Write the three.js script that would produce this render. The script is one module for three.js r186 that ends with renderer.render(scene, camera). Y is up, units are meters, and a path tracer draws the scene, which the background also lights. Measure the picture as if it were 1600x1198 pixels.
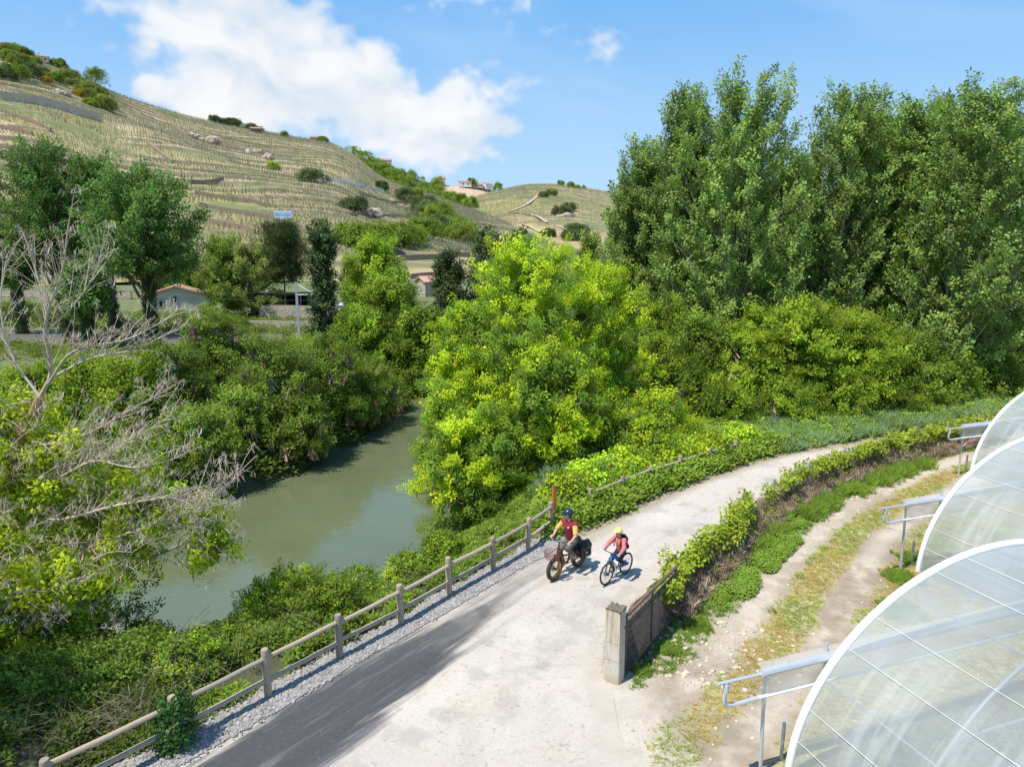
import * as THREE from 'three';
import { MarchingCubes } from 'three/addons/objects/MarchingCubes.js';
import { mergeGeometries, mergeVertices } from 'three/addons/utils/BufferGeometryUtils.js';

// ---------------------------------------------------------------- camera, sky, sun, exposure
const scene = new THREE.Scene();
const camera = new THREE.PerspectiveCamera(58.03, 1024 / 766, 0.1, 6000);
camera.position.set(0, 8.8, 0);
camera.rotation.set(THREE.MathUtils.degToRad(-11), 0, 0);
const renderer = new THREE.WebGLRenderer({ antialias: true });
renderer.toneMapping = THREE.LinearToneMapping;
renderer.toneMappingExposure = 1.14;
renderer.shadowMap.enabled = true;

const rng = (s) => { let a = (s * 2654435761 + 97531) >>> 0; return () => { a = (a + 0x6d2b79f5) >>> 0; let t = Math.imul(a ^ (a >>> 15), 1 | a); t = (t + Math.imul(t ^ (t >>> 7), 61 | t)) ^ t; return ((t ^ (t >>> 14)) >>> 0) / 4294967296; }; };
const clamp = (x, a = 0, b = 1) => x < a ? a : x > b ? b : x;
const lerp = (a, b, t) => a + (b - a) * t;
const sst = (a, b, x) => { const t = clamp((x - a) / (b - a)); return t * t * (3 - 2 * t); };
const h3 = (x, y, z) => { let h = Math.imul(x, 374761393) ^ Math.imul(y, 668265263) ^ Math.imul(z, 1274126177); h = Math.imul(h ^ (h >>> 13), 1274126177); return ((h ^ (h >>> 16)) >>> 0) / 4294967296; };
function vnoise(x, y, z = 0) {
  const xi = Math.floor(x), yi = Math.floor(y), zi = Math.floor(z); let u = x - xi, v = y - yi, w = z - zi;
  u = u * u * (3 - 2 * u); v = v * v * (3 - 2 * v); w = w * w * (3 - 2 * w);
  const a = lerp(lerp(h3(xi, yi, zi), h3(xi + 1, yi, zi), u), lerp(h3(xi, yi + 1, zi), h3(xi + 1, yi + 1, zi), u), v);
  if (w === 0) return a;
  const b = lerp(lerp(h3(xi, yi, zi + 1), h3(xi + 1, yi, zi + 1), u), lerp(h3(xi, yi + 1, zi + 1), h3(xi + 1, yi + 1, zi + 1), u), v);
  return lerp(a, b, w);
}
const fbm = (x, y, z, o = 4) => { let s = 0, a = 0.5, t = 0; for (let i = 0; i < o; i++) { s += a * vnoise(x, y, z); t += a; a *= 0.5; x = x * 2.03 + 17.1; y = y * 2.03 + 5.7; z = z === 0 ? 0 : z * 2.03 + 3.3; } return s / t; };

function makeSky() {
  const W = 3072, Hh = 1536, data = new Float32Array(W * Hh * 4);
  // cumulus bank and wisps, as (azimuth, elevation, half width, half height, weight) in degrees
  const blobs = [[-16, 13, 7.5, 3.8, 1.0], [-9, 10.8, 6.5, 2.6, 1.0], [-21, 10.3, 5, 2.4, 0.9], [-24.5, 14.8, 7.5, 3.2, 0.8], [-9.5, 13.8, 3.4, 1.8, 0.5],
    [-2.0, 9.6, 3.4, 1.4, 0.8], [-12, 8.3, 8, 2.2, 0.75], [-26.2, 10.7, 1.5, 0.9, 1.25], [5.1, 14.6, 2.6, 1.1, 0.42], [-4.4, 7.3, 3.4, 1.2, 0.62], [-17, 17.5, 10, 3, 0.85]];
  const az0 = -180, zen = [0.045, 0.19, 0.56], mid = [0.135, 0.40, 0.80], hor = [0.46, 0.68, 0.92];
  for (let j = 0; j < Hh; j++) {
    const el = (j + 0.5) / Hh * 180 - 90, y = Math.sin(el * Math.PI / 180), cy = Math.cos(el * Math.PI / 180);
    for (let i = 0; i < W; i++) {
      const k = (j * W + i) * 4; data[k + 3] = 1;
      if (el < -1) { data[k] = 0.12; data[k + 1] = 0.13; data[k + 2] = 0.09; continue; }
      const th = ((i + 0.5) / W - 0.5) * 2 * Math.PI, x = cy * Math.cos(th), z = cy * Math.sin(th);
      const az = Math.atan2(x, -z) * 180 / Math.PI;
      const e1 = sst(0, 24, Math.max(el, 0)), e2 = sst(14, 80, el);
      let r = lerp(lerp(hor[0], mid[0], e1), zen[0], e2), g = lerp(lerp(hor[1], mid[1], e1), zen[1], e2), b = lerp(lerp(hor[2], mid[2], e1), zen[2], e2);
      let f = 0, near = el < 40 && az > -48 && az < 48;
      if (near) for (const [a, e, ra, re, w] of blobs) { const q = ((az - a) / ra) ** 2 + ((el - e) / re) ** 2; if (q < 4) f += w * Math.exp(-q * 1.1); }
      const s = 1 / Math.max(y + 0.12, 0.12), wx = x * s, wz = z * s;
      // elsewhere fair-weather clouds of the same kind
      const outside = Math.max(sst(40, 56, Math.abs(az)), sst(26, 40, el));
      if (outside > 0 && el > 2) f += outside * Math.max(0, (fbm(wx * 0.9 + 40, wz * 0.9 + 11, 0, 3) - 0.5)) * 3.2;
      let den = 0, shade = 0;
      if (f > 0.02) {
        const q = 8, wq = (vnoise(x * 11, y * 14, z * 11 + 3) - 0.5) * 0.07, n1 = fbm((x + wq) * q, (y + wq * 0.6) * q * 1.6, z * q + 7, 6), n2 = fbm(x * 34 + 3, y * 44, z * 34, 4);
        const d = f * 0.95 + (n1 - 0.5) * 2.8 + (n2 - 0.5) * 1.05 - 0.02;
        den = sst(0.28, 0.84, d) * (0.86 + 0.12 * sst(0.7, 1.3, d));
        const n3 = fbm((x + wq - 0.03) * q, (y + wq * 0.6 + 0.035) * q * 1.6, (z + 0.02) * q + 7, 4);
        shade = clamp(0.58 + (n1 - n3) * 3.4 + (n2 - 0.5) * 0.45);
      }
      // thin high veil
      const veil = 0.16 * sst(0.5, 0.85, fbm(az * 0.045 + 9, el * 0.22 + az * 0.05, 3.5, 5)) * sst(1, 8, el);
      r = lerp(r, 0.80, veil); g = lerp(g, 0.88, veil); b = lerp(b, 0.96, veil);
      if (den > 0) { const cr = lerp(0.58, 0.845, shade), cg = lerp(0.67, 0.85, shade), cb = lerp(0.775, 0.865, shade); r = lerp(r, cr, den); g = lerp(g, cg, den); b = lerp(b, cb, den); }
      data[k] = r; data[k + 1] = g; data[k + 2] = b;
    }
  }
  const t = new THREE.DataTexture(data, W, Hh, THREE.RGBAFormat, THREE.FloatType);
  t.mapping = THREE.EquirectangularReflectionMapping; t.magFilter = THREE.LinearFilter; t.minFilter = THREE.LinearFilter; t.needsUpdate = true;
  return t;
}

const skyTexture = makeSky();
scene.background = skyTexture;
scene.environment = skyTexture;

const sunDir = new THREE.Vector3(-0.384, 0.88, 0.269).normalize();
const sun = new THREE.DirectionalLight(new THREE.Color(1.0, 0.955, 0.875), 5.0);
sun.position.copy(sunDir).multiplyScalar(120).add(new THREE.Vector3(0, 0, -35));
sun.target.position.set(0, 0, -35);
sun.castShadow = true;
Object.assign(sun.shadow.camera, { left: -90, right: 90, top: 90, bottom: -90, near: 1, far: 400 });
sun.shadow.mapSize.set(4096, 4096);
scene.add(sun, sun.target);

// ---------------------------------------------------------------- naming helpers
const taken = {};
function numbered(n) { const k = taken[n] = (taken[n] || 0) + 1; return k === 1 ? n : n + '_' + String(k - 1).padStart(3, '0'); }
function tag(o, label, category, group, kind) { if (label) o.userData.label = label; if (category) o.userData.category = category; if (group) o.userData.group = group; if (kind) o.userData.kind = kind; return o; }
function thing(name, label, category, [x, y, z] = [0, 0, 0], turn = 0, group) {
  const o = new THREE.Group(); o.name = numbered(name); o.position.set(x, y, z); o.rotation.y = turn; scene.add(o);
  return tag(o, label, category, group);
}
function part(name, geo, mat, parent = scene) {
  const m = new THREE.Mesh(geo, mat); m.name = parent === scene ? numbered(name) : name; m.castShadow = m.receiveShadow = true; parent.add(m); return m;
}
const structure = (name, geo, mat, label) => tag(part(name, geo, mat), label, null, null, 'structure');

// ---------------------------------------------------------------- geometry helpers
const V3 = (x, y, z) => new THREE.Vector3(x, y, z);
class MB {                                            // collects tubes, boxes and loose faces into one geometry
  constructor() { this.p = []; this.i = []; this.uv = []; this.c = []; this.col = null; }
  v(x, y, z, u = 0, w = 0) { this.p.push(x, y, z); this.uv.push(u, w); if (this.col) this.c.push(...this.col); return this.p.length / 3 - 1; }
  tube(pts, radii, n = 6, cap = true) {
    const N = pts.length, T = V3(0, 0, 0), A = V3(0, 0, 0), B = V3(0, 0, 0); let len = 0, first = this.p.length / 3, ref = null;
    for (let k = 0; k < N; k++) {
      T.subVectors(pts[Math.min(N - 1, k + 1)], pts[Math.max(0, k - 1)]).normalize();
      if (!ref) ref = Math.abs(T.y) < 0.9 ? V3(0, 1, 0) : V3(1, 0, 0);
      A.crossVectors(T, ref).normalize(); B.crossVectors(A, T).normalize(); ref = B.clone();
      if (k) len += pts[k].distanceTo(pts[k - 1]);
      const r = typeof radii === 'number' ? radii : radii[k];
      for (let j = 0; j <= n; j++) { const a = j / n * 2 * Math.PI, c = Math.cos(a) * r, s = Math.sin(a) * r; this.v(pts[k].x + A.x * c + B.x * s, pts[k].y + A.y * c + B.y * s, pts[k].z + A.z * c + B.z * s, j / n * 6.28 * r, len); }
    }
    for (let k = 0; k < N - 1; k++) for (let j = 0; j < n; j++) { const a = first + k * (n + 1) + j, b = a + n + 1; this.i.push(a, a + 1, b, b, a + 1, b + 1); }
    if (cap) for (const [k, f] of [[0, 0], [N - 1, 1]]) { const c = this.v(pts[k].x, pts[k].y, pts[k].z), s = this.p.length / 3; for (let j = 0; j <= n; j++) { const q = (first + k * (n + 1) + j) * 3; this.v(this.p[q], this.p[q + 1], this.p[q + 2]); } for (let j = 0; j < n; j++) f ? this.i.push(c, s + j, s + j + 1) : this.i.push(c, s + j + 1, s + j); }
    return this;
  }
  box(cx, cy, cz, sx, sy, sz, ry = 0, bevel = 0) {
    const g = new THREE.BoxGeometry(sx, sy, sz); g.rotateY(ry); g.translate(cx, cy, cz); return this.geo(g);
  }
  geo(g) { const b = this.p.length / 3, P = g.attributes.position, U = g.attributes.uv; for (let k = 0; k < P.count; k++) this.v(P.getX(k), P.getY(k), P.getZ(k), U ? U.getX(k) : 0, U ? U.getY(k) : 0); if (g.index) for (let k = 0; k < g.index.count; k++) this.i.push(b + g.index.getX(k)); else for (let k = 0; k < P.count; k++) this.i.push(b + k); return this; }
  quad(a, b, c, d) { const s = this.p.length / 3; for (const q of [a, b, c, d]) this.v(q[0], q[1], q[2], q[3] ?? q[0], q[4] ?? q[2]); this.i.push(s, s + 1, s + 2, s, s + 2, s + 3); return this; }
  tri(a, b, c) { const s = this.p.length / 3; for (const q of [a, b, c]) this.v(q[0], q[1], q[2]); this.i.push(s, s + 1, s + 2); return this; }
  done(smooth = true) {
    let g = new THREE.BufferGeometry();
    g.setAttribute('position', new THREE.Float32BufferAttribute(this.p, 3)); g.setAttribute('uv', new THREE.Float32BufferAttribute(this.uv, 2));
    if (this.c.length === this.p.length) g.setAttribute('color', new THREE.Float32BufferAttribute(this.c, 3));
    g.setIndex(this.i); if (!smooth) g = g.toNonIndexed(); g.computeVertexNormals(); return g;
  }
}
const tubeGeo = (pts, r, n = 8) => new MB().tube(pts, r, n).done();
const boxGeo = (cx, cy, cz, sx, sy, sz, ry = 0) => { const g = new THREE.BoxGeometry(sx, sy, sz); g.rotateY(ry); g.translate(cx, cy, cz); return g; };
const curve = (pts, n) => new THREE.CatmullRomCurve3(pts).getPoints(n);

// ---------------------------------------------------------------- textures and materials
function tex(w, h, fn, srgb = false) {
  const d = new Uint8Array(w * h * 4);
  for (let j = 0; j < h; j++) for (let i = 0; i < w; i++) { const c = fn(i / w, j / h, i, j), k = (j * w + i) * 4; for (let q = 0; q < 3; q++) { let v = c[q]; if (srgb) v = v <= 0.0031308 ? v * 12.92 : 1.055 * Math.pow(v, 1 / 2.4) - 0.055; d[k + q] = clamp(v) * 255; } d[k + 3] = 255; }
  const t = new THREE.DataTexture(d, w, h); t.wrapS = t.wrapT = THREE.RepeatWrapping; t.magFilter = THREE.LinearFilter; t.minFilter = THREE.LinearMipmapLinearFilter; t.generateMipmaps = true;
  if (srgb) t.colorSpace = THREE.SRGBColorSpace; t.needsUpdate = true; return t;
}
// tileable fbm
const tn = (u, v, f, s) => { const w = (x, y) => h3(((x % f) + f) % f, ((y % f) + f) % f, s); const x = u * f, y = v * f, xi = Math.floor(x), yi = Math.floor(y); let a = x - xi, b = y - yi; a = a * a * (3 - 2 * a); b = b * b * (3 - 2 * b); return lerp(lerp(w(xi, yi), w(xi + 1, yi), a), lerp(w(xi, yi + 1), w(xi + 1, yi + 1), a), b); };
const tfbm = (u, v, f, s, o = 4) => { let r = 0, a = 0.5, t = 0; for (let i = 0; i < o; i++) { r += a * tn(u, v, f, s + i); t += a; a *= 0.55; f *= 2; } return r / t; };
const grainTex = tex(512, 512, (u, v) => { const n = tfbm(u, v, 8, 1, 6); return [n, n, n]; });
const barkTex = tex(256, 512, (u, v) => { const n = tfbm(u, v * 0.25, 16, 9, 5) * 0.6 + tfbm(u, v, 8, 31, 5) * 0.6, k = 0.55 + n * 0.75; return [k, k * 0.98, k * 0.95]; });
const waveTex = tex(1024, 1024, (u, v) => { const n = tfbm(u, v, 12, 5, 4) * 0.6 + tfbm(u * 1, v * 1, 48, 15, 3) * 0.3; return [n, n, n]; });
const std = (r, g, b, roughness = 0.85, o = {}) => { const m = new THREE.MeshStandardMaterial({ roughness, ...o }); m.color.setRGB(r, g, b); return m; };
const leafMat = (r, g, b, o = {}) => { const m = new THREE.MeshPhysicalMaterial({ roughness: 1, side: THREE.DoubleSide, vertexColors: true, transmission: 0.38, thickness: 0, specularIntensity: 0.25, ...o }); m.color.setRGB(r, g, b); return m; };
const bark = (r, g, b) => std(r, g, b, 0.95, { map: barkTex, bumpMap: barkTex, bumpScale: 0.02 });
const M = {
  poplar: leafMat(0.285, 0.41, 0.09, { clearcoat: 0.16, clearcoatRoughness: 0.3, transmission: 0.36 }),
  darkpop: leafMat(0.175, 0.30, 0.062, { clearcoat: 0.12, clearcoatRoughness: 0.38, transmission: 0.32 }),
  lime: leafMat(0.46, 0.585, 0.026, { transmission: 0.42 }),
  green: leafMat(0.225, 0.325, 0.034, { transmission: 0.38, clearcoat: 0.2, clearcoatRoughness: 0.45 }),
  bright: leafMat(0.30, 0.42, 0.03, { transmission: 0.4 }),
  dark: leafMat(0.10, 0.15, 0.04, { transmission: 0.25, clearcoat: 0.3, clearcoatRoughness: 0.4 }),
  grass: leafMat(0.23, 0.28, 0.06, { transmission: 0.35 }),
  dry: leafMat(0.46, 0.395, 0.31, { transmission: 0.2 }),
  barkPale: bark(0.31, 0.27, 0.215), barkBrown: bark(0.17, 0.125, 0.085), barkGrey: bark(0.30, 0.26, 0.21), barkOchre: bark(0.36, 0.25, 0.10),
  fenceWood: std(0.42, 0.34, 0.245, 0.9, { map: barkTex, bumpMap: barkTex, bumpScale: 0.006 }),
  galv: std(0.56, 0.58, 0.60, 0.5, { metalness: 0.35 }), white: std(0.82, 0.83, 0.83, 0.5), black: std(0.02, 0.02, 0.022, 0.6), darkSteel: std(0.07, 0.062, 0.055, 0.7),
  rust: std(0.22, 0.10, 0.05, 0.8), soil: std(0.2, 0.15, 0.1, 1),
};

// ---------------------------------------------------------------- plan of the place (metres; x to the east, -z up the valley)
const RIVER = [[-60, -12], [-40, -13.5], [-22, -14.2], [-13.5, -16.0], [-8.7, -17.4], [-5.4, -20.8], [-4.2, -22.6], [-2.7, -25.6], [-2.5, -28], [-3.4, -31], [-4.4, -34.5], [-5.2, -40], [-6.2, -48], [-6, -58], [-3, -70], [3, -80], [20, -90], [60, -100],
  [60, -105], [18, -95], [-1, -85], [-6.5, -72], [-8.3, -58], [-8.8, -48], [-9.3, -40], [-10.8, -34.6], [-12.5, -31.6], [-14.2, -27], [-18, -24.2], [-26, -22.5], [-42, -22], [-60, -22]];
const FENCE = [[-8.55, -7.95], [-7.3, -9.45], [-6.03, -10.95], [-4.87, -12.36], [-3.78, -13.68], [-2.64, -15.07], [-1.62, -16.46], [-0.52, -17.86], [0.45, -19.14], [1.25, -20.55]];
const GRAVEL_EDGE = [[-8.7, -7.5], [-6.5, -10.0], [-5.75, -10.55], [-3.42, -13.5], [-1.66, -15.66], [-0.08, -17.7], [1.15, -19.15]];
const ROAD_L = [[-8.85, -7.35], [-6.62, -9.9], [-5.88, -10.45], [-3.54, -13.4], [-1.78, -15.56], [-0.18, -17.62], [1.1, -19.1], [2.85, -20.75], [4.36, -22.3], [6.09, -24.05], [8.34, -26.08], [10.9, -28.1], [14.04, -29.81], [17.75, -31.5], [21.85, -33.6], [25.6, -35.4], [34, -39.5], [44, -45]];
const ROAD_R = [[2.6, -6.5], [2.05, -10.0], [1.93, -11.97], [1.94, -12.99], [2.35, -14.17], [2.9, -15.6], [3.55, -16.69], [4.56, -17.98], [5.62, -19.23], [7.3, -21.3], [9.1, -23.2], [11.36, -25.2], [14.1, -27.3], [17, -29.0], [21, -31.2], [26.4, -34.0], [34, -38], [44, -43]];
const HEDGE = [[3.95, -15.7], [4.3, -16.4], [5.0, -17.3], [6.06, -18.6], [7.2, -20.3], [8.73, -22.0], [10.53, -23.75], [12.85, -25.65], [15.35, -27.4], [17.82, -28.9], [20.56, -30.6], [24.1, -32.6], [30, -35.8]];
const RAIL = [[-110, -84.5], [-70, -79.2], [-45, -75.2], [-20, -71.6], [10, -67.2], [45, -62]];
const RUT_L = [[-0.5, -8.4], [0.89, -10.2], [2.7, -11.78], [4.48, -13.68], [6.07, -15.87], [8.03, -18.38], [10.08, -20.91], [12.34, -23.2], [16.49, -26.5], [19.25, -28.3], [24, -31], [32, -35]];
const RUT_R = [[2.4, -8.8], [3.66, -10.48], [5.37, -12.36], [7.31, -14.7], [9.47, -17.59], [11.53, -20.16], [14.49, -23.0], [18.92, -26.4], [22.21, -28.4], [32, -33.4]];
function near(line, x, z) {                             // distance to a polyline, signed: positive to its right when walking along it
  let best = 1e9, sg = 1, at = 0;
  for (let i = 0; i < line.length - 1; i++) {
    const ax = line[i][0], az = line[i][1], bx = line[i + 1][0] - ax, bz = line[i + 1][1] - az, px = x - ax, pz = z - az;
    const t = clamp((px * bx + pz * bz) / (bx * bx + bz * bz)), dx = px - bx * t, dz = pz - bz * t, d = dx * dx + dz * dz;
    if (d < best) { best = d; sg = bx * pz - bz * px > 0 ? 1 : -1; at = i + t; }
  }
  near.at = at; return Math.sqrt(best) * sg;
}
function inside(poly, x, z) { let c = false; for (let i = 0, j = poly.length - 1; i < poly.length; j = i++) { const [xi, zi] = poly[i], [xj, zj] = poly[j]; if ((zi > z) !== (zj > z) && x < (xj - xi) * (z - zi) / (zj - zi) + xi) c = !c; } return c; }
const RIVER_RING = [...RIVER, RIVER[0]];
function riverDist(x, z) { if (x > 70 || z > 12 || z < -120) return 40; const d = Math.abs(near(RIVER_RING, x, z)); return inside(RIVER, x, z) ? -d : d; }
const WATER = -2.5;
function landLevel(x, z) {                              // level of the flat land: the road side 0, the railway side about -1, rising to the hill foot
  const west = sst(-4, -10, x + (z + 30) * 0.12) * sst(-18, -24, z) ;
  const w2 = x < -9 && z > -24 && z < -14 ? 1 : 0;
  let y = -0.9 * Math.max(west, w2 * 0.4);
  if (z < -70) y = lerp(y, lerp(-0.3, 2.5, sst(-85, -135, z)), sst(-70, -92, z) * sst(30, -10, x));
  return y;
}
function groundH(x, z) {
  const d = riverDist(x, z), L = landLevel(x, z);
  if (d < 0) return WATER - 0.05 - Math.min(1.4, -d * 0.45);
  const reach = x < -9.5 && z < -21 ? 2.2 : 5.4, t = sst(0, reach, d);
  let y = lerp(WATER - 0.05, L, Math.pow(t, 0.75));
  if (t < 0.98) y += (fbm(x * 0.9, z * 0.9, 0, 3) - 0.5) * 0.35 * Math.sin(Math.PI * t);
  return y;
}
const nz = (x, z, f, o = 4, s = 0) => fbm(x * f + s * 13.7, z * f + s * 7.3, 0, o);
const mix3 = (a, b, t) => [lerp(a[0], b[0], t), lerp(a[1], b[1], t), lerp(a[2], b[2], t)];
const mul3 = (a, k) => [a[0] * k, a[1] * k, a[2] * k];

// share of moss and grass on the farm track side
function trackMask(x, z) {
  const sh = near(HEDGE, x, z), tl = near(RUT_L, x, z), tr = near(RUT_R, x, z);
  return { sh, tl, tr };
}
function groundPaint(x, z) {
  if ((x < -9 && z > -22) || z < -48) return mul3(mix3([0.085, 0.075, 0.04], [0.09, 0.11, 0.035], vnoise(x * 2, z * 2)), 1);
  if (near(ROAD_L, x, z) > 0.6 && near(ROAD_R, x, z) < -0.6) return [0.4, 0.36, 0.3];
  const n1 = nz(x, z, 0.7, 4, 1), n2 = nz(x, z, 3.1, 4, 2), n3 = nz(x, z, 14, 3, 3), grit = h3(Math.floor(x * 40), Math.floor(z * 40), 5);
  const { sh, tl, tr } = trackMask(x, z);
  const soil = mul3(mix3([0.29, 0.225, 0.155], [0.41, 0.33, 0.24], clamp(n2 * 1.4 - 0.2)), 0.86 + 0.28 * n3);
  if (sh > -0.4 && x > -1 || (z > -13.2 && x > 1.4)) {
    let c = soil;
    const wob = (n1 - 0.5) * 0.7, dl = Math.abs(tl + wob * 0.5), dr = Math.abs(tr + wob * 0.5);
    const between = tl > 0 && tr < 0;
    const moss = mix3([0.42, 0.36, 0.17], [0.36, 0.365, 0.13], n2);
    const green = mix3([0.15, 0.18, 0.05], [0.11, 0.17, 0.035], n2);
    const junction = sst(-13.6, -10.5, z);
    let m = between ? sst(0.26, 0.52, Math.min(dl, dr) + (n2 - 0.5) * 0.5) : tr > 0 ? sst(0.32, 0.75, dr + (n2 - 0.5) * 0.6) * 0.95 : 0;
    m *= sst(0.18, 0.5, n1 * 0.6 + n2 * 0.5 + (between ? 0.12 : 0)) * (1 - 0.4 * junction);
    c = mix3(c, moss, m * 0.85);
    if (tl < 0) c = mix3(c, green, sst(0.3, 0.7, dl + (n2 - 0.5) * 0.5) * sst(0.32, 0.55, n1 + (z < -16 ? 0.16 : -0.12)) * 0.9 * (1 - junction));
    const pale = [0.62, 0.545, 0.45];
    const rut = Math.max(sst(0.5, 0.05, dl), sst(0.52, 0.05, dr) * 0.9);
    c = mix3(c, pale, rut * sst(0.25, 0.65, nz(x, z, 0.45, 3, 8) + (n2 - 0.5) * 0.5) * 0.62);
    c = mix3(c, [0.25, 0.21, 0.16], sst(0.48, 0.68, nz(x, z, 0.5, 3, 12)) * 0.55 * (1 - rut * 0.5));
    // the worn bare patch before the gate, the brown reed litter along the fence
    c = mix3(c, mix3([0.50, 0.40, 0.28], [0.56, 0.50, 0.42], n2), sst(2.0, 0.6, Math.abs(sh - 0.6)) * 0.5);
    if (z > -15) c = mix3(c, mix3([0.47, 0.41, 0.34], [0.57, 0.505, 0.42], n2), sst(1.5, 0.1, Math.abs(near(ROAD_R, x, z)) + (n1 - 0.5) * 1.4) * 0.85);
    return mul3(c, 0.93 + 0.14 * grit);
  }
  // road verge and banks: dry brown margin by the road, damp dark soil elsewhere
  const rl = near(ROAD_L, x, z);
  let c = mix3([0.085, 0.075, 0.04], [0.07, 0.095, 0.03], n2);
  if (z < -58 || x < -16) c = mix3([0.15, 0.16, 0.06], [0.10, 0.14, 0.04], n1);
  const margin = sst(1.1, 0.25, Math.abs(rl) + (n2 - 0.5) * 0.9);
  if (x > 1) c = mix3(c, [0.38, 0.30, 0.21], margin * 0.9);
  return mul3(c, 0.9 + 0.2 * grit);
}
// ---- ground: fine sheet near, coarse sheet beyond, one surface
const NX0 = -36, NX1 = 48, NZ0 = -64, NZ1 = -5;
const groundTex = tex(1664, 1152, (u, v) => groundPaint(lerp(NX0, NX1, u), lerp(NZ1, NZ0, v)), true);
groundTex.wrapS = groundTex.wrapT = THREE.ClampToEdgeWrapping;
const farTex = tex(512, 512, (u, v) => mul3(mix3([0.17, 0.175, 0.07], [0.11, 0.15, 0.045], tfbm(u, v, 6, 3, 5)), 0.8 + 0.4 * tfbm(u, v, 40, 8, 2)), true);
{
  const gx = [], gz = [];
  for (let x = NX0; x <= NX1; x += 0.3) gx.push(x); for (let z = NZ1; z >= NZ0; z -= 0.3) gz.push(z);
  if (gx[gx.length - 1] < NX1 - 0.01) gx.push(NX1); if (gz[gz.length - 1] > NZ0 + 0.01) gz.push(NZ0);
  const sheet = (xs, zs, skip, uvf) => {
    const p = [], uv = [], id = [], W = xs.length;
    for (const z of zs) for (const x of xs) { p.push(x, groundH(x, z), z); uv.push(...uvf(x, z)); }
    for (let j = 0; j < zs.length - 1; j++) for (let i = 0; i < W - 1; i++) { if (skip && skip((xs[i] + xs[i + 1]) / 2, (zs[j] + zs[j + 1]) / 2)) continue; const a = j * W + i, b = a + 1, c = a + W, d = c + 1; id.push(a, b, c, b, d, c); }
    const g = new THREE.BufferGeometry(); g.setAttribute('position', new THREE.Float32BufferAttribute(p, 3)); g.setAttribute('uv', new THREE.Float32BufferAttribute(uv, 2)); g.setIndex(id); g.computeVertexNormals(); return g;
  };
  const gm = std(1, 1, 1, 0.96, { map: groundTex });
  structure('ground', sheet(gx, gz, null, (x, z) => [(x - NX0) / (NX1 - NX0), (NZ1 - z) / (NZ1 - NZ0)]), gm, 'dry earth farm track with moss and grass beside the river banks');
  const ex = [-3000, -1500, -700, -350, -200, -140, -100, -75, -60, -48, NX0], fx = [NX1, 60, 80, 110, 150, 220, 350, 700, 1500, 3000];
  const ez = [900, 300, 100, 40, 15, 5, NZ1], fz = [NZ0, -70, -76, -82, -88, -95, -105, -120, -140, -170, -220, -300, -500, -900, -1600, -3000];
  const mx = []; for (let x = NX0 + 3; x < NX1 - 1; x += 3) mx.push(x); const mz = []; for (let z = NZ1 - 3; z > NZ0 + 1; z -= 3) mz.push(z);
  const fm = std(1, 1, 1, 0.97, { map: farTex });
  structure('valley_floor', sheet([...ex, ...mx, ...fx], [...ez, ...mz, ...fz], (x, z) => x > NX0 && x < NX1 && z < NZ1 && z > NZ0, (x, z) => [x / 14, z / 14]), fm, 'flat green valley floor around the river and the railway');
}

// ---- river
{
  const sh = new THREE.Shape(RIVER.map(([x, z]) => { const d = 0.9; return new THREE.Vector2(x, -z); }));
  // the water reaches under the banks
  const g = new THREE.PlaneGeometry(124, 118, 60, 60); g.rotateX(-Math.PI / 2); g.translate(-1, WATER, -49);
  const P = g.attributes.position, U = g.attributes.uv, id = [];
  for (let k = 0; k < P.count; k++) U.setXY(k, P.getX(k) / 9, P.getZ(k) / 9);
  for (let k = 0; k < g.index.count; k += 3) { const a = g.index.getX(k), b = g.index.getX(k + 1), c = g.index.getX(k + 2); if (Math.min(...[a, b, c].map((q) => riverDist(P.getX(q), P.getZ(q)))) < 3) id.push(a, b, c); }
  g.setIndex(id);
  const m = new THREE.MeshPhysicalMaterial({ roughness: 0.02, ior: 1.5, bumpMap: waveTex, bumpScale: 0.014, map: tex(512, 512, (u, v) => mul3([0.128, 0.146, 0.075], 0.9 + 0.2 * tfbm(u, v, 4, 77, 5)), true) });
  structure('river_water', g, m, 'calm murky green river reflecting trees and sky');
}
// ---- road and gravel strip
function resample(line, n) { const c = new THREE.CatmullRomCurve3(line.map(([x, z]) => V3(x, 0, z)), false, 'centripetal'); return c.getSpacedPoints(n).map((p) => [p.x, p.z]); }
function ribbon(A, B, across, y, uvf) {
  const p = [], uv = [], id = [], W = across + 1;
  for (let i = 0; i < A.length; i++) for (let j = 0; j < W; j++) { const t = j / across, x = lerp(A[i][0], B[i][0], t), z = lerp(A[i][1], B[i][1], t); p.push(x, typeof y === 'function' ? y(x, z, t) : y, z); uv.push(...uvf(x, z)); }
  for (let i = 0; i < A.length - 1; i++) for (let j = 0; j < across; j++) { const a = i * W + j, b = a + 1, c = a + W, d = c + 1; id.push(a, c, b, b, c, d); }
  const g = new THREE.BufferGeometry(); g.setAttribute('position', new THREE.Float32BufferAttribute(p, 3)); g.setAttribute('uv', new THREE.Float32BufferAttribute(uv, 2)); g.setIndex(id); g.computeVertexNormals();
  if (g.attributes.normal.getY(2) < 0) { for (let k = 0; k < id.length; k += 3) { const t = id[k]; id[k] = id[k + 1]; id[k + 1] = t; } g.setIndex(id); g.computeVertexNormals(); }
  return g;
}
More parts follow.
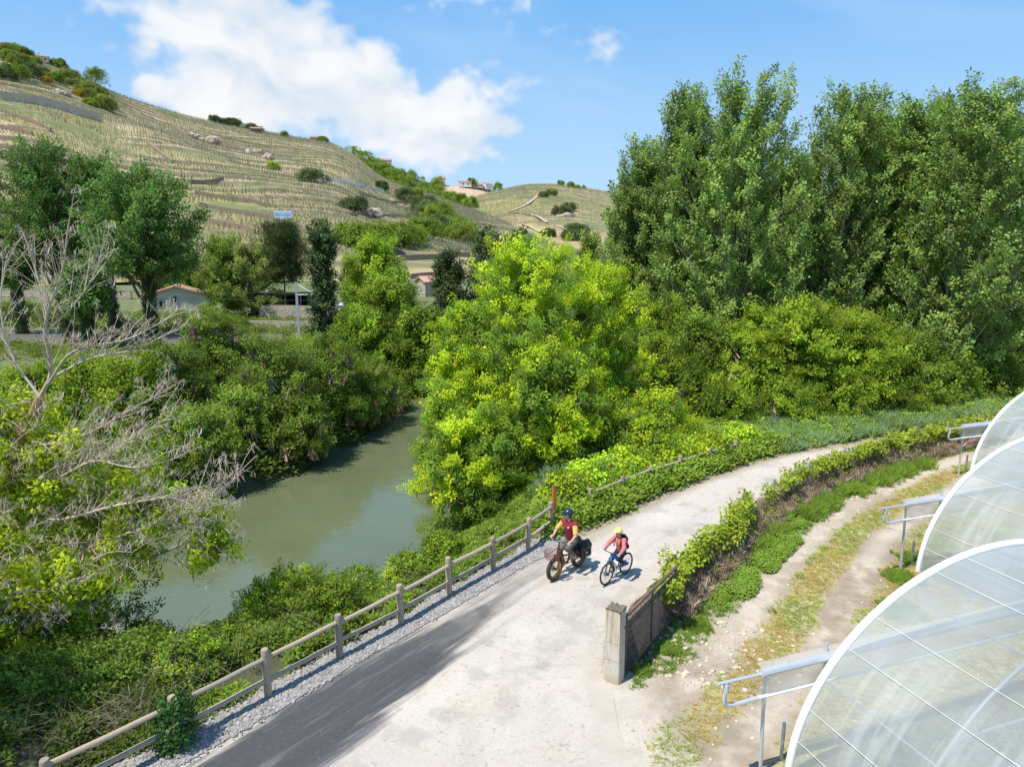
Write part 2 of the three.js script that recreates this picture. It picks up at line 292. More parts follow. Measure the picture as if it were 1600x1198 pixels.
{
  const RX0 = -9.5, RX1 = 30, RZ0 = -38, RZ1 = -6;
  const WEDGE = [[-12, -3], [-8.6, -7.2], [-5.75, -10.4], [-3.35, -13.5], [-1.6, -15.7], [0, -17.7], [1.15, -19.0], [1.75, -19.0], [0.75, -17.2], [-0.15, -15.6], [-1.5, -13.2], [-3.2, -10.55], [-6, -6.5], [-8, -3]];
  const ring = [...WEDGE, WEDGE[0]];
  const roadTex = tex(2048, 1664, (u, v) => {
    const x = lerp(RX0, RX1, u), z = lerp(RZ1, RZ0, v);
    if (x > 3 && z > -14 || near(ROAD_L, x, z) < -0.7 || near(ROAD_R, x, z) > 0.8) return [0.45, 0.4, 0.33];
    // coordinates along and across the riding direction, so that wear is drawn out along it
    const al = x * 0.62 - z * 0.785, ac = x * 0.785 + z * 0.62;
    const n1 = nz(x, z, 0.5, 4, 4), st = fbm(al * 0.55, ac * 5.5, 0, 4), st2 = fbm(al * 1.6 + 9, ac * 16, 0, 3), g1 = h3(Math.floor(x * 52), Math.floor(z * 52), 3), g2 = nz(x, z, 22, 2, 6);
    let pale = mix3([0.50, 0.44, 0.37], [0.59, 0.525, 0.445], clamp(n1 * 1.6 - 0.3));
    pale = mix3(pale, [0.47, 0.45, 0.42], sst(0.5, 0.75, nz(x, z, 0.28, 4, 9)) * 0.5);
    pale = mix3(pale, [0.52, 0.43, 0.31], sst(0.62, 0.8, nz(x, z, 0.8, 4, 19)) * 0.35);
    pale = mul3(pale, 0.90 + 0.14 * g2 + 0.08 * (st - 0.5));
    { const e0 = near(ROAD_R, x, z); for (const t of [-1.25, -2.75]) pale = mul3(pale, 1 - 0.10 * Math.exp(-(((e0 - t) / 0.22) ** 2)) * sst(0.35, 0.6, st)); pale = mul3(pale, 1 - 0.16 * sst(0.55, 0.75, nz(x, z, 1.6, 4, 23)) - 0.12 * sst(0.6, 0.7, nz(x, z, 0.22, 3, 29))); if (g1 > 0.994) pale = mul3(pale, 0.62); }
    { const ck = Math.abs(fbm(x * 0.55 + 3, z * 0.55 + 9, 0, 5) - 0.5); if (ck < 0.0018 && nz(x, z, 0.35, 2, 61) > 0.5) pale = mul3(pale, 0.8); const ck2 = Math.abs(fbm(x * 0.9 + 31, z * 0.9, 0, 5) - 0.46); if (ck2 < 0.0016 && nz(x, z, 0.3, 2, 71) > 0.55) pale = mul3(pale, 0.72); if (nz(x, z, 9, 2, 73) > 0.8) pale = mul3(pale, 0.8); }
    // hairline joints across the slab
    for (const [cx, cz, dx, dz] of [[1.2, -13.4, 1, -0.06], [6.2, -21.9, 1, 0.28], [-0.6, -14.2, 1, 0.42]]) { const q = Math.abs((x - cx) * dz - (z - cz) * -dx * -1 + (n1 - 0.5) * 0.3); if (Math.abs(x - cx) < 1.1 && q < 0.02) pale = mul3(pale, 0.88); }
    let asph = mul3([0.066, 0.066, 0.066], 0.75 + 0.35 * st + 0.25 * g2);
    asph = mix3(asph, [0.22, 0.21, 0.20], clamp(sst(0.52, 0.85, st2 * 0.5 + st * 0.5) * 0.6));
    if (g1 > 0.996) asph = mul3(asph, 2.4);
    const d = Math.abs(near(ring, x, z)) * (inside(WEDGE, x, z) ? 1 : -1);
    const far = sst(-13, -18.5, z);
    let k = sst(-0.12 - 0.2 * far, 0.22 + 0.55 * far, d + (st - 0.5) * (0.55 + 0.9 * far) + (st2 - 0.5) * 0.25);
    k *= 1 - 0.45 * far * st;
    // dusty tyre print where the fresh asphalt ends
    if (k > 0.02) k *= 1 - 0.28 * sst(0.45, 0.6, nz(al, ac, 1.8, 2, 31)) * far;
    let c = mix3(pale, asph, k);
    const e = Math.min(Math.abs(near(ROAD_L, x, z)), 9);
    if (z < -19.5) c = mix3(c, [0.36, 0.29, 0.21], sst(0.4, 0.0, e + (n1 - 0.5) * 0.5) * 0.6);
    const er = Math.abs(near(ROAD_R, x, z));
    c = mix3(c, mix3([0.43, 0.37, 0.29], [0.54, 0.48, 0.40], nz(x, z, 3.1, 4, 2)), sst(0.75, 0.0, er + (nz(x, z, 2.2, 3, 4) - 0.5) * 0.9) * 0.85);
    return mul3(c, 0.95 + 0.1 * g1);
  }, true);
  roadTex.wrapS = roadTex.wrapT = THREE.ClampToEdgeWrapping;
  const n = 130, A = resample(ROAD_L, n), B = resample(ROAD_R, n);
  for (let i = 0; i <= n; i++) { const w = (vnoise(i * 0.7, 3) - 0.5) * 0.3; B[i][0] += w; if (i > n * 0.28) { A[i][0] += (vnoise(i * 0.6, 9) - 0.5) * 0.22; } }
  structure('road', ribbon(A, B, 8, 0.014, (x, z) => [(x - RX0) / (RX1 - RX0), (RZ1 - z) / (RZ1 - RZ0)]), std(1, 1, 1, 0.93, { map: roadTex, bumpMap: grainTex, bumpScale: 0.004 }), 'pale concrete lane with a fresh dark asphalt wedge along the fence');
  const gt = tex(512, 512, (u, v) => { const a = tfbm(u, v, 64, 4, 3), b = tn(u, v, 128, 7); return mul3(mix3([0.20, 0.185, 0.17], [0.45, 0.425, 0.40], clamp(a * 1.5 - 0.35 + (b - 0.5) * 0.5)), 1); }, true);
  const G0 = resample([...FENCE.map(([x, z]) => [x - 0.30, z - 0.22]), [1.7, -20.9]], 60), G1 = resample([...GRAVEL_EDGE.map(([x, z]) => [x + 0.04, z + 0.03]), [1.8, -20.1]], 60);
  for (let i = 0; i <= 60; i++) { G0[i][0] += (vnoise(i * 0.8, 1) - 0.5) * 0.3; G1[i][0] += (vnoise(i * 0.9, 5) - 0.5) * 0.1; }
  structure('gravel_strip', ribbon(G0, G1, 6, (x, z, t) => 0.034 + 0.03 * Math.sin(Math.PI * t), (x, z) => [x / 1.1, z / 1.1]), std(1, 1, 1, 0.95, { map: gt, bumpMap: gt, bumpScale: 0.02 }), 'strip of loose grey gravel between the wooden fence and the asphalt');
}


// ---------------------------------------------------------------- hills: surfaces spanned between a foot line and a ridge line
const HA = { R: [[-404, 142, -430], [-340, 132.8, -440], [-310.5, 127.3, -450], [-290.6, 122.5, -460], [-268.7, 113.1, -475], [-256.7, 108.3, -490], [-214.7, 98.1, -520], [-171.3, 93.9, -555], [-134.9, 87.8, -565], [-98.1, 62.3, -550], [-54.3, 45.7, -505], [-24.8, 33.6, -460], [0, 22.8, -415], [22.9, 11.7, -360], [38.3, 4.8, -300], [49.3, 0.2, -245]],
  F: [[-119.7, 0.2, -118], [-101, 1, -122], [-91.9, 1.7, -125], [-85.1, 2.2, -127], [-76.9, 2.5, -129], [-71.5, 2.8, -130], [-57.7, 2.9, -134], [-43.7, 2.6, -136], [-34.4, 2.4, -139], [-26, 2.3, -142], [-16.1, 2.1, -146], [-8.3, 1.8, -150], [0, 1.6, -154], [10.3, 1.2, -160], [21.6, 0.6, -168], [35.9, 0, -178]], seed: 3, steps: 26, und: 6 };
const HB = { R: [[-260, 128, -690], [-197.9, 106, -700], [-148.7, 97, -700], [-126, 87, -710], [-96.1, 77.5, -720], [-65.1, 72.5, -730], [-36.4, 70.8, -740], [-6.8, 67, -760], [40, 60, -790]],
  F: [[-220, 66, -545], [-157.5, 53.3, -550], [-118.3, 45, -550], [-100.7, 36, -560], [-77.1, 24, -570], [-52.4, 14, -580], [-29.4, 8, -590], [-5.5, 4, -610], [30, 0, -640]], seed: 8, steps: 5, und: 2 };
const HC = { R: [[-90, 40, -690], [-62.9, 50, -700], [-35.5, 61.4, -720], [-6.8, 72.2, -760], [17.9, 79.7, -800], [44.5, 83.1, -830], [76, 81.9, -850], [112.2, 78, -865], [157.8, 70, -880], [224.2, 55.2, -890], [407, 32, -900], [800, 10, -900]],
  F: [[-40, -2, -272], [-24.7, -1, -270], [-6.2, 0, -268], [4.9, 0, -266], [13.6, 0, -264], [22.2, 0, -262], [32.1, 0, -260], [43.2, 0, -260], [56.8, 0, -262], [76.6, 0, -265], [130.9, 0, -270], [260, 0, -280]], seed: 21, steps: 24, und: 5 };
for (const h of [HA, HB, HC]) { h.rc = new THREE.CatmullRomCurve3(h.R.map((p) => V3(...p)), false, 'centripetal'); h.fc = new THREE.CatmullRomCurve3(h.F.map((p) => V3(...p)), false, 'centripetal'); h.tab = []; for (let i = 0; i <= 600; i++) h.tab.push([h.rc.getPoint(i / 600), h.fc.getPoint(i / 600)]); }
function hillPos(h, u, v, out = {}) {
  const k = clamp(u) * 600, i = Math.min(599, Math.floor(k)), t = k - i, [r0, f0] = h.tab[i], [r1, f1] = h.tab[i + 1];
  const rx = lerp(r0.x, r1.x, t), ry = lerp(r0.y, r1.y, t), rz = lerp(r0.z, r1.z, t), fx = lerp(f0.x, f1.x, t), fy = lerp(f0.y, f1.y, t), fz = lerp(f0.z, f1.z, t);
  const x = lerp(fx, rx, v), z = lerp(fz, rz, v);
  let hv = v;
  out.stone = 0; out.str = 0;
  if (v > 0.015 && v < 0.985) {
    const st = sst(0.36, 0.58, fbm(x * 0.011 + h.seed, z * 0.011, 0, 3) + (h === HA ? 0.2 : 0.0)) * sst(0.015, 0.05, v) * sst(0.985, 0.93, v);
    const w = v * h.steps + (fbm(x * 0.008 + 5, z * 0.008 + h.seed, 0, 3) - 0.5) * 3.4 + (vnoise(x * 0.016, z * 0.016, 3.5) > 0.5 ? 0.5 : 0) * (h === HA ? 1 : 0), fl = Math.floor(w), fr = w - fl;
    const rise = 0.06, kk = 0.2 + 0.25 * h3(fl, h.seed, 4), prof = fr < rise ? fr / rise * kk : kk + (fr - rise) / (1 - rise) * (1 - kk);
    hv = v + st * (prof - fr) / h.steps; out.str = st; out.fr = fr; out.row = fl;
    out.stone = fr < rise + 0.004 ? st * (0.5 + 0.5 * sst(0.3, 0.6, fbm(x * 0.06, z * 0.06, fl, 3))) : 0;
  }
  const und = (fbm(x * 0.012 + h.seed * 3, z * 0.012, 0, 3) - 0.5) * 2 * h.und * Math.sin(Math.PI * clamp(v));
  let y = lerp(fy, ry, hv) + und;
  if (v > 1) { y = ry - (v - 1) * 160; }
  out.x = x; out.y = y; out.z = z; return out;
}
const parcelOf = (x, z, s) => { let b = 1e9, id = 0; const q = 62, X = x / q + (fbm(x * 0.02, z * 0.02, s, 2) - 0.5) * 0.9, Z = z / q * 0.8 + (fbm(x * 0.02 + 50, z * 0.02, s, 2) - 0.5) * 0.9, xi = Math.floor(X), zi = Math.floor(Z); for (let a = -1; a < 2; a++) for (let c = -1; c < 2; c++) { const px = xi + a + h3(xi + a, zi + c, s), pz = zi + c + h3(xi + a, zi + c, s + 9), d = (px - X) ** 2 + (pz - Z) ** 2; if (d < b) { b = d; id = h3(xi + a, zi + c, s + 77); } } return id; };
function hillColor(h, o, u, v) {
  const { x, z } = o, pid = parcelOf(x, z, h.seed), n = fbm(x * 0.09, z * 0.09, 1.5, 4), n2 = fbm(x * 0.35, z * 0.35, 4.5, 3);
  let tan = mix3([0.50, 0.35, 0.20], [0.63, 0.47, 0.305], pid), grassy = mix3([0.26, 0.23, 0.08], [0.36, 0.295, 0.13], n2);
  const tone = 0.82 + 0.3 * h3(Math.floor(pid * 9999), 3, 7); let gk = clamp(pid * 2.0 - 0.75 + (n - 0.5) * 1.5 + 0.12);
  if (h === HA) gk = clamp(gk + 0.75 * sst(0.42, 0.06, v) - 0.15 + 0.3 * sst(0.36, 0.2, u) ); if (h === HC) gk = clamp(gk * 0.6 + 0.5 + 0.4 * sst(0.55, 0.72, u) * sst(0.95, 0.8, v));
  let c = mix3(tan, grassy, gk);
  c = mix3(c, [0.12, 0.16, 0.045], sst(0.55, 0.68, fbm(x * 0.035 + 3, z * 0.035, 9.5, 4)) * 0.8);
  if (h === HB) { c = u > 0.6 && v > 0.3 ? mix3([0.56, 0.41, 0.27], [0.62, 0.47, 0.32], n2) : [0.09, 0.12, 0.035]; }
  if (o.str > 0.3 && o.fr > 0.88) c = mix3(c, [0.13, 0.18, 0.04], 0.6 * (n > 0.45)); if (o.str > 0.3 && o.fr > 0.09 && o.fr < 0.2 && n2 > 0.45) c = mix3(c, [0.44, 0.33, 0.21], 0.6);
  if (o.stone > 0.2) c = mix3(c, mix3([0.13, 0.09, 0.06], [0.27, 0.205, 0.15], n2), clamp(o.stone * 1.7));
  return mul3(c, tone * (0.84 + 0.32 * n2));
}
function hillMesh(name, h, nu, nv, label) {
  const p = [], c = [], id = [], o = {}, W = nu + 1;
  const vs = []; for (let j = 0; j <= nv; j++) vs.push(j / nv); vs.push(1.03, 1.12, 1.4);
  for (const v of vs) for (let i = 0; i <= nu; i++) { hillPos(h, i / nu, v, o); p.push(o.x, o.y, o.z); c.push(...hillColor(h, o, i / nu, v)); }
  for (let j = 0; j < vs.length - 1; j++) for (let i = 0; i < nu; i++) { const a = j * W + i, b = a + 1, d = a + W, e = d + 1; id.push(a, b, d, b, e, d); }
  const g = new THREE.BufferGeometry(); g.setAttribute('position', new THREE.Float32BufferAttribute(p, 3)); g.setAttribute('color', new THREE.Float32BufferAttribute(c, 3)); g.setIndex(id); g.computeVertexNormals();
  return structure(name, g, std(1, 1, 1, 0.97, { vertexColors: true }), label);
}
hillMesh('hillside', HA, 420, 540, 'steep hillside of terraced vineyards with dry stone risers');
hillMesh('hillside', HB, 90, 60, 'wooded ridge with a patch of bare orange earth');
hillMesh('hillside', HC, 260, 240, 'round vineyard hill at the end of the valley');


// a sprig: a short twig's worth of folded leaves along +Y
function sprig(seed, { n = 22, L = 0.1, W = 0.07, len = 0.5, spread = 0.16, fold = 0.25, flat = 0.35, vary = 0.22, drop = 0, fine = false }) {
  const r = rng(seed), p = [], c = [], X = V3(0, 0, 0), D = V3(0, 0, 0), S = V3(0, 0, 0), Nn = V3(0, 0, 0);
  for (let i = 0; i < n; i++) {
    const t = (i + r()) / n, a = i * 2.4 + r() * 1.5, rad = spread * (0.3 + r() * 0.9);
    X.set(Math.cos(a) * rad * (1.1 - 0.5 * t), t * len, Math.sin(a) * rad * (1.1 - 0.5 * t));
    D.set(Math.cos(a) + (r() - 0.5) * 0.9, 0.35 - drop + (r() - 0.5) * 0.9, Math.sin(a) + (r() - 0.5) * 0.9).normalize();
    Nn.set(r() - 0.5, flat + r() * 0.8, r() - 0.5).normalize();
    S.crossVectors(D, Nn).normalize(); Nn.crossVectors(S, D).normalize();
    const l = L * (0.7 + r() * 0.6), w = W * (0.7 + r() * 0.6) / 2, up = fold * w, b = 1 + (r() - 0.5) * 2 * vary, yel = (r() - 0.4) * vary * 0.7, col = [b * (1 + yel), b, b * (1 - yel)];
    const at = (f, s, h) => [X.x + D.x * f + S.x * s + Nn.x * h, X.y + D.y * f + S.y * s + Nn.y * h, X.z + D.z * f + S.z * s + Nn.z * h];
    const B = at(0, 0, 0), T = at(l, 0, -0.12 * l), l1 = at(l * 0.4, w, up), r1 = at(l * 0.4, -w, up);
    if (!fine) p.push(...B, ...r1, ...T, ...B, ...T, ...l1), c.push(...col, ...col, ...col, ...col, ...col, ...col);
    else { const m = at(l * 0.5, 0, 0.02 * l), l2 = at(l * 0.75, w * 0.62, up * 0.6), r2 = at(l * 0.75, -w * 0.62, up * 0.6); for (const q of [[B, r1, m], [r1, r2, m], [r2, T, m], [B, m, l1], [l1, m, l2], [l2, m, T]]) { p.push(...q[0], ...q[1], ...q[2]); c.push(...col, ...col, ...col); } }
  }
  const g = new THREE.BufferGeometry(); g.setAttribute('position', new THREE.Float32BufferAttribute(p, 3)); g.setAttribute('color', new THREE.Float32BufferAttribute(c, 3)); g.computeVertexNormals(); return g;
}
// blades of grass rooted at the origin
function tuft(seed, { n = 12, h = 0.25, w = 0.012, spread = 0.09, bend = 0.5, vary = 0.25 }) {
  const r = rng(seed), p = [], c = [];
  for (let i = 0; i < n; i++) {
    const a = r() * 6.283, d = r() * spread, x = Math.cos(a) * d, z = Math.sin(a) * d, H = h * (0.5 + r() * 0.7), q = r() * 6.283, bb = H * bend * (0.4 + 0.6 * r()), bx = Math.cos(q) * bb, bz = Math.sin(q) * bb, wx = Math.cos(q + 1.57) * w, wz = Math.sin(q + 1.57) * w, b = 1 + (r() - 0.5) * 2 * vary, col = [b * (1 + (r() - 0.5) * 0.3), b, b];
    p.push(x - wx, 0, z - wz, x + wx, 0, z + wz, x + bx * 0.4, H * 0.6, z + bz * 0.4, x + wx, 0, z + wz, x + bx, H, z + bz, x + bx * 0.4 + wx * 0.4, H * 0.6, z + bz * 0.4, x + bx * 0.4 - wx * .6, H * 0.6, z + bz * 0.4 - wz * .6, x + bx * 0.4 + wx * .6, H * 0.6, z + bz * 0.4 + wz * .6, x + bx, H, z + bz);
    for (let k = 0; k < 9; k++) c.push(...col);
  }
  const g = new THREE.BufferGeometry(); g.setAttribute('position', new THREE.Float32BufferAttribute(p, 3)); g.setAttribute('color', new THREE.Float32BufferAttribute(c, 3)); g.computeVertexNormals(); return g;
}
// thin hanging strands (dry seed keys, dead tendrils)
function tassel(seed, { n = 14, l = 0.18, w = 0.006, spread = 0.05, out = 0.5 }) {
  const r = rng(seed), p = [], c = [];
  for (let i = 0; i < n; i++) {
    const a = r() * 6.283, x = (r() - 0.5) * spread, z = (r() - 0.5) * spread, y = (r() - 0.5) * spread, L = l * (0.5 + r() * 0.8), ex = x + Math.cos(a) * L * out * r(), ez = z + Math.sin(a) * L * out * r(), ey = y - L * (0.6 + 0.4 * r()), q = r() * 6.28, wx = Math.cos(q) * w, wz = Math.sin(q) * w, b = 0.75 + r() * 0.5;
    p.push(x - wx, y, z - wz, x + wx, y, z + wz, ex + wx * 2, ey, ez + wz * 2, x - wx, y, z - wz, ex + wx * 2, ey, ez + wz * 2, ex - wx * 2, ey, ez - wz * 2);
    for (let k = 0; k < 6; k++) c.push(b, b, b);
  }
  const g = new THREE.BufferGeometry(); g.setAttribute('position', new THREE.Float32BufferAttribute(p, 3)); g.setAttribute('color', new THREE.Float32BufferAttribute(c, 3)); g.computeVertexNormals(); return g;
}
const Y = V3(0, 1, 0), _q = new THREE.Quaternion(), _r = new THREE.Quaternion(), _m = new THREE.Matrix4(), _s = V3(1, 1, 1), _d = V3(0, 1, 0);
class Scatter {
  constructor() { this.m = []; this.c = []; }
  add(x, y, z, dir, s, roll, r, g, b, sy = 1) { _q.setFromUnitVectors(Y, _d.copy(dir).normalize()); _r.setFromAxisAngle(Y, roll); _q.multiply(_r); _m.compose(V3(x, y, z), _q, _s.set(s, s * sy, s)); this.m.push(..._m.elements); this.c.push(r, g, b); }
  build(name, geo, mat, parent = scene, label) {
    const n = this.m.length / 16; if (!n) return null;
    const im = new THREE.InstancedMesh(geo, mat, n); im.instanceMatrix.array.set(this.m); im.instanceColor = new THREE.InstancedBufferAttribute(new Float32Array(this.c), 3);
    im.name = parent === scene ? numbered(name) : name; im.castShadow = im.receiveShadow = true; im.userData.kind = 'stuff'; if (label) im.userData.label = label; parent.add(im); return im;
  }
}
const SP = {
  poplar: [1, 2, 3].map((s) => sprig(s, { n: 20, L: 0.15, W: 0.135, len: 0.55, spread: 0.2, flat: 0.15, vary: 0.24, fold: 0.2 })),
  lime: [11, 12, 13].map((s) => sprig(s, { n: 22, L: 0.16, W: 0.10, len: 0.5, spread: 0.19, flat: 0.5, vary: 0.18, drop: 0.15 })),
  shrub: [21, 22, 23].map((s) => sprig(s, { n: 24, L: 0.12, W: 0.08, len: 0.46, spread: 0.17, flat: 0.4, vary: 0.26 })),
  layered: [31, 32].map((s) => sprig(s, { n: 24, L: 0.13, W: 0.075, len: 0.7, spread: 0.15, flat: 1.6, vary: 0.2 })),
  near: [41, 42, 43].map((s) => sprig(s, { n: 20, L: 0.062, W: 0.04, len: 0.24, spread: 0.075, flat: 0.5, vary: 0.26, fine: true })),
  acer: [51, 52, 53].map((s) => sprig(s, { n: 17, L: 0.115, W: 0.06, len: 0.34, spread: 0.13, flat: 0.5, vary: 0.2, drop: 0.5, fine: true })),
  needle: [61].map((s) => sprig(s, { n: 34, L: 0.34, W: 0.03, len: 0.6, spread: 0.2, flat: 0.3, vary: 0.25 })),
  far: [71, 72].map((s) => sprig(s, { n: 26, L: 0.34, W: 0.24, len: 1.0, spread: 0.5, flat: 0.35, vary: 0.3 })),
  ivy: [81, 82].map((s) => sprig(s, { n: 20, L: 0.10, W: 0.10, len: 0.34, spread: 0.13, flat: 0.0, vary: 0.25, drop: 0.4 })),
  vine: [91, 92].map((s) => sprig(s, { n: 15, L: 0.095, W: 0.095, len: 0.34, spread: 0.12, flat: 0.35, vary: 0.22, fine: true })),
  cover: [101, 102, 103].map((s) => sprig(s, { n: 20, L: 0.075, W: 0.055, len: 0.16, spread: 0.16, flat: 1.1, vary: 0.3 })),
};
const tassels = [1, 2].map((s) => tassel(s, {}));
const KIND = {
  //           leaf sprigs, material, wood, crown bottom, boughs, elevation low/high, envelope, sprig spacing, size, twigs per bough
  poplar: { sp: 'poplar', m: 'poplar', wood: 'barkPale', bot: 0.14, n: 138, e: [40, 68], env: (q) => 1.42 * Math.pow(Math.sin(Math.PI * clamp(0.28 + q * 0.63)), 0.6), gap: 0.27, sz: 0.9, sub: 7, tr: 0.2, subL: 0.36 },
  darkpoplar: { sp: 'poplar', m: 'darkpop', wood: 'barkBrown', bot: 0.46, n: 84, e: [32, 64], env: (q) => Math.pow(Math.sin(Math.PI * clamp(0.16 + q * 0.78)), 0.6), gap: 0.46, sz: 1.3, sub: 6, tr: 0.32, subL: 0.36, ivy: 0.55 },
  lime: { sp: 'lime', m: 'lime', wood: 'barkGrey', bot: 0.1, n: 92, e: [14, 68], env: (q) => Math.pow(Math.sin(Math.PI * clamp(0.2 + q * 0.72)), 0.7), gap: 0.25, sz: 0.74, sub: 8, tr: 0.16, subL: 0.40, vines: 34, mixm: 'bright' },
  limelow: { sp: 'lime', m: 'lime', wood: 'barkGrey', bot: 0.0, n: 66, e: [2, 62], env: (q) => Math.pow(Math.cos(q * 1.45), 0.6), gap: 0.24, sz: 0.7, sub: 8, tr: 0.09, subL: 0.40, mixm: 'bright' },
  limefar: { sp: 'lime', m: 'bright', wood: 'barkGrey', bot: 0.0, n: 60, e: [10, 66], env: (q) => Math.pow(Math.cos(q * 1.42), 0.55), gap: 0.46, sz: 1.3, sub: 7, tr: 0.16, subL: 0.4, mixm: 'green' },
  limebright: { sp: 'lime', m: 'bright', wood: 'barkGrey', bot: 0.2, n: 54, e: [20, 66], env: (q) => Math.pow(Math.sin(Math.PI * clamp(0.2 + q * 0.72)), 0.7), gap: 0.5, sz: 1.5, sub: 7, tr: 0.16, subL: 0.42 },
  shrub: { sp: 'shrub', m: 'green', wood: 'barkBrown', bot: 0.0, n: 60, e: [4, 66], env: (q) => Math.pow(Math.cos(q * 1.42), 0.5), gap: 0.33, sz: 0.95, sub: 7, tr: 0.1, subL: 0.36, vines: 60, tangle: 70 },
  shruby: { sp: 'lime', m: 'bright', wood: 'barkBrown', bot: 0.0, n: 54, e: [4, 66], env: (q) => Math.pow(Math.cos(q * 1.42), 0.5), gap: 0.36, sz: 0.9, sub: 7, tr: 0.1, subL: 0.36, vines: 20 },
  bright: { sp: 'shrub', m: 'bright', wood: 'barkBrown', bot: 0.0, n: 58, e: [4, 66], env: (q) => Math.pow(Math.cos(q * 1.42), 0.5), gap: 0.31, sz: 0.95, sub: 7, tr: 0.09, subL: 0.38, vines: 30, tangle: 24, mixm: 'green' },
  dark2: { sp: 'shrub', m: 'green', wood: 'barkBrown', bot: 0.0, n: 52, e: [4, 66], env: (q) => Math.pow(Math.cos(q * 1.42), 0.5), gap: 0.36, sz: 1.05, sub: 7, tr: 0.09, subL: 0.38, vines: 20 },
  layered: { sp: 'layered', m: 'bright', wood: 'barkBrown', bot: 0.04, n: 52, e: [-4, 44], env: (q) => Math.pow(Math.cos(q * 1.4), 0.6), gap: 0.32, sz: 1.05, sub: 7, tr: 0.1, subL: 0.46, flatsub: true, vines: 20 },
  shade: { sp: 'shrub', m: 'bright', wood: 'barkBrown', bot: 0.16, n: 70, e: [14, 62], env: (q) => Math.pow(Math.sin(Math.PI * clamp(0.24 + q * 0.68)), 0.6), gap: 0.3, sz: 0.8, sub: 6, tr: 0.16, subL: 0.36 },  // unseen trees, placed out of view to shade the near bank
  near: { sp: 'near', m: 'bright', wood: 'barkBrown', bot: 0.0, n: 84, e: [4, 70], env: (q) => Math.pow(Math.cos(q * 1.42), 0.45), gap: 0.115, sz: 0.95, sub: 9, tr: 0.035, subL: 0.3, mixm: 'green' },
  neardark: { sp: 'near', m: 'green', wood: 'barkBrown', bot: 0.0, n: 70, e: [4, 66], env: (q) => Math.pow(Math.cos(q * 1.42), 0.5), gap: 0.14, sz: 1.1, sub: 8, tr: 0.035, subL: 0.36, vines: 24 },
  nearlime: { sp: 'near', m: 'lime', wood: 'barkBrown', bot: 0.0, n: 44, e: [4, 60], env: (q) => Math.pow(Math.cos(q * 1.42), 0.5), gap: 0.17, sz: 1.7, sub: 7, tr: 0.03, subL: 0.4, mixm: 'bright' },
  mid: { sp: 'lime', m: 'green', wood: 'barkBrown', bot: 0.12, n: 56, e: [14, 62], env: (q) => Math.pow(Math.sin(Math.PI * clamp(0.24 + q * 0.68)), 0.6), gap: 0.5, sz: 1.5, sub: 6, tr: 0.2, subL: 0.36 },
  midpale: { sp: 'lime', m: 'grass', wood: 'barkGrey', bot: 0.12, n: 50, e: [14, 62], env: (q) => Math.pow(Math.sin(Math.PI * clamp(0.24 + q * 0.68)), 0.6), gap: 0.6, sz: 1.3, sub: 6, tr: 0.18, subL: 0.38 },
  pine: { sp: 'needle', m: 'dark', wood: 'barkGrey', bot: 0.42, n: 40, e: [2, 40], env: (q) => Math.pow(Math.sin(Math.PI * clamp(0.18 + q * 0.7)), 0.8), gap: 0.42, sz: 1.4, sub: 6, tr: 0.2, subL: 0.36 },
  dark: { sp: 'far', m: 'dark', wood: 'barkBrown', bot: 0.05, n: 40, e: [10, 62], env: (q) => Math.pow(Math.cos(q * 1.42), 0.5), gap: 0.7, sz: 0.75, sub: 5, tr: 0.15, subL: 0.36 },
  olive: { sp: 'far', m: 'green', wood: 'barkBrown', bot: 0.02, n: 36, e: [10, 62], env: (q) => Math.pow(Math.cos(q * 1.42), 0.5), gap: 0.7, sz: 0.7, sub: 5, tr: 0.12, subL: 0.36 },
  ivycolumn: { sp: 'ivy', m: 'dark', wood: 'barkBrown', bot: 0.05, n: 60, e: [20, 62], env: (q) => 0.5 + 0.4 * Math.sin(q * 5 + 1) * (1 - q) + 0.35 * sst(0.5, 0.8, q) * sst(1, 0.85, q), gap: 0.36, sz: 1.7, sub: 5, tr: 0.4, subL: 0.4, vines: 30, mixm: 'green' },
  bareivy: { sp: 'ivy', m: 'dark', wood: 'barkBrown', bot: 0.05, n: 30, e: [40, 70], env: (q) => 0.4 + 0.6 * q * (1.2 - q), gap: 0.8, sz: 1.5, sub: 5, tr: 0.16, subL: 0.4, vines: 30 },
};
const MIXC = { green: [0.62, 0.7, 0.9], bright: [0.58, 0.72, 1.8] };
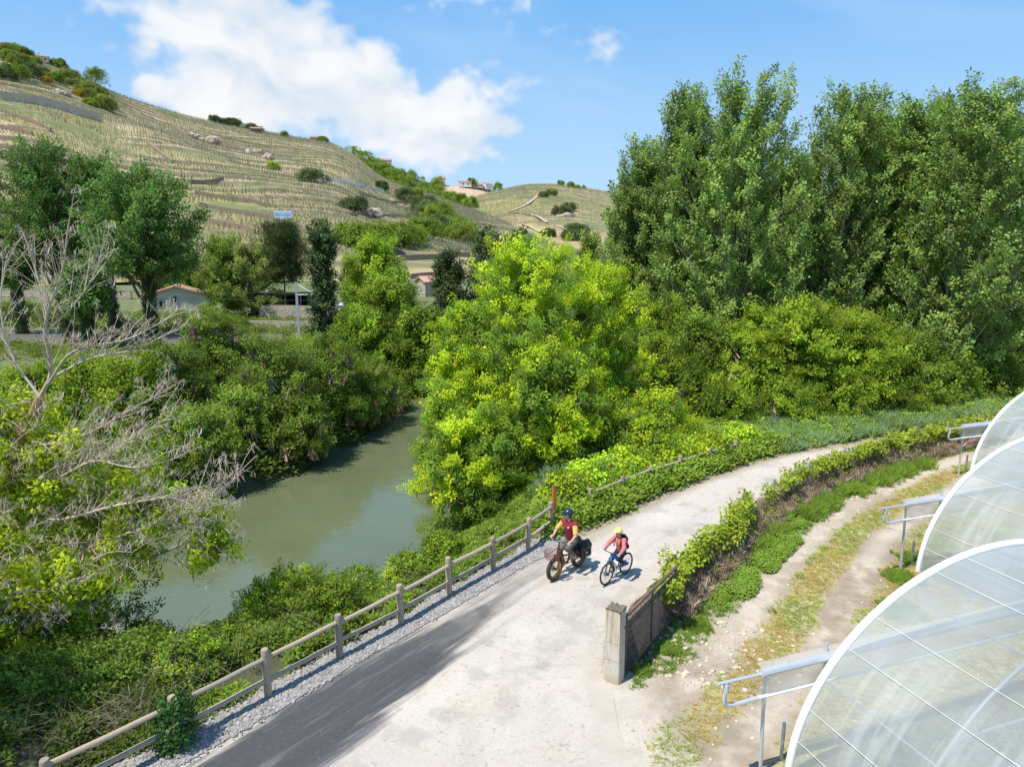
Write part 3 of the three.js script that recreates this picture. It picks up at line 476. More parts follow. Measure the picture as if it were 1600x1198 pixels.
function growTree(kind, x, z, H, R, seed, label, group, catName) {
  const K = KIND[kind], r = rng(seed), y0 = groundH(x, z);
  const shrubby = K.tr < 0.13;
  const names = { poplar: ['poplar_tree', 'tree'], darkpoplar: ['poplar_tree', 'tree'], pine: ['pine_tree', 'tree'], ivycolumn: ['ivy_covered_tree', 'tree'], bareivy: ['ivy_covered_tree', 'tree'] };
  const [nm, cat] = names[kind] || (shrubby ? ['shrub', 'shrub'] : ['leafy_tree', 'tree']);
  const T = thing(nm, label, cat, [x, y0, z], 0, group);
  const wood = new MB(), lv = SP[K.sp][seed % SP[K.sp].length], sc = new Scatter();
  const lean = [(r() - 0.5) * 0.06 * H, (r() - 0.5) * 0.06 * H], top = H * (shrubby ? 0.7 : 0.93);
  const trunk = []; for (let k = 0; k <= 8; k++) { const t = k / 8; trunk.push(V3(lean[0] * t + (vnoise(t * 3, seed) - 0.5) * 0.05 * H * t, top * t - 0.15, lean[1] * t + (vnoise(t * 3, seed + 50) - 0.5) * 0.05 * H * t)); }
  const tc = new THREE.CatmullRomCurve3(trunk), rad = (t) => lerp(K.tr, 0.02, Math.pow(t, 0.75));
  wood.tube(trunk, trunk.map((_, k) => rad(k / 8) * (k === 0 ? 1.35 : 1)), shrubby ? 5 : 7);
  if (kind === 'poplar' || kind === 'darkpoplar') { // forked leader
    for (let f = 0; f < 2; f++) { const a = r() * 6.28, t0 = 0.16 + 0.14 * f + r() * 0.1, b = tc.getPoint(t0), e = V3(b.x + Math.cos(a) * R * 0.55, H * (0.8 + 0.1 * r()), b.z + Math.sin(a) * R * 0.55), m = b.clone().lerp(e, 0.4); m.x += Math.cos(a) * R * 0.14; m.z += Math.sin(a) * R * 0.14; const pp = curve([b, m, e], 7); wood.tube(pp, pp.map((_, k) => lerp(rad(t0) * 0.75, 0.02, k / 7)), 6); }
  }
  const own = 0.82 + r() * 0.36, mixT = K.mixm ? MIXC[K.mixm] : null;
  const put = (p, d, big, tone) => {
    const b = own * tone * (0.84 + r() * 0.34), yv = (r() - 0.5) * 0.22; let c = [b * (1 + yv), b, b * (1 - yv * 0.6)];
    if (mixT && tone < (K.m === 'lime' ? 0.95 : 0.93)) c = [c[0] * mixT[0], c[1] * mixT[1], c[2] * mixT[2]];
    sc.add(p.x + (r() - 0.5) * 0.12, p.y + (r() - 0.5) * 0.12, p.z + (r() - 0.5) * 0.12, d, K.sz * (0.7 + r() * 0.6) * big, r() * 6.28, ...c);
  };
  const P = V3(0, 0, 0), D = V3(0, 0, 0), tips = [];
  for (let i = 0; i < K.n; i++) {
    const q = Math.pow((i + r()) / K.n, shrubby ? 0.85 : 0.95), tipH = lerp(K.bot, 1, q) * H, fill = i % 3 === 0 ? 0.35 + 0.4 * r() : 0.82 + 0.28 * r();
    const az = i * 2.39996 + r() * 0.9, tr = Math.max(0.05, R * K.env(q) * fill), el = lerp(K.e[0], K.e[1], q) + (r() - 0.5) * 14, rise = tr * Math.tan(el * Math.PI / 180);
    const bh = clamp((tipH - rise) / top, shrubby ? 0.02 : 0.08, 0.96), b = tc.getPoint(bh), tone = 0.68 + r() * 0.58;
    const tip = V3(lean[0] * q + Math.cos(az) * tr, tipH, lean[1] * q + Math.sin(az) * tr), mid = b.clone().lerp(tip, 0.5); mid.y += (kind === 'poplar' ? -0.06 : 0.10) * tr; mid.x += (r() - 0.5) * tr * 0.2; mid.z += (r() - 0.5) * tr * 0.2;
    const path = curve([b, mid, tip], 5), L = b.distanceTo(tip), r0 = Math.min(rad(bh) * 0.6, 0.02 + L * 0.014);
    wood.tube(path, path.map((_, k) => lerp(r0, 0.008, k / 5)), 4, false);
    const bd = tip.clone().sub(mid).normalize(); tips.push(tip);
    for (let k = 0; k < K.sub; k++) {
      const s = 0.3 + 0.7 * (k + r()) / K.sub, st = path[Math.min(4, Math.floor(s * 5))].clone().lerp(path[Math.min(5, Math.floor(s * 5) + 1)], (s * 5) % 1), a2 = r() * 6.283;
      D.set(Math.cos(a2), (r() - (K.flatsub ? 0.5 : 0.32)) * (K.flatsub ? 0.5 : 1.5), Math.sin(a2)).normalize().multiplyScalar(0.9).addScaledVector(bd, 0.75).normalize();
      if (kind === 'poplar') D.y = Math.abs(D.y) + 0.25;
      D.normalize();
      const l2 = Math.max(0.25, R * K.subL * (0.55 + 0.7 * r()) * (1.15 - 0.45 * s)), end = st.clone().addScaledVector(D, l2);
      if (k % 2 === 0) wood.tube([st, st.clone().lerp(end, 0.5).add(V3(0, l2 * 0.05, 0)), end], [r0 * 0.4 + 0.004, 0.006, 0.004], 3, false);
      const m = Math.max(1, Math.round(l2 / K.gap));
      for (let j = 0; j <= m; j++) { const f = 0.25 + 0.75 * j / m; P.copy(st).lerp(end, f); if (P.y + y0 < WATER + 0.1 && P.y < 0.2) continue; put(P, D, j === m ? 1.1 : 0.95, tone); }
    }
    put(tip, bd, 1.15, tone);
  }
  for (let k = 0; k < 8; k++) put(tc.getPoint(0.86 + 0.14 * k / 8), Y, 1.05, 1.05);
  if (K.vines) for (let k = 0; k < K.vines; k++) {          // bare twigs and creepers hanging on the outside
    const a = tips[Math.floor(r() * tips.length)], l = (0.5 + r() * 1.4) * Math.min(1.4, R * 0.7), e = V3(a.x * 1.04 + (r() - 0.5) * 0.7, Math.max(0, a.y - l), a.z * 1.04 + (r() - 0.5) * 0.7), pp = curve([a, a.clone().lerp(e, 0.5).add(V3((r() - 0.5) * 0.4, 0.12, (r() - 0.5) * 0.4)), e], 4);
    wood.tube(pp, [0.013, 0.013, 0.011, 0.009, 0.006], 3, false);
  }
  part(shrubby ? 'stem' : 'trunk', wood.done(), M[K.wood], T);
  sc.build(shrubby ? 'foliage' : 'crown', lv, M[K.m], T);
  if (K.tangle) { const s = new Scatter(); for (let k = 0; k < K.tangle; k++) { const a = tips[Math.floor(r() * tips.length)]; s.add(a.x, a.y, a.z, V3((r() - 0.5), 1, (r() - 0.5)), 2.2 + r() * 2.2, r() * 6, 0.62 + r() * 0.3, 0.55 + r() * 0.25, 0.5 + r() * 0.2); } s.build('dry_creeper', tassels[0], M.dry, T); }
  if (K.ivy) { const s = new Scatter(); for (let k = 0; k < 420; k++) { const t = Math.pow(r(), 1.2) * K.ivy, p = tc.getPoint(t), a = r() * 6.28, q = rad(t) * 0.8 + r() * 0.2; s.add(p.x + Math.cos(a) * q, p.y, p.z + Math.sin(a) * q, V3(Math.cos(a), 0.3, Math.sin(a)), 0.9 + r() * 0.5, r() * 6, 0.8, 0.85, 0.9); } s.build('ivy', SP.ivy[0], M.dark, T); }
  return T;
}
// [kind, x, top, z, crown radius, what it looks like, which group it stands in]
const VEG = [
  ["poplar", 8.3, 13.58, -50, 1.4, "outermost poplar of the row, short, next to the lime green tree", "poplars behind the road"],
  ["poplar", 9.26, 15.9, -49, 2.01, "slim sloping poplar between the lime green tree and the taller poplars", "poplars behind the road"],
  ["poplar", 11.46, 18.6, -46, 1.54, "narrow pointed poplar just beside the tallest broad poplar", "poplars behind the road"],
  ["poplar", 13.9, 18.59, -43, 3.13, "tallest broad poplar with pale forked trunk, beside the sky gap", "poplars behind the road"],
  ["poplar", 20.01, 15.45, -50, 2.23, "lower poplar filling the notch beneath the sky gap", "poplars behind the road"],
  ["poplar", 20.09, 18.1, -44, 2.3, "poplar with rounded top just past the sky gap", "poplars behind the road"],
  ["poplar", 24.43, 17.81, -47, 1.75, "thin poplar second along from the sky gap", "poplars behind the road"],
  ["poplar", 25.19, 17.5, -45, 1.59, "thin poplar third along from the sky gap", "poplars behind the road"],
  ["poplar", 28.87, 18.43, -49, 1.37, "very slim poplar tucked beside the last broad poplar", "poplars behind the road"],
  ["poplar", 25.93, 17.6, -41, 2.3, "broad poplar with ragged twin top near the greenhouses", "poplars behind the road"],
  ["poplar", 30.11, 16.97, -43, 2.33, "poplar cut by the edge of the photo above the greenhouses", "poplars behind the road"],
  ["poplar", 16.29, 17.57, -56, 3.12, "shaded poplar standing behind the tallest broad poplar", "poplars behind the road"],
  ["poplar", 28.63, 17.73, -57, 3.28, "shaded poplar standing behind the two thin poplars", "poplars behind the road"],
  ["poplar", 34.6, 18.21, -57, 3.17, "shaded poplar standing behind the ragged twin top", "poplars behind the road"],
  ["poplar", 12.69, 14.83, -57, 2.91, "shaded poplar standing behind the narrow pointed one", "poplars behind the road"],
  ["lime", 1.02, 8.94, -32, 3.01, "tall lime green tree with the highest crown beside the river", "lime green trees by the river bend"],
  ["lime", 4.26, 7.84, -34.5, 2.98, "broad lime green tree between the tallest lime tree and the poplars", "lime green trees by the river bend"],
  ["lime", -2.04, 6.0, -34, 2.11, "lime green tree leaning out towards the narrow river bend", "lime green trees by the river bend"],
  ["limelow", -1.49, 2.19, -26.9, 2.35, "low lime green tree drooping over the water below the fence", "lime green trees by the river bend"],
  ["limelow", 5.39, 1.59, -29.8, 2.25, "rounded lime green bush nearest the bend of the road", "lime green trees by the river bend"],
  ["lime", 1.82, 4.39, -28.6, 2.11, "lime green tree with brown vines showing between its branches", "lime green trees by the river bend"],
  ["limelow", 6.63, 2.16, -30.4, 1.61, "lime green bush between the rounded bush and the tall grass verge", "lime green trees by the river bend"],
  ["limelow", -2.97, 2.59, -31.5, 1.48, "small lime green bush with boughs touching the river", "lime green trees by the river bend"],
  ["limefar", -10.73, 6.05, -60, 3.45, "dense green tree closing the far end of the river", "trees at the far end of the river"],
  ["limefar", -7.25, 3.75, -54, 2.31, "pale green tree on the bank under the small stone hut", "trees at the far end of the river"],
  ["limefar", -12.33, 3.56, -56, 2.49, "dull green tree hung with vines left of the river end", "trees at the far end of the river"],
  ["limebright", -15.03, 9.55, -76, 3.09, "bright green tree in front of the vineyard wall, apart from the rest", "trees at the far end of the river"],
  ["dark", -3.33, 10.85, -92, 2.88, "dark green tree peeping above the lime green crowns", "trees at the far end of the river"],
  ["dark", 1.03, 10.58, -95, 2.62, "smaller dark green tree just above the tallest lime crown", "trees at the far end of the river"],
  ["olive", 10.86, 10.77, -96, 1.77, "rounded soft green tree at the foot of the round hill", "trees at the far end of the river"],
  ["dark", -8.2, 7.92, -90, 1.99, "dark thicket tree beside the gully below the vineyard", "trees at the far end of the river"],
  ["shrub", -18.07, 4.87, -42, 2.35, "tall shrub crowned with vines below the railway", "shrubs along the far river bank"],
  ["shrub", -12.94, 3.82, -37, 2.64, "large bush trailing brown vines half way along the far bank", "shrubs along the far river bank"],
  ["shrub", -18.6, 3.51, -37, 2.08, "bush between the dead branches and the vine crowned shrub", "shrubs along the far river bank"],
  ["shrub", -11.28, 3.21, -41, 2.76, "broad bush with brownish top on the far bank", "shrubs along the far river bank"],
  ["shrub", -9.7, 1.63, -44, 2.3, "rounded bush last before the river narrows", "shrubs along the far river bank"],
  ["shrub", -13.86, 1.73, -34.5, 1.82, "bush at the water edge behind the bare twigs", "shrubs along the far river bank"],
  ["shrub", -11.6, 1.11, -35.5, 1.87, "curtain of vines hanging over the water on the far bank", "shrubs along the far river bank"],
  ["shrub", -14.76, 1.24, -31, 1.75, "dark bush beside the bare twig tips at the bank", "shrubs along the far river bank"],
  ["shrub", -10.14, -0.13, -42, 1.8, "low bush reaching over the water near the narrows", "shrubs along the far river bank"],
  ["shruby", -19.13, 3.3, -34, 1.92, "leafy bush behind the dead branches, near the bank", "shrubs along the far river bank"],
  ["shruby", -24.5, 2.45, -39, 2.19, "yellow green bush behind the lichen covered limb", "shrubs along the far river bank"],
  ["shruby", -29.1, 1.58, -41, 2.3, "yellow green bush at the photo edge below the rails", "shrubs along the far river bank"],
  ["shrub", -8.82, -0.39, -48, 1.34, "small bush where the river disappears", "shrubs along the far river bank"],
  ["shrub", -16.02, 0.3, -29, 1.65, "bush shading the water beyond the foreground tree", "shrubs along the far river bank"],
  ["shrub", -16.61, 3.05, -44, 1.89, "upright bush right below the railway mast", "shrubs along the far river bank"],
  ["shruby", -14.37, 2.61, -46, 1.8, "light green bush below the ivy covered trunk", "shrubs along the far river bank"],
  ["darkpoplar", -46.36, 18.74, -72, 4.92, "large dark poplar with dense crown above the dead branches", "dark poplars beyond the river"],
  ["darkpoplar", -33.52, 15.35, -64, 4.62, "dark poplar with ivy clad trunk in front of the white cottage", "dark poplars beyond the river"],
  ["darkpoplar", -42.56, 17.77, -74, 2.32, "slender dark poplar between the two large dark poplars", "dark poplars beyond the river"],
  ["darkpoplar", -55.49, 11.5, -78, 2.45, "small dark tree at the photo edge under the retaining wall", "dark poplars beyond the river"],
  ["darkpoplar", -40.53, 6.97, -66, 1.59, "low leafy offshoot under the slender dark poplar", "dark poplars beyond the river"],
  ["mid", -37.95, 10.03, -92, 3.22, "full green tree rising behind the white cottage", "trees behind the railway"],
  ["midpale", -34.42, 9.22, -92, 3.56, "pale green tree left of the pine", "trees behind the railway"],
  ["pine", -30.83, 11.72, -94, 2.94, "dark pine with a bare straight trunk above the open shed", "trees behind the railway"],
  ["mid", -51.63, 7.23, -110, 2.83, "green tree touching the cottage roof", "trees behind the railway"],
  ["ivycolumn", -18.88, 11.07, -69, 1.72, "dead trunk wrapped in dark ivy like a column", "trees behind the railway"],
  ["bareivy", -18.38, 7.44, -80, 1.48, "thin half bare tree with ivy beside the bright green tree", "trees behind the railway"],
  ["dark2", -62.72, 1.71, -88, 3.24, "dark hedge shrub at the photo edge above the rails", "shrubs along the railway"],
  ["dark2", -56.27, 1.39, -86, 2.69, "dark shrub beside the railway mast behind the dead branches", "shrubs along the railway"],
  ["dark2", -38.74, 0.63, -84, 3.1, "shrub in front of the white cottage gable", "shrubs along the railway"],
  ["dark2", -45.27, 0.36, -80, 2.51, "low shrub at the ivy clad trunk beside the rails", "shrubs along the railway"],
  ["dark2", -33.48, -0.08, -82, 2.57, "low shrub beside the rails below the pale green tree", "shrubs along the railway"],
  ["bright", 8.88, 5.8, -41, 1.99, "shrub against the outermost poplars", "undergrowth shrubs below the poplars"],
  ["dark2", 10.17, 4.99, -38.5, 2.02, "shrub hung with dry vines beside the lime trees", "undergrowth shrubs below the poplars"],
  ["bright", 12.37, 4.26, -38, 2.06, "dense shrub beneath the trunk of the tallest poplar", "undergrowth shrubs below the poplars"],
  ["layered", 14.06, 5.29, -37.5, 1.97, "light green shrub in front of a tangle of dead stems", "undergrowth shrubs below the poplars"],
  ["layered", 16.0, 5.68, -37, 2.15, "tallest layered shrub with flat yellow green sprays", "undergrowth shrubs below the poplars"],
  ["layered", 18.94, 5.02, -37.5, 2.18, "layered yellow green shrub next to the tallest layered one", "undergrowth shrubs below the poplars"],
  ["dark2", 22.23, 3.91, -38.5, 2.09, "shrub in half shade before the thin poplars", "undergrowth shrubs below the poplars"],
  ["dark2", 25.53, 2.66, -40, 1.87, "dark shrub at the shady end of the verge", "undergrowth shrubs below the poplars"],
  ["dark2", 28.59, 2.51, -41, 2.15, "dark bush above the crest of the farthest greenhouse", "undergrowth shrubs below the poplars"],
  ["dark2", 31.36, 2.99, -42, 1.96, "dark bush at the photo edge over the greenhouses", "undergrowth shrubs below the poplars"],
  ["bright", 10.58, 1.76, -35, 1.84, "low bright bush above the grey green nettles", "undergrowth shrubs below the poplars"],
  ["bright", 14.41, 1.73, -35.5, 1.87, "low bright bush by the middle of the verge", "undergrowth shrubs below the poplars"],
  ["bright", 17.36, 2.04, -36, 1.76, "low bush with drooping leaves by the verge", "undergrowth shrubs below the poplars"],
  ["bright", 8.65, 3.02, -35.5, 1.6, "fresh green bush close behind the rounded lime bush", "undergrowth shrubs below the poplars"],
  ["bright", 20.96, 1.43, -37, 1.73, "low bush at the shady part of the verge", "undergrowth shrubs below the poplars"],
  ["bright", 24.02, 0.83, -38.5, 1.44, "last low bush before the road vanishes", "undergrowth shrubs below the poplars"],
  ["shade", -13.0, 8.2, -9.7, 2.7, "tall green tree out of view near the first fence post, added to shade the bank", ""],
  ["shade", -13.7, 3.4, -12.6, 2.3, "slim green tree out of view beside the lichen covered trunk, added for its shade", ""],
  ["near", -5.61, 0.23, -16.6, 1.61, "large rounded bush between the fence and the water", "bushes on the near river bank"],
  ["near", -6.21, -0.28, -14.9, 0.79, "bush below the ivy covered fence post", "bushes on the near river bank"],
  ["near", -4.29, -0.72, -17.8, 0.45, "small bush end of the large rounded one by the water", "bushes on the near river bank"],
  ["near", -4.43, -0.45, -15.6, 0.61, "low bush against the fence under the large rounded bush", "bushes on the near river bank"],
  ["neardark", -9.43, 0.18, -12.2, 1.15, "dark bush at the lowest corner of the photo", "bushes on the near river bank"],
  ["neardark", -8.36, 0.1, -12.8, 0.89, "dark shrub tangled with dead wood behind the fence", "bushes on the near river bank"],
  ["neardark", -8.77, -0.35, -15.0, 0.59, "shrub leaning over the dark inlet of the river", "bushes on the near river bank"],
  ["neardark", -11.12, 0.11, -14.0, 0.83, "dark shrub around the foot of the lichen covered trunk", "bushes on the near river bank"],
  ["neardark", -7.31, -0.98, -15.2, 0.54, "shrub between the big rounded bush and the dark inlet", "bushes on the near river bank"],
  ["near", -6.8, -0.22, -13.2, 0.52, "low shrub touching the back of the ivy covered post", "bushes on the near river bank"],
  ["neardark", -10.21, 0.14, -14.6, 0.72, "shrub full of hanging stems under the dead branches", "bushes on the near river bank"],
  ["neardark", -8.15, -0.1, -13.6, 0.59, "dark shrub above the fallen pale branch", "bushes on the near river bank"],
  ["near", -2.96, -1.1, -18.4, 0.39, "small leafy shrub on the bank behind the middle fence posts", "bushes on the near river bank"],
  ["near", -2.11, -0.9, -19.6, 0.38, "small shrub by the water before the lime green tree", "bushes on the near river bank"],
  ["nearlime", 2.97, 0.58, -24.5, 0.93, "bushy bramble beside the riders on the verge", "bushes on the near river bank"],
  ["nearlime", 4.68, 0.38, -26.2, 0.85, "bramble bush growing over the old fence", "bushes on the near river bank"],
  ["nearlime", 6.39, 0.1, -27.6, 0.78, "bramble bush swallowing the rail of the overgrown fence", "bushes on the near river bank"],
  ["nearlime", 3.9, 0.35, -25.2, 0.86, "low bramble bush at the start of the overgrown fence", "bushes on the near river bank"],
  ["nearlime", 7.47, 0.14, -28.2, 0.64, "small bramble against the overgrown fence", "bushes on the near river bank"],
  ["nearlime", 8.41, 0.41, -28.6, 0.54, "small round bush hiding the overgrown rail", "bushes on the near river bank"],
  ["nearlime", 10.21, 0.3, -30, 0.62, "bramble in front of the last fence post", "bushes on the near river bank"],
  ["nearlime", 1.9, 0.48, -23, 0.57, "bramble clump around the orange steel post", "bushes on the near river bank"]
];
VEG.forEach(([kind, x, top, z, R, label, group], i) => {
  growTree(kind, x, z, y2(kind, x, z, top), R, 1000 + i * 17, label, group);
});
function y2(kind, x, z, top) { return Math.max(0.6, top - groundH(x, z)); }

// ---------------------------------------------------------------- the foreground tree: box elder with dead, lichen covered limbs full of old seed keys
{
  const LIMBS = [
  [[[-11.29, -0.81, -15.2], [-11.73, 0.09, -15.4], [-12.11, 1.16, -15.6], [-12.03, 2.64, -15.6], [-11.57, 4.23, -15.6], [-10.83, 5.47, -15.5]], 0.17, 0.09],
  [[[-10.83, 5.47, -15.5], [-10.49, 6.07, -15.5], [-10.46, 6.96, -15.4], [-10.3, 7.53, -15.4], [-9.87, 8.24, -15.3], [-9.52, 9.33, -15.2]], 0.075, 0.02],
  [[[-10.53, 5.79, -15.4], [-9.75, 6.54, -15.1], [-9.04, 6.74, -14.9], [-8.22, 6.91, -14.7], [-7.04, 7.47, -14.5]], 0.055, 0.015],
  [[[-10.58, 5.9, -15.6], [-9.83, 6.3, -15.9], [-8.82, 6.51, -16], [-7.67, 7.04, -16.2]], 0.05, 0.012],
  [[[-12.03, 2.64, -15.6], [-10.45, 2.69, -15], [-8.84, 3.19, -14.6], [-7.53, 3.48, -14.3], [-6.46, 3.6, -14.1], [-5.77, 4.1, -14]], 0.06, 0.012],
  [[[-12.04, 1.66, -15.6], [-10.38, 1.81, -15.2], [-8.74, 2.46, -14.8], [-7.24, 3.0, -14.5], [-6.54, 3.26, -14.4]], 0.045, 0.01],
  [[[-10.3, 7.53, -15.4], [-10.52, 8.09, -15.5], [-10.66, 8.79, -15.6]], 0.035, 0.012],
  [[[-11.57, 4.23, -15.6], [-9.9, 4.58, -15.2], [-8.5, 5.28, -14.9], [-7.4, 5.88, -14.8]], 0.05, 0.012],
  [[[-11.61, 3.91, -15.6], [-12.02, 5.04, -15.4], [-12.24, 6.41, -15.2]], 0.06, 0.02],
  [[[-12.03, 2.64, -15.6], [-10.17, 3.77, -15], [-8.55, 4.61, -14.6], [-7.34, 5.26, -14.4]], 0.05, 0.012],
  [[[-10.83, 5.47, -15.5], [-11.54, 6.32, -15.8], [-11.82, 7.48, -16], [-11.65, 8.64, -16.2]], 0.05, 0.015],
  [[[-10.46, 6.96, -15.4], [-9.78, 7.66, -15.6], [-9.38, 8.36, -15.8], [-9.23, 8.93, -15.9]], 0.035, 0.01],
  [[[-10.17, 3.77, -15], [-8.9, 4.35, -14.2], [-7.75, 4.4, -13.6], [-6.48, 4.77, -13.2]], 0.03, 0.01],
  [[[-11.73, 0.09, -15.4], [-10.93, 0.39, -15.8], [-10.24, 0.87, -16.2], [-9.12, 0.95, -16.4]], 0.1, 0.03],
  [[[-11.49, -0.36, -15.3], [-11.74, 0.81, -15.0], [-12.2, 1.71, -14.8]], 0.06, 0.03]
  ];
  const bx = -12.3, bz = -15.6, by = groundH(bx, bz);
  const T = thing('leafy_tree', 'big foreground tree with dead lichen covered branches hung with dry seed keys', 'tree', [bx, by, bz]);
  const r = rng(77), trunk = new MB(), dead = new MB(), leaves = new Scatter(), keys = new Scatter(), ivy = new Scatter();
  const loc = (p) => V3(p[0] - bx, p[1] - by, p[2] - bz);
  LIMBS.forEach(([pts, r0, r1], li) => {
    const path = curve(pts.map(loc), 14); const N = path.length - 1;
    const rk = li ? 0.68 : 1; (li === 0 || li === 13 || li === 14 ? trunk : dead).tube(path, path.map((_, k) => rk * lerp(r0, r1, k / N)), li === 0 ? 10 : 7);
    if (li === 0) return;
    const L = path.reduce((s, p, k) => k ? s + p.distanceTo(path[k - 1]) : 0, 0), nb = Math.round(L * 7.5);
    for (let k = 0; k < nb; k++) {
      const f = 0.15 + 0.85 * (k + r()) / nb, i = Math.min(N - 1, Math.floor(f * N)), st = path[i].clone().lerp(path[i + 1], f * N - i), dir = path[i + 1].clone().sub(path[i]).normalize();
      const d = dir.multiplyScalar(0.8).add(V3(r() - 0.5, r() * 0.9 - 0.2, r() - 0.5).multiplyScalar(1.5)).normalize(), l = (0.35 + r() * 1.0) * (1.15 - 0.5 * f);
      const mid = st.clone().addScaledVector(d, l * 0.5).add(V3(0, 0.05, 0)), end = st.clone().addScaledVector(d, l).add(V3(0, (r() - 0.2) * 0.25, 0));
      dead.tube([st, mid, end], [lerp(r0, r1, f) * 0.32 + 0.004, 0.007, 0.004], 4, false);
      for (let q = 0; q < 2; q++) { const s2 = st.clone().lerp(end, 0.4 + 0.5 * r()), e2 = s2.clone().add(V3((r() - 0.5), (r() - 0.35) * 0.8, (r() - 0.5)).multiplyScalar(0.5)); dead.tube([s2, e2], [0.006, 0.003], 3, false); if (r() < 0.5) keys.add(e2.x, e2.y, e2.z, Y, 0.55 + r() * 0.55, r() * 6, 0.95 + r() * 0.3, 0.9 + r() * 0.28, 0.85 + r() * 0.28); }
      if (r() < 0.7) keys.add(end.x, end.y, end.z, Y, 0.65 + r() * 0.6, r() * 6, 0.95 + r() * 0.3, 0.9 + r() * 0.28, 0.85 + r() * 0.28);
    }
  });
  // living crown: clumps of yellow green leaflets on their own twigs
  const clumps = [[0.4,6.6,0.2,0.9],[1.0,5.9,-0.2,0.8],[0.2,5.4,0.5,1.3],[1.4,5.0,0.2,1.2],[-0.8,5.8,0.2,1.3],[2.6,5.2,-0.3,0.9],[2.3,4.3,0.3,1.3],[0.6,4.2,0.8,1.4],[-0.7,4.4,0.8,1.4],[3.5,4.9,-0.5,0.9],[4.4,4.6,-0.6,0.8],[3.0,4.3,0.0,1.1],[1.7,3.3,0.9,1.2],[0.1,3.1,1.0,1.3],[-1.2,3.2,1.0,1.3],[2.1,3.1,0.5,1.0],[-1.6,6.6,-0.2,1.2],[-1.9,5.0,0.4,1.3],[-2.4,3.8,0.8,1.3],[5.0,3.9,-0.2,0.6],[0.9,7.3,-0.4,0.7],[0.0,7.0,0.3,1.0],[1.9,6.4,0.0,0.9],[-1.0,7.6,0,1.0],[2.9,5.8,-0.2,0.8],[-0.2,5.0,1.2,1.3],[1.4,4.2,1.2,1.2],[2.4,3.6,1.0,1.0]];
  for (const [cx, cy, cz, R] of clumps) {
    for (let k = 0; k < 15; k++) {
      const d = V3(r() - 0.5, (r() - 0.4) * 0.8, r() - 0.5).normalize(), c = V3(cx, cy, cz), e = c.clone().addScaledVector(d, R * (0.6 + 0.45 * r())); e.y -= 0.12;
      trunk.tube([c, c.clone().lerp(e, 0.5).add(V3(0, 0.08, 0)), e], [0.014, 0.009, 0.004], 3, false);
      const tone = 0.8 + r() * 0.4;
      for (let j = 0; j < 7; j++) { const f = 0.35 + 0.65 * j / 6, p = c.clone().lerp(e, f), b = tone * (0.85 + r() * 0.3), yv = (r() - 0.55) * 0.22; leaves.add(p.x + (r() - .5) * 0.3, p.y + (r() - .5) * 0.3, p.z + (r() - .5) * 0.3, V3(d.x + (r() - .5), d.y + (r() - .5), d.z + (r() - .5)), 0.75 + r() * 0.55, r() * 6, b * (1 + yv), b, b * (1 - yv)); }
    }
  }
  // long bare twigs standing out of the leaves
  for (let k = 0; k < 330; k++) { const c = clumps[Math.floor(r() * clumps.length)], a = V3(c[0] + (r() - .5) * c[3] * 1.4, c[1] + (r() - .5) * c[3], c[2] + 0.3 + (r() - .5) * c[3] * 1.4), e = a.clone().add(V3((r() - 0.35) * 1.7, (r() - 0.25) * 1.3, (r() - 0.3) * 1.2)), m = a.clone().lerp(e, 0.5).add(V3(0, 0.1, 0)); dead.tube(curve([a, m, e], 5), [0.013, 0.011, 0.009, 0.007, 0.006, 0.004], 4, false); for (let q = 0; q < 4; q++) { const s = m.clone().lerp(e, r()), f = s.clone().add(V3((r() - .5) * 0.7, (r() - 0.3) * 0.5, (r() - .5) * 0.7)); dead.tube([s, f], [0.006, 0.003], 3, false); if (r() < 0.8) keys.add(f.x, f.y, f.z, Y, 0.6 + r() * 0.7, r() * 6, 1 + r() * 0.3, 0.95 + r() * 0.3, 0.9 + r() * 0.3); } }
  // hanging stems and ivy around the foot
  for (let k = 0; k < 46; k++) { const a = V3(-1.4 + r() * 4.4, 2.2 + r() * 1.8, 0.5 + (r() - 0.5) * 1.6), e = V3(a.x + (r() - 0.5) * 1.4 - 0.1, 0.1 + r() * 0.6, a.z + (r() - 0.5) * 0.8), pp = curve([a, a.clone().lerp(e, 0.5).add(V3((r() - 0.5) * 0.5, 0, (r() - 0.5) * 0.5)), e], 6); dead.tube(pp, pp.map((_, q) => lerp(0.012, 0.028, q / 6) * (0.6 + r() * 0.6)), 4, false); }
  for (let k = 0; k < 500; k++) { const a = V3(-0.2 + r() * 3.6, 0.6 + r() * 2.6, 0.2 + (r() - 0.5) * 2.0); ivy.add(a.x, a.y, a.z, V3(r() - .5, r() * .5, r() - .2), 0.7 + r() * 0.6, r() * 6, 0.8 + r() * 0.4, 0.9 + r() * 0.3, 0.8); }
  part('trunk', trunk.done(), M.barkOchre, T);
  part('dead_branch', dead.done(), bark(0.47, 0.40, 0.31), T);
  leaves.build('crown', SP.acer[0], leafMat(0.47, 0.58, 0.03, { transmission: 0.42 }), T);
  keys.build('seed_keys', tassel(5, { n: 10, l: 0.13, w: 0.0026, spread: 0.12, out: 1.1 }), leafMat(0.56, 0.49, 0.41, { transmission: 0.2 }), T);
  ivy.build('ivy', SP.near[1], M.dark, T);
}

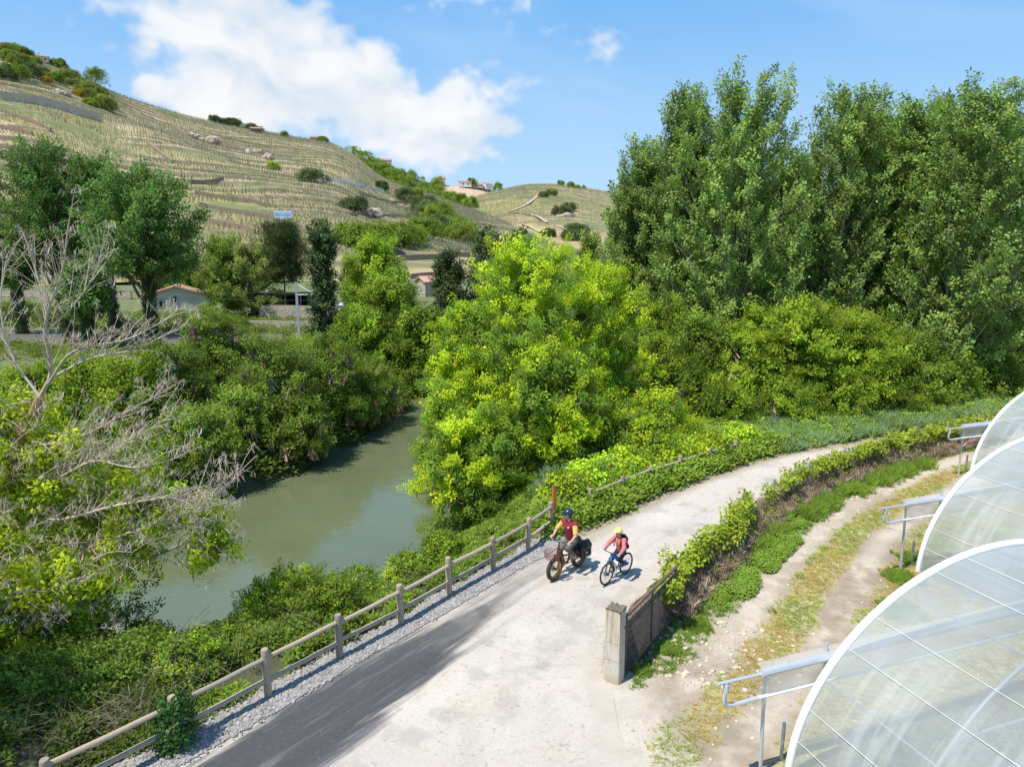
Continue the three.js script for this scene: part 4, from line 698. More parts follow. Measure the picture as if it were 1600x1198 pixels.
// two fallen limbs among the undergrowth
for (const [label, pts, rr] of [
  ['fallen pale branch lying behind the lowest fence rail', [[-7.9, -1.3, -12.6], [-7.2, -1.1, -12.3], [-6.6, -1.15, -12.0], [-6.2, -1.2, -11.7]], 0.06],
  ['dead grey branch with bare twigs reaching over the dark inlet', [[-9.9, -0.9, -14.9], [-8.9, -0.6, -14.9], [-8.0, -0.9, -14.9], [-7.3, -1.5, -14.9]], 0.045],
  ['grey dead limb sloping out over the river from the undergrowth', [[-11.2, -0.6, -16.6], [-10.2, 0.4, -17.4], [-9.3, 0.7, -18.0], [-8.4, 1.0, -18.6]], 0.07],
]) {
  const T = thing('dead_branch', label, 'branch', pts[0], 0), g = new MB(), r = rng(label.length), path = curve(pts.map((p) => V3(p[0] - pts[0][0], p[1] - pts[0][1], p[2] - pts[0][2])), 9);
  g.tube(path, path.map((_, k) => lerp(rr, rr * 0.3, k / 9)), 7);
  for (let k = 0; k < 22; k++) { const i = 2 + Math.floor(r() * 7), e = path[i].clone().add(V3((r() - 0.3) * 1.2, (r() - 0.5) * 0.9, (r() - 0.5) * 0.9)); g.tube([path[i], path[i].clone().lerp(e, 0.5).add(V3(0, .08, 0)), e], [rr * 0.2, 0.008, 0.004], 3, false); }
  part('limb', g.done(), M.barkGrey, T);
}

// ---------------------------------------------------------------- ground cover
{ // dead stems and brambles tangled through the near bank
  const r = rng(15), s = new Scatter(), w = new MB();
  for (let k = 0; k < 800; k++) { const x = -14 + r() * 12, z = -19 + r() * 9, d = riverDist(x, z); if (d < 0.3 || near(FENCE, x, z) > -0.5) continue; if (x > -6.5 && r() < 0.8) continue; const b = 0.35 + r() * 0.4; s.add(x, groundH(x, z) + 0.1 + r() * 0.9, z, V3(r() - .5, r() * 0.5, r() - .5), 1.0 + r() * 1.4, r() * 6, b, b * 0.93, b * 0.86); }
  s.build('dead_stems', tassel(9, { n: 12, l: 0.3, w: 0.0014, spread: 0.25, out: 1.5 }), M.dry, scene, 'tangle of dead grey stems through the dark near bank');
}
{
  const r = rng(5), gc = new Scatter(), moss = new Scatter(), green = new Scatter(), horse = new Scatter(), clover = new Scatter(), nettle = new Scatter(), dry = new Scatter();
  const tryN = (n, x0, x1, z0, z1, f) => { for (let k = 0; k < n; k++) { const x = x0 + r() * (x1 - x0), z = z0 + r() * (z1 - z0); f(x, z); } };
  // banks between fence and water, verge beyond the last posts, far bank
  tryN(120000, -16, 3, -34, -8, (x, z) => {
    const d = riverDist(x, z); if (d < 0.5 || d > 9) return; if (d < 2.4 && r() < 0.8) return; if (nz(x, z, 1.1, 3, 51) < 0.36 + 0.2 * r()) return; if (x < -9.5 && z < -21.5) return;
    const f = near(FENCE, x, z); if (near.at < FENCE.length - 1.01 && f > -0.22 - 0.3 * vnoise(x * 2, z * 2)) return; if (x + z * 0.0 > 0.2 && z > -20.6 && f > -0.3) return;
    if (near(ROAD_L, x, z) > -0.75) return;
    const ivy = sst(-5, -8, x) * 0.42, b = (0.55 + 0.75 * nz(x, z, 0.8, 3, 3) + (r() - 0.5) * 0.25) * (1 - ivy);  // no separate plant: bank shade is put into the leaf tone, darker westwards
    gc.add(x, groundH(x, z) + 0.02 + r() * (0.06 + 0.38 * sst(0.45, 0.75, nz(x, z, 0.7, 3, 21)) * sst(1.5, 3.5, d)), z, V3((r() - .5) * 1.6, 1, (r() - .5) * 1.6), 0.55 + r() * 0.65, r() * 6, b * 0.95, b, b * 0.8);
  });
  tryN(62000, 1, 34, -44, -20, (x, z) => {
    const rl = near(ROAD_L, x, z); if (rl > -0.3 - 0.35 * vnoise(x * 1.7, z * 1.7) || rl < -9) return; if (riverDist(x, z) < 0.3) return;
    const g = nz(x, z, 0.35, 3, 7), b = 0.7 + 0.6 * nz(x, z, 0.9, 3, 5);
    if (-rl > 1.2 + g * 3.0 && nz(x, z, 0.5, 3, 41) > 0.42 || x > 12 && r() < 0.8) nettle.add(x, groundH(x, z), z, V3((r() - .5) * .7, 1, (r() - .5) * .7), 0.9 + r() * 0.7, r() * 6, b, b, b, 1.3);
    else gc.add(x, groundH(x, z) + 0.03 + r() * 0.3 * sst(0.3, 1.2, -rl), z, V3((r() - .5) * .9, 1, (r() - .5) * .9), 1.2 + r() * 0.9, r() * 6, b * 1.1, b * 1.15, b * 0.9);
  });
  tryN(16000, -60, -8, -64, -20, (x, z) => { const d = riverDist(x, z); if (d < 0.1 || d > 16 || inside(RIVER, x, z)) return; if (z > -21.5) return; const b = 0.42 + 0.6 * nz(x, z, 0.5, 3, 3); gc.add(x, groundH(x, z) + 0.05, z, V3((r() - .5) * .8, 1, (r() - .5) * .8), 2.4 + r() * 1.6, r() * 6, b, b, b * 0.8); });
  tryN(9000, -80, 6, -95, -60, (x, z) => { const d = riverDist(x, z); if (d < 0.3) return; if (Math.abs(near(RAIL, x, z)) < 5.2) return; const b = 0.42 + 0.5 * nz(x, z, 0.2, 3, 3); gc.add(x, groundH(x, z) + 0.05, z, V3((r() - .5) * .8, 1, (r() - .5) * .8), 2 + r() * 1.6, r() * 6, b, b, b * 0.9); });
  // farm track
  tryN(150000, 0.4, 24, -31.5, -8.6, (x, z) => {
    const { sh, tl, tr } = trackMask(x, z); if (sh < 0.15) return; const n1 = nz(x, z, 0.7, 4, 1), n2 = nz(x, z, 3.1, 4, 2);
    const dl = Math.abs(tl + (n1 - 0.5) * 0.35), dr = Math.abs(tr + (n1 - 0.5) * 0.35), between = tl > 0 && tr < 0, junction = sst(-13.6, -10.5, z), b = 0.75 + 0.5 * n2;
    if (x < 2.4 && z > -15.5) return;
    if (between || tr > 0) {
      let m = between ? sst(0.28, 0.55, Math.min(dl, dr) + (n2 - 0.5) * 0.5) : sst(0.34, 0.8, dr + (n2 - 0.5) * 0.6) * 0.95; m *= sst(0.2, 0.52, n1 * 0.6 + n2 * 0.5 + (between ? 0.12 : 0)) * (1 - 0.5 * junction);
      if (r() > m) return;
      const gk = sst(0.5, 0.7, nz(x, z, 0.9, 3, 15)) ;
      moss.add(x, 0, z, V3((r() - .5) * .6, 1, (r() - .5) * .6), 0.5 + r() * 0.55, r() * 6, b * lerp(1.25, 0.85, gk), b * 1.02, b * lerp(0.9, 0.6, gk), 0.75);
    } else {
      const m = sst(0.32, 0.75, dl + (n2 - 0.5) * 0.5) * sst(0.2, 0.42, n1 + (z < -16 ? 0.12 : -0.12)) * (1 - junction);
      if (r() > m) return;
      green.add(x, 0, z, V3((r() - .5) * .6, 1, (r() - .5) * .6), 0.5 + r() * 0.6, r() * 6, b * 0.85, b * 1.05, b * 0.6, 0.8);
    }
  });
  const HORSE = [[6.7, -19.0], [7.5, -20.0], [8.9, -21.4], [10.6, -22.9], [12.6, -24.5]], HORSE2 = [[13.6, -25.3], [15.3, -26.6], [17.2, -27.8]], CL = [[5.7, -16.2], [7.1, -18.0], [8.6, -19.7], [9.8, -20.9]];
  for (const [line, w, n] of [[HORSE, 0.5, 2300], [HORSE2, 0.5, 1200]]) { const P = resample(line, 200); for (let k = 0; k < n; k++) { const q = P[Math.floor(r() * 201)], x = q[0] + (r() + r() - 1) * 1.5 * w, z = q[1] + (r() + r() - 1) * 1.5 * w, b = 0.8 + 0.4 * r(); if (near(HEDGE, x, z) < 0.15 || nz(x, z, 1.3, 3, 37) < 0.38 + 0.1 * r()) continue; horse.add(x, 0, z, V3((r() - .5) * .4, 1, (r() - .5) * .4), 0.9 + r() * 0.7, r() * 6, b, b, b); } }
  { const P = resample(CL, 200); for (let k = 0; k < 7600; k++) { const q = P[Math.floor(r() * 201)], w = 0.8, x = q[0] - 0.1 + (r() + r() - 1) * w, z = q[1] + (r() + r() - 1) * w; if (nz(x, z, 1.6, 3, 33) < 0.36 + 0.12 * r() || Math.abs(near(RUT_L, x, z)) < 0.3) continue; const b = 0.75 + 0.5 * r(); clover.add(x, 0.01 + r() * 0.04, z, V3((r() - .5) * .6, 1, (r() - .5) * .6), 0.4 + r() * 0.4, r() * 6, b, b, b); } }
  { const P = resample(HEDGE, 300); for (let k = 0; k < 2600; k++) { const q = P[Math.floor(r() * 290)], x = q[0] + (r() - .5) * 0.7, z = q[1] + (r() - .5) * 0.7, b = 0.6 + 0.5 * r(); if (nz(x, z, 1.1, 3, 81) < 0.45) continue; gc.add(x, 0.02 + r() * 0.4, z, V3(r() - .5, 1, r() - .5), 0.6 + r() * 0.6, r() * 6, b, b, b * 0.9); } }
  // greener clumps by the near posts of the tunnels and the gate
  for (const [cx, cz, w, n] of [[10.6, -17.4, 0.55, 260], [9.6, -15.6, 0.6, 320], [4.4, -15.0, 0.35, 130], [3.5, -14.0, 0.25, 110], [2.75, -13.2, 0.2, 60], [5.4, -16.4, 0.4, 140], [11.6, -18.6, 0.5, 200]]) for (let k = 0; k < n; k++) { const x = cx + (r() + r() - 1) * w, z = cz + (r() + r() - 1) * w, b = 0.8 + 0.4 * r(); horse.add(x, 0, z, V3((r() - .5) * .8, 1, (r() - .5) * .8), 0.3 + r() * 0.4, r() * 6, b, b, b); }
  // brown litter along the gate and the fence foot
  { const P = resample(HEDGE, 300); for (let k = 0; k < 2400; k++) { const q = P[Math.floor(r() * 230)], x = q[0] + (r() - .5) * 0.5 + 0.1, z = q[1] + (r() - .5) * 0.9 + 0.2, b = 0.7 + 0.6 * r(); dry.add(x, 0.02 + r() * 0.35 * r(), z, V3((r() - .5) * 1.6, 1, (r() - .5) * 1.6), 0.7 + r() * 0.9, r() * 6, b, b * 0.92, b * 0.85); } }
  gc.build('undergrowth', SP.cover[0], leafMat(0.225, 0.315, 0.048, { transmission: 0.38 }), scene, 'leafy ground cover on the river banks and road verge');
  nettle.build('tall_grass', tuft(3, { n: 16, h: 0.24, w: 0.010, spread: 0.16, bend: 1.0 }), leafMat(0.33, 0.45, 0.19, { transmission: 0.35 }), scene, 'grey green tall grass and nettles on the far verge');
  moss.build('grass', tuft(1, { n: 12, h: 0.085, w: 0.006, spread: 0.085, bend: 1.1 }), leafMat(0.47, 0.44, 0.165, { transmission: 0.25 }), scene, 'short yellowish grass along the farm track');
  green.build('grass', tuft(2, { n: 12, h: 0.10, w: 0.007, spread: 0.09, bend: 1.0 }), leafMat(0.29, 0.36, 0.065, { transmission: 0.35 }), scene, 'short green grass beside the farm track');
  horse.build('weeds', tuft(4, { n: 20, h: 0.22, w: 0.006, spread: 0.13, bend: 0.7 }), leafMat(0.30, 0.42, 0.055, { transmission: 0.38 }), scene, 'bright green feathery weeds below the vine fence');
  clover.build('clover', SP.cover[1], leafMat(0.28, 0.41, 0.05, { transmission: 0.38 }), scene, 'low bright green clover patch beside the track');
  dry.build('leaf_litter', tuft(6, { n: 10, h: 0.22, w: 0.006, spread: 0.12, bend: 1.0 }), M.dry, scene, 'brown dead stems and litter at the foot of the vine fence');
}

function stoneGeo(seed, s) { const g = new THREE.IcosahedronGeometry(s, 1), P = g.attributes.position; for (let k = 0; k < P.count; k++) { const x = P.getX(k), y = P.getY(k), z = P.getZ(k), f = 0.75 + 0.5 * vnoise(x / s * 1.3 + seed * 9, y / s * 1.3, z / s * 1.3); P.setXYZ(k, x * f * 1.2, y * f * 0.7, z * f); } g.computeVertexNormals(); return g; }
{
  const r = rng(9), gv = new Scatter(), st = new Scatter(), G0 = resample(FENCE.map(([x, z]) => [x - 0.25, z - 0.18]), 200), G1 = resample(GRAVEL_EDGE, 200);
  for (let k = 0; k < 9000; k++) { const i = Math.floor(r() * 201), t = r() * 1.12 - 0.04, x = lerp(G0[i][0], G1[i][0], t) + (r() - .5) * 0.1, z = lerp(G0[i][1], G1[i][1], t) + (r() - .5) * 0.1, b = 0.55 + 0.75 * r(); gv.add(x, 0.035 + 0.03 * Math.sin(Math.PI * clamp(t)), z, V3(r() - .5, 1, r() - .5), 0.5 + r() * r() * 1.4, r() * 6, b, b * 0.97, b * 0.94); }
  for (let k = 0; k < 520; k++) { const a = r() * 6.28, d = Math.sqrt(r()) * 1.7, x = 4.5 + Math.cos(a) * d * 1.2, z = -13.9 + Math.sin(a) * d * 0.8, b = 0.8 + 0.5 * r(); st.add(x, 0.01, z, V3((r() - .5) * .4, 1, (r() - .5) * .4), 0.45 + 1.9 * Math.pow(r(), 4), r() * 6, b, b * 0.94, b * 0.86); }
  for (let k = 0; k < 2600; k++) { const x = 1.5 + r() * 12, z = -9 - r() * 14; const s = trackMask(x, z); if (s.sh < 0.3 || x < 2) continue; const b = 0.7 + 0.5 * r(); st.add(x, 0.005, z, V3((r() - .5) * .4, 1, (r() - .5) * .4), 0.3 + 1.2 * Math.pow(r(), 4), r() * 6, b, b * 0.94, b * 0.86); }
  for (let k = 0; k < 240; k++) { const q = resample.cache ||= resample([[8.2, -20.3], [10.8, -22.4], [13, -24.3], [14.5, -26.4]], 60), c = q[Math.floor(r() * 61)], b = 0.8 + 0.5 * r(); st.add(c[0] + (r() - .5) * 1.0, 0.01, c[1] + (r() - .5) * 0.8, V3((r() - .5) * .4, 1, (r() - .5) * .4), 0.5 + 1.8 * Math.pow(r(), 3), r() * 6, b, b * 0.9, b * 0.82); }
  gv.build('gravel', stoneGeo(1, 0.024), std(0.34, 0.325, 0.305, 0.9), scene, 'loose grey gravel stones along the wooden fence');
  st.build('pebbles', stoneGeo(2, 0.028), std(0.55, 0.47, 0.38, 0.9), scene, 'pale stones scattered on the bare ground by the gate');
}


// ---------------------------------------------------------------- wooden fence
function woodenFence(label, pts, opt = {}) {
  const T = thing('wooden_fence', label, 'fence', [pts[0][0], 0, pts[0][1]]), r = rng(pts.length * 7), o = pts[0];
  pts.forEach(([x, z], i) => {
    const h = (opt.h || 1.06) + (r() - 0.5) * 0.05, tx = (r() - .5) * 0.1, tz = (r() - .5) * 0.1, lx = x - o[0], lz = z - o[1], y0 = -0.3;
    const post = new MB().tube([V3(lx, y0, lz), V3(lx + tx * .5, h * 0.5, lz + tz * .5), V3(lx + tx, h - 0.03, lz + tz), V3(lx + tx, h, lz + tz)], [0.082, 0.079, 0.076, 0.062], 14).done();
    part('post', post, i % 3 === 1 ? M.fenceWood2 : M.fenceWood, T);
    if (i < pts.length - 1) for (const y of [(opt.h ? opt.h - 0.17 : 0.87), 0.42]) {
      const [x1, z1] = pts[i + 1], a = V3(lx + (r() - .5) * 0.02, y + (r() - .5) * 0.05, lz), b = V3(x1 - o[0], y + (r() - .5) * 0.05, z1 - o[1]), d = b.clone().sub(a).normalize(); a.addScaledVector(d, 0.05); b.addScaledVector(d, -0.05);
      if (opt.skip && opt.skip(i, y)) continue;
      const m = a.clone().lerp(b, 0.5).add(V3(0, -0.012, 0));
      part('rail', new MB().tube([a, a.clone().lerp(m, 0.5), m, m.clone().lerp(b, 0.5), b], [0.047, 0.05, 0.049, 0.051, 0.046], 12).done(), r() < 0.4 ? M.fenceWood2 : M.fenceWood, T);
    }
  });
  return T;
}
M.fenceWood2 = std(0.33, 0.275, 0.215, 0.92, { map: barkTex, bumpMap: barkTex, bumpScale: 0.006 });
woodenFence('round pole wooden fence along the gravel strip above the river', FENCE);
woodenFence('overgrown end of the pole fence swallowed by brambles', [[2.7, -22.6], [4.0, -23.95], [5.3, -25.15], [6.7, -26.35], [8.15, -27.5], [9.6, -28.6]], { h: 0.74, skip: (i, y) => y < 0.5 });
{ // ivy that grows up the second post
  const T = thing('ivy_plant', 'ivy climbing up a post of the wooden fence beside the gravel', 'ivy', [-6.03, 0, -10.95]), s = new Scatter(), r = rng(4), st = new MB();
  for (let k = 0; k < 150; k++) { const y = Math.pow(r(), 0.8) * 0.98, a = r() * 6.28, q = 0.09 + r() * 0.15 * (1.15 - y * 0.7); s.add(Math.cos(a) * q, y, Math.sin(a) * q, V3(Math.cos(a), 0.2, Math.sin(a)), 0.42 + r() * 0.3, r() * 6, 0.9 + r() * 0.4, 0.95 + r() * 0.5, 0.9); }
  for (let k = 0; k < 6; k++) { const a = r() * 6.28; st.tube(curve([V3(Math.cos(a) * 0.2, 0, Math.sin(a) * 0.2), V3(Math.cos(a + .6) * 0.1, 0.4, Math.sin(a + .6) * 0.1), V3(Math.cos(a + 1.3) * 0.09, 0.85, Math.sin(a + 1.3) * 0.09)], 6), 0.009, 4, false); }
  part('stem', st.done(), M.barkBrown, T); s.build('foliage', SP.ivy[1], leafMat(0.055, 0.12, 0.03, { transmission: 0.2, clearcoat: 0.5, clearcoatRoughness: 0.35 }), T);
}
{ // rusty marker post
  const T = thing('marker_post', 'orange rusted steel post behind the last rail of the fence', 'post', [1.35, 0, -21.05]);
  part('post', boxGeo(0, 0.68, 0, 0.11, 1.36, 0.09, 0.5), std(0.52, 0.17, 0.04, 0.75, { bumpMap: grainTex, bumpScale: 0.004 }), T); part('cap', boxGeo(0, 1.368, 0, 0.125, 0.02, 0.105, 0.5), M.rust, T);
}
// ---------------------------------------------------------------- gate
{
  const gx = 2.34, gz = -13.02, ex = 3.9, ez = -15.33, len = Math.hypot(ex - gx, ez - gz), turn = Math.atan2(-(ez - gz), ex - gx);
  const T = thing('concrete_gate_post', 'weathered stained concrete pillar holding the open mesh gate', 'gate post', [2.13, 0, -12.98], turn);
  const pm = tex(256, 512, (u, v) => { const n = tfbm(u, v, 6, 3, 5), s = tfbm(u, v * 0.15, 24, 12, 3); let c = mix3([0.50, 0.46, 0.38], [0.62, 0.585, 0.52], n); c = mix3(c, [0.42, 0.27, 0.10], sst(0.40, 0.62, s) * sst(0.25, 0.9, v) * 0.9); c = mix3(c, [0.42, 0.33, 0.16], sst(0.25, 0.0, v) * 0.7); c = mix3(c, [0.24, 0.22, 0.18], sst(0.55, 0.75, tfbm(u, v, 10, 44, 4)) * 0.35); for (const q of [0.33, 0.57]) if (Math.abs(v - q) < 0.004) c = mul3(c, 0.6); return c; }, true);
  const sh = new THREE.Shape(); sh.moveTo(-0.13, -0.15); sh.lineTo(0.13, -0.15); sh.lineTo(0.13, 0.15); sh.lineTo(-0.13, 0.15); sh.closePath();
  const pg = new THREE.BoxGeometry(0.30, 1.62, 0.34, 6, 24, 6), P = pg.attributes.position; for (let k = 0; k < P.count; k++) { const y = P.getY(k), f = 1 + (0.81 - y) * 0.045, cx = P.getX(k), cz = P.getZ(k), edge = Math.abs(cx) > 0.149 && Math.abs(cz) > 0.169 ? 0.93 : 1, w = 1 + (vnoise(cx * 8 + 3, y * 5, cz * 8) - 0.5) * 0.05; P.setXYZ(k, cx * f * edge * w, y + 0.78, cz * f * edge * w); } pg.computeVertexNormals();
  part('pillar', pg, std(1, 1, 1, 0.92, { map: pm, bumpMap: grainTex, bumpScale: 0.006 }), T);
  const cg = new THREE.BoxGeometry(0.29, 0.06, 0.33, 12, 2, 12), Q = cg.attributes.position; for (let k = 0; k < Q.count; k++) if (Q.getY(k) > 0) Q.setY(k, 0.03 + (vnoise(Q.getX(k) * 22, Q.getZ(k) * 22) - 0.5) * 0.07); cg.computeVertexNormals(); cg.translate(0, 1.6, 0);
  part('crumbling_top', cg, std(0.17, 0.145, 0.11, 1, { bumpMap: grainTex, bumpScale: 0.02 }), T);
  const G = thing('mesh_gate', 'open steel gate of dark expanded mesh with rusty top tube', 'gate', [gx, 0, gz], turn);
  const rustT = tex(256, 64, (u, v) => mix3([0.09, 0.085, 0.085], [0.30, 0.15, 0.085], sst(0.4, 0.6, tfbm(u, v, 8, 5, 4))), true), topM = std(1, 1, 1, 0.7, { map: rustT, metalness: 0.2 });
  const steel = std(0.06, 0.085, 0.11, 0.45, { metalness: 0.5 });
  const bar = (n, a, b, s, m = steel) => { const d = b.clone().sub(a), g = new THREE.BoxGeometry(d.length(), s, s); g.rotateZ(Math.atan2(d.y, d.x)); g.translate((a.x + b.x) / 2, (a.y + b.y) / 2, 0); return part(n, g, m, G); };
  bar('frame_post', V3(0, 0.02, 0), V3(0, 1.44, 0), 0.07); bar('frame_post', V3(len, 0.02, 0), V3(len, 1.38, 0), 0.055, topM); bar('frame_post', V3(len * 0.5, 0.09, 0), V3(len * 0.5, 1.28, 0), 0.04);
  bar('rail', V3(0.036, 1.40, 0), V3(len - 0.029, 1.36, 0), 0.055, topM); bar('rail', V3(0.036, 1.20, 0), V3(len - 0.029, 1.18, 0), 0.04); bar('rail', V3(0.036, 0.07, 0), V3(len - 0.029, 0.07, 0), 0.05, topM);
  for (const [a, b] of [[0.04, len * 0.5 - 0.022], [len * 0.5 + 0.022, len - 0.03]]) {
    const mb = new MB(), n = Math.round((b - a) / 0.034); // expanded metal: crossing strands
    for (let k = -34; k < n; k++) for (const s of [1, -1]) { let p0 = V3(a + k * 0.034, s > 0 ? 0.1 : 1.18, 0.002 * s), p1 = V3(p0.x + 1.08, s > 0 ? 1.18 : 0.1, 0.002 * s); const c0 = clamp((a - p0.x) / 1.08), c1 = clamp((b - p0.x) / 1.08); if (c1 - c0 < 0.02) continue; mb.tube([p0.clone().lerp(p1, c0), p0.clone().lerp(p1, c1)], 0.0037, 3, false); }
    part('mesh_panel', mb.done(), M.darkSteel, G);
  }
  for (const y of [0.3, 1.2]) part('hinge', boxGeo(-0.075, y, 0, 0.07, 0.05, 0.05), M.rust, G);
}
// ---------------------------------------------------------------- vine fence: posts with wires, grape vines tied to it
{
  const P = resample(HEDGE, 400), L = near; const r = rng(31);
  const T = thing('wire_fence', 'low wire fence on concrete stakes that carries the grape vines', 'fence', [HEDGE[0][0], 0, HEDGE[0][1]]), o = HEDGE[0], stake = std(0.40, 0.37, 0.32, 0.9, { bumpMap: grainTex, bumpScale: 0.005 }), wire = std(0.3, 0.3, 0.3, 0.5, { metalness: 0.6 });
  const posts = []; for (let k = 0; k <= 400; k += 32) posts.push(P[k]);
  posts.forEach(([x, z]) => part('stake', boxGeo(x - o[0], 0.6, z - o[1], 0.07, 1.2 + r() * 0.15, 0.07, r()), stake, T));
  for (const y of [0.3, 0.75, 1.1]) part('wire', new MB().tube(posts.map(([x, z]) => V3(x - o[0], y, z - o[1])), 0.004, 4).done(), wire, T);
  // wire netting along the far part
  const net = new MB(); for (let k = 96; k < 400; k += 1) for (const s of [1, -1]) { const a = P[k], b = P[Math.min(400, k + 6)]; net.tube([V3(a[0] - o[0], s > 0 ? 0.03 : 1.08, a[1] - o[1]), V3(b[0] - o[0], s > 0 ? 1.08 : 0.03, b[1] - o[1])], 0.0028, 3, false); } part('netting', net.done(), wire, T);
  const sizes = [[0, 1.05, 1.2], [14, 1.0, 1.3], [30, 1.0, 1.25], [48, 1.35, 1.5], [66, 1.15, 1.2], [100, 1.1, 0.5], [122, 1.0, 0.7], [140, 0.95, 1.0], [158, 1.05, 1.1], [176, 1.1, 1.2], [194, 1.1, 1.25], [212, 1.15, 1.3], [230, 1.15, 1.3], [248, 1.2, 1.3], [266, 1.15, 1.1], [284, 1.15, 0.8], [304, 1.1, 0.5], [326, 1.1, 0.4], [348, 1.1, 0.35]];
  const leafM = leafMat(0.37, 0.47, 0.045, { transmission: 0.42 });
  sizes.forEach(([k, h, dens], i) => {
    const hh = i > 4 ? h * 0.9 : h; const [x, z] = P[k], [x2, z2] = P[Math.min(400, k + 4)], d = V3(x2 - x, 0, z2 - z).normalize();
    const nth = (k) => ['first', 'second', 'third', 'fourth', 'fifth', 'sixth', 'seventh', 'eighth'][k], spot = i === 0 ? 'sprawling over the open mesh gate' : i === 1 ? 'just behind the far post of the mesh gate' : i === 2 ? 'right before the tallest vine' : i === 3 ? 'tallest and bushiest, at the gap in the fence' : i === 4 ? 'last before the gap in the fence' : i < 7 ? `sparse, ${nth(i - 5)} past the gap in the fence` : i < 15 ? `${nth(i - 7)} of the dense stretch counted from the gap` : `thin, ${nth(i - 15)} along the bare far fence end`;
    const T2 = thing('grape_vine', `leafy grape vine ${spot}`, 'grape vine', [x, 0, z], 0, i < 3 && i > 0 ? 'vines by the gate' : i >= 5 && i < 7 ? 'sparse vines past the gap' : i >= 7 && i < 15 ? 'vines of the dense stretch' : i >= 15 ? 'vines of the bare far end' : undefined);
    const w = new MB(), s = new Scatter(), trunk = curve([V3(0, 0, 0), V3((r() - .5) * 0.15, 0.35, (r() - .5) * 0.15), V3((r() - .5) * 0.1, 0.72, 0)], 5); w.tube(trunk, [0.035, 0.03, 0.028, 0.026, 0.024, 0.022], 6);
    for (const sd of [1, -1]) { const arm = curve([trunk[5], trunk[5].clone().addScaledVector(d, 0.5 * sd).add(V3(0, 0.06, 0)), trunk[5].clone().addScaledVector(d, 1.0 * sd)], 5); w.tube(arm, 0.014, 5, false);
      const n = Math.round(8.5 * dens); for (let q = 0; q < n; q++) { const b = arm[Math.floor(r() * 6)], e = b.clone().add(V3((r() - .5) * 0.75, (r() * 1.0 - 0.4) * (hh - 0.58), (r() - .5) * 0.75).addScaledVector(d, (r() - .5) * 0.6)); if (e.y < 0.12) e.y = 0.12; w.tube([b, b.clone().lerp(e, .5).add(V3(0, .06, 0)), e], [0.006, 0.005, 0.003], 3, false); for (let j = 1; j <= 4; j++) { const p = b.clone().lerp(e, j / 4), t = 0.75 + r() * 0.45; s.add(p.x, p.y, p.z, V3(r() - .5, r() + .2, r() - .5), 0.65 + r() * 0.5, r() * 6, t * 1.05, t, t * 0.9); } } }
    part('stem', w.done(), M.barkBrown, T2); s.build('foliage', SP.vine[i % 2], leafM, T2);
  });
  const db = new Scatter(); for (let k = 0; k < 1900; k++) { const q = k < 260 ? [lerp(2.5, 3.9, r()) - 0.32 + (r() - .5) * .2, 0] : P[Math.floor(Math.pow(r(), 1.1) * 330)]; if (k < 260) q[1] = lerp(-13.25, -15.5, (q[0] - 2.2) / 1.5) - 0.1 + (r() - .5) * 0.25; const y = r() * 0.75, b = 0.5 + r() * 0.5; db.add(q[0] + (r() - .5) * 0.4, y, q[1] + (r() - .5) * 0.4, V3(r() - .5, r() * .6 - .1, r() - .5), 0.6 + r() * 0.7, r() * 6, b, b * 0.85, b * 0.74); }
  db.build('dry_brush', tassel(8, { n: 26, l: 0.2, w: 0.0018, spread: 0.2, out: 1.3 }), M.dry, scene, 'tangled brown dead stems inside the vine fence');
  { const Tp = thing('water_tap', 'small standpipe with a horizontal handle beside the farm track', 'tap', [14.34, 0, -26.4]); part('pipe', tubeGeo([V3(0, 0, 0), V3(0, 0.34, 0)], 0.045), M.black, Tp); part('valve', tubeGeo([V3(-0.02, 0.27, 0), V3(0.1, 0.27, 0.02)], 0.06), M.black, Tp); part('handle', tubeGeo([V3(0.02, 0.37, 0), V3(-0.36, 0.40, 0.04)], 0.025), M.galv, Tp); }
}
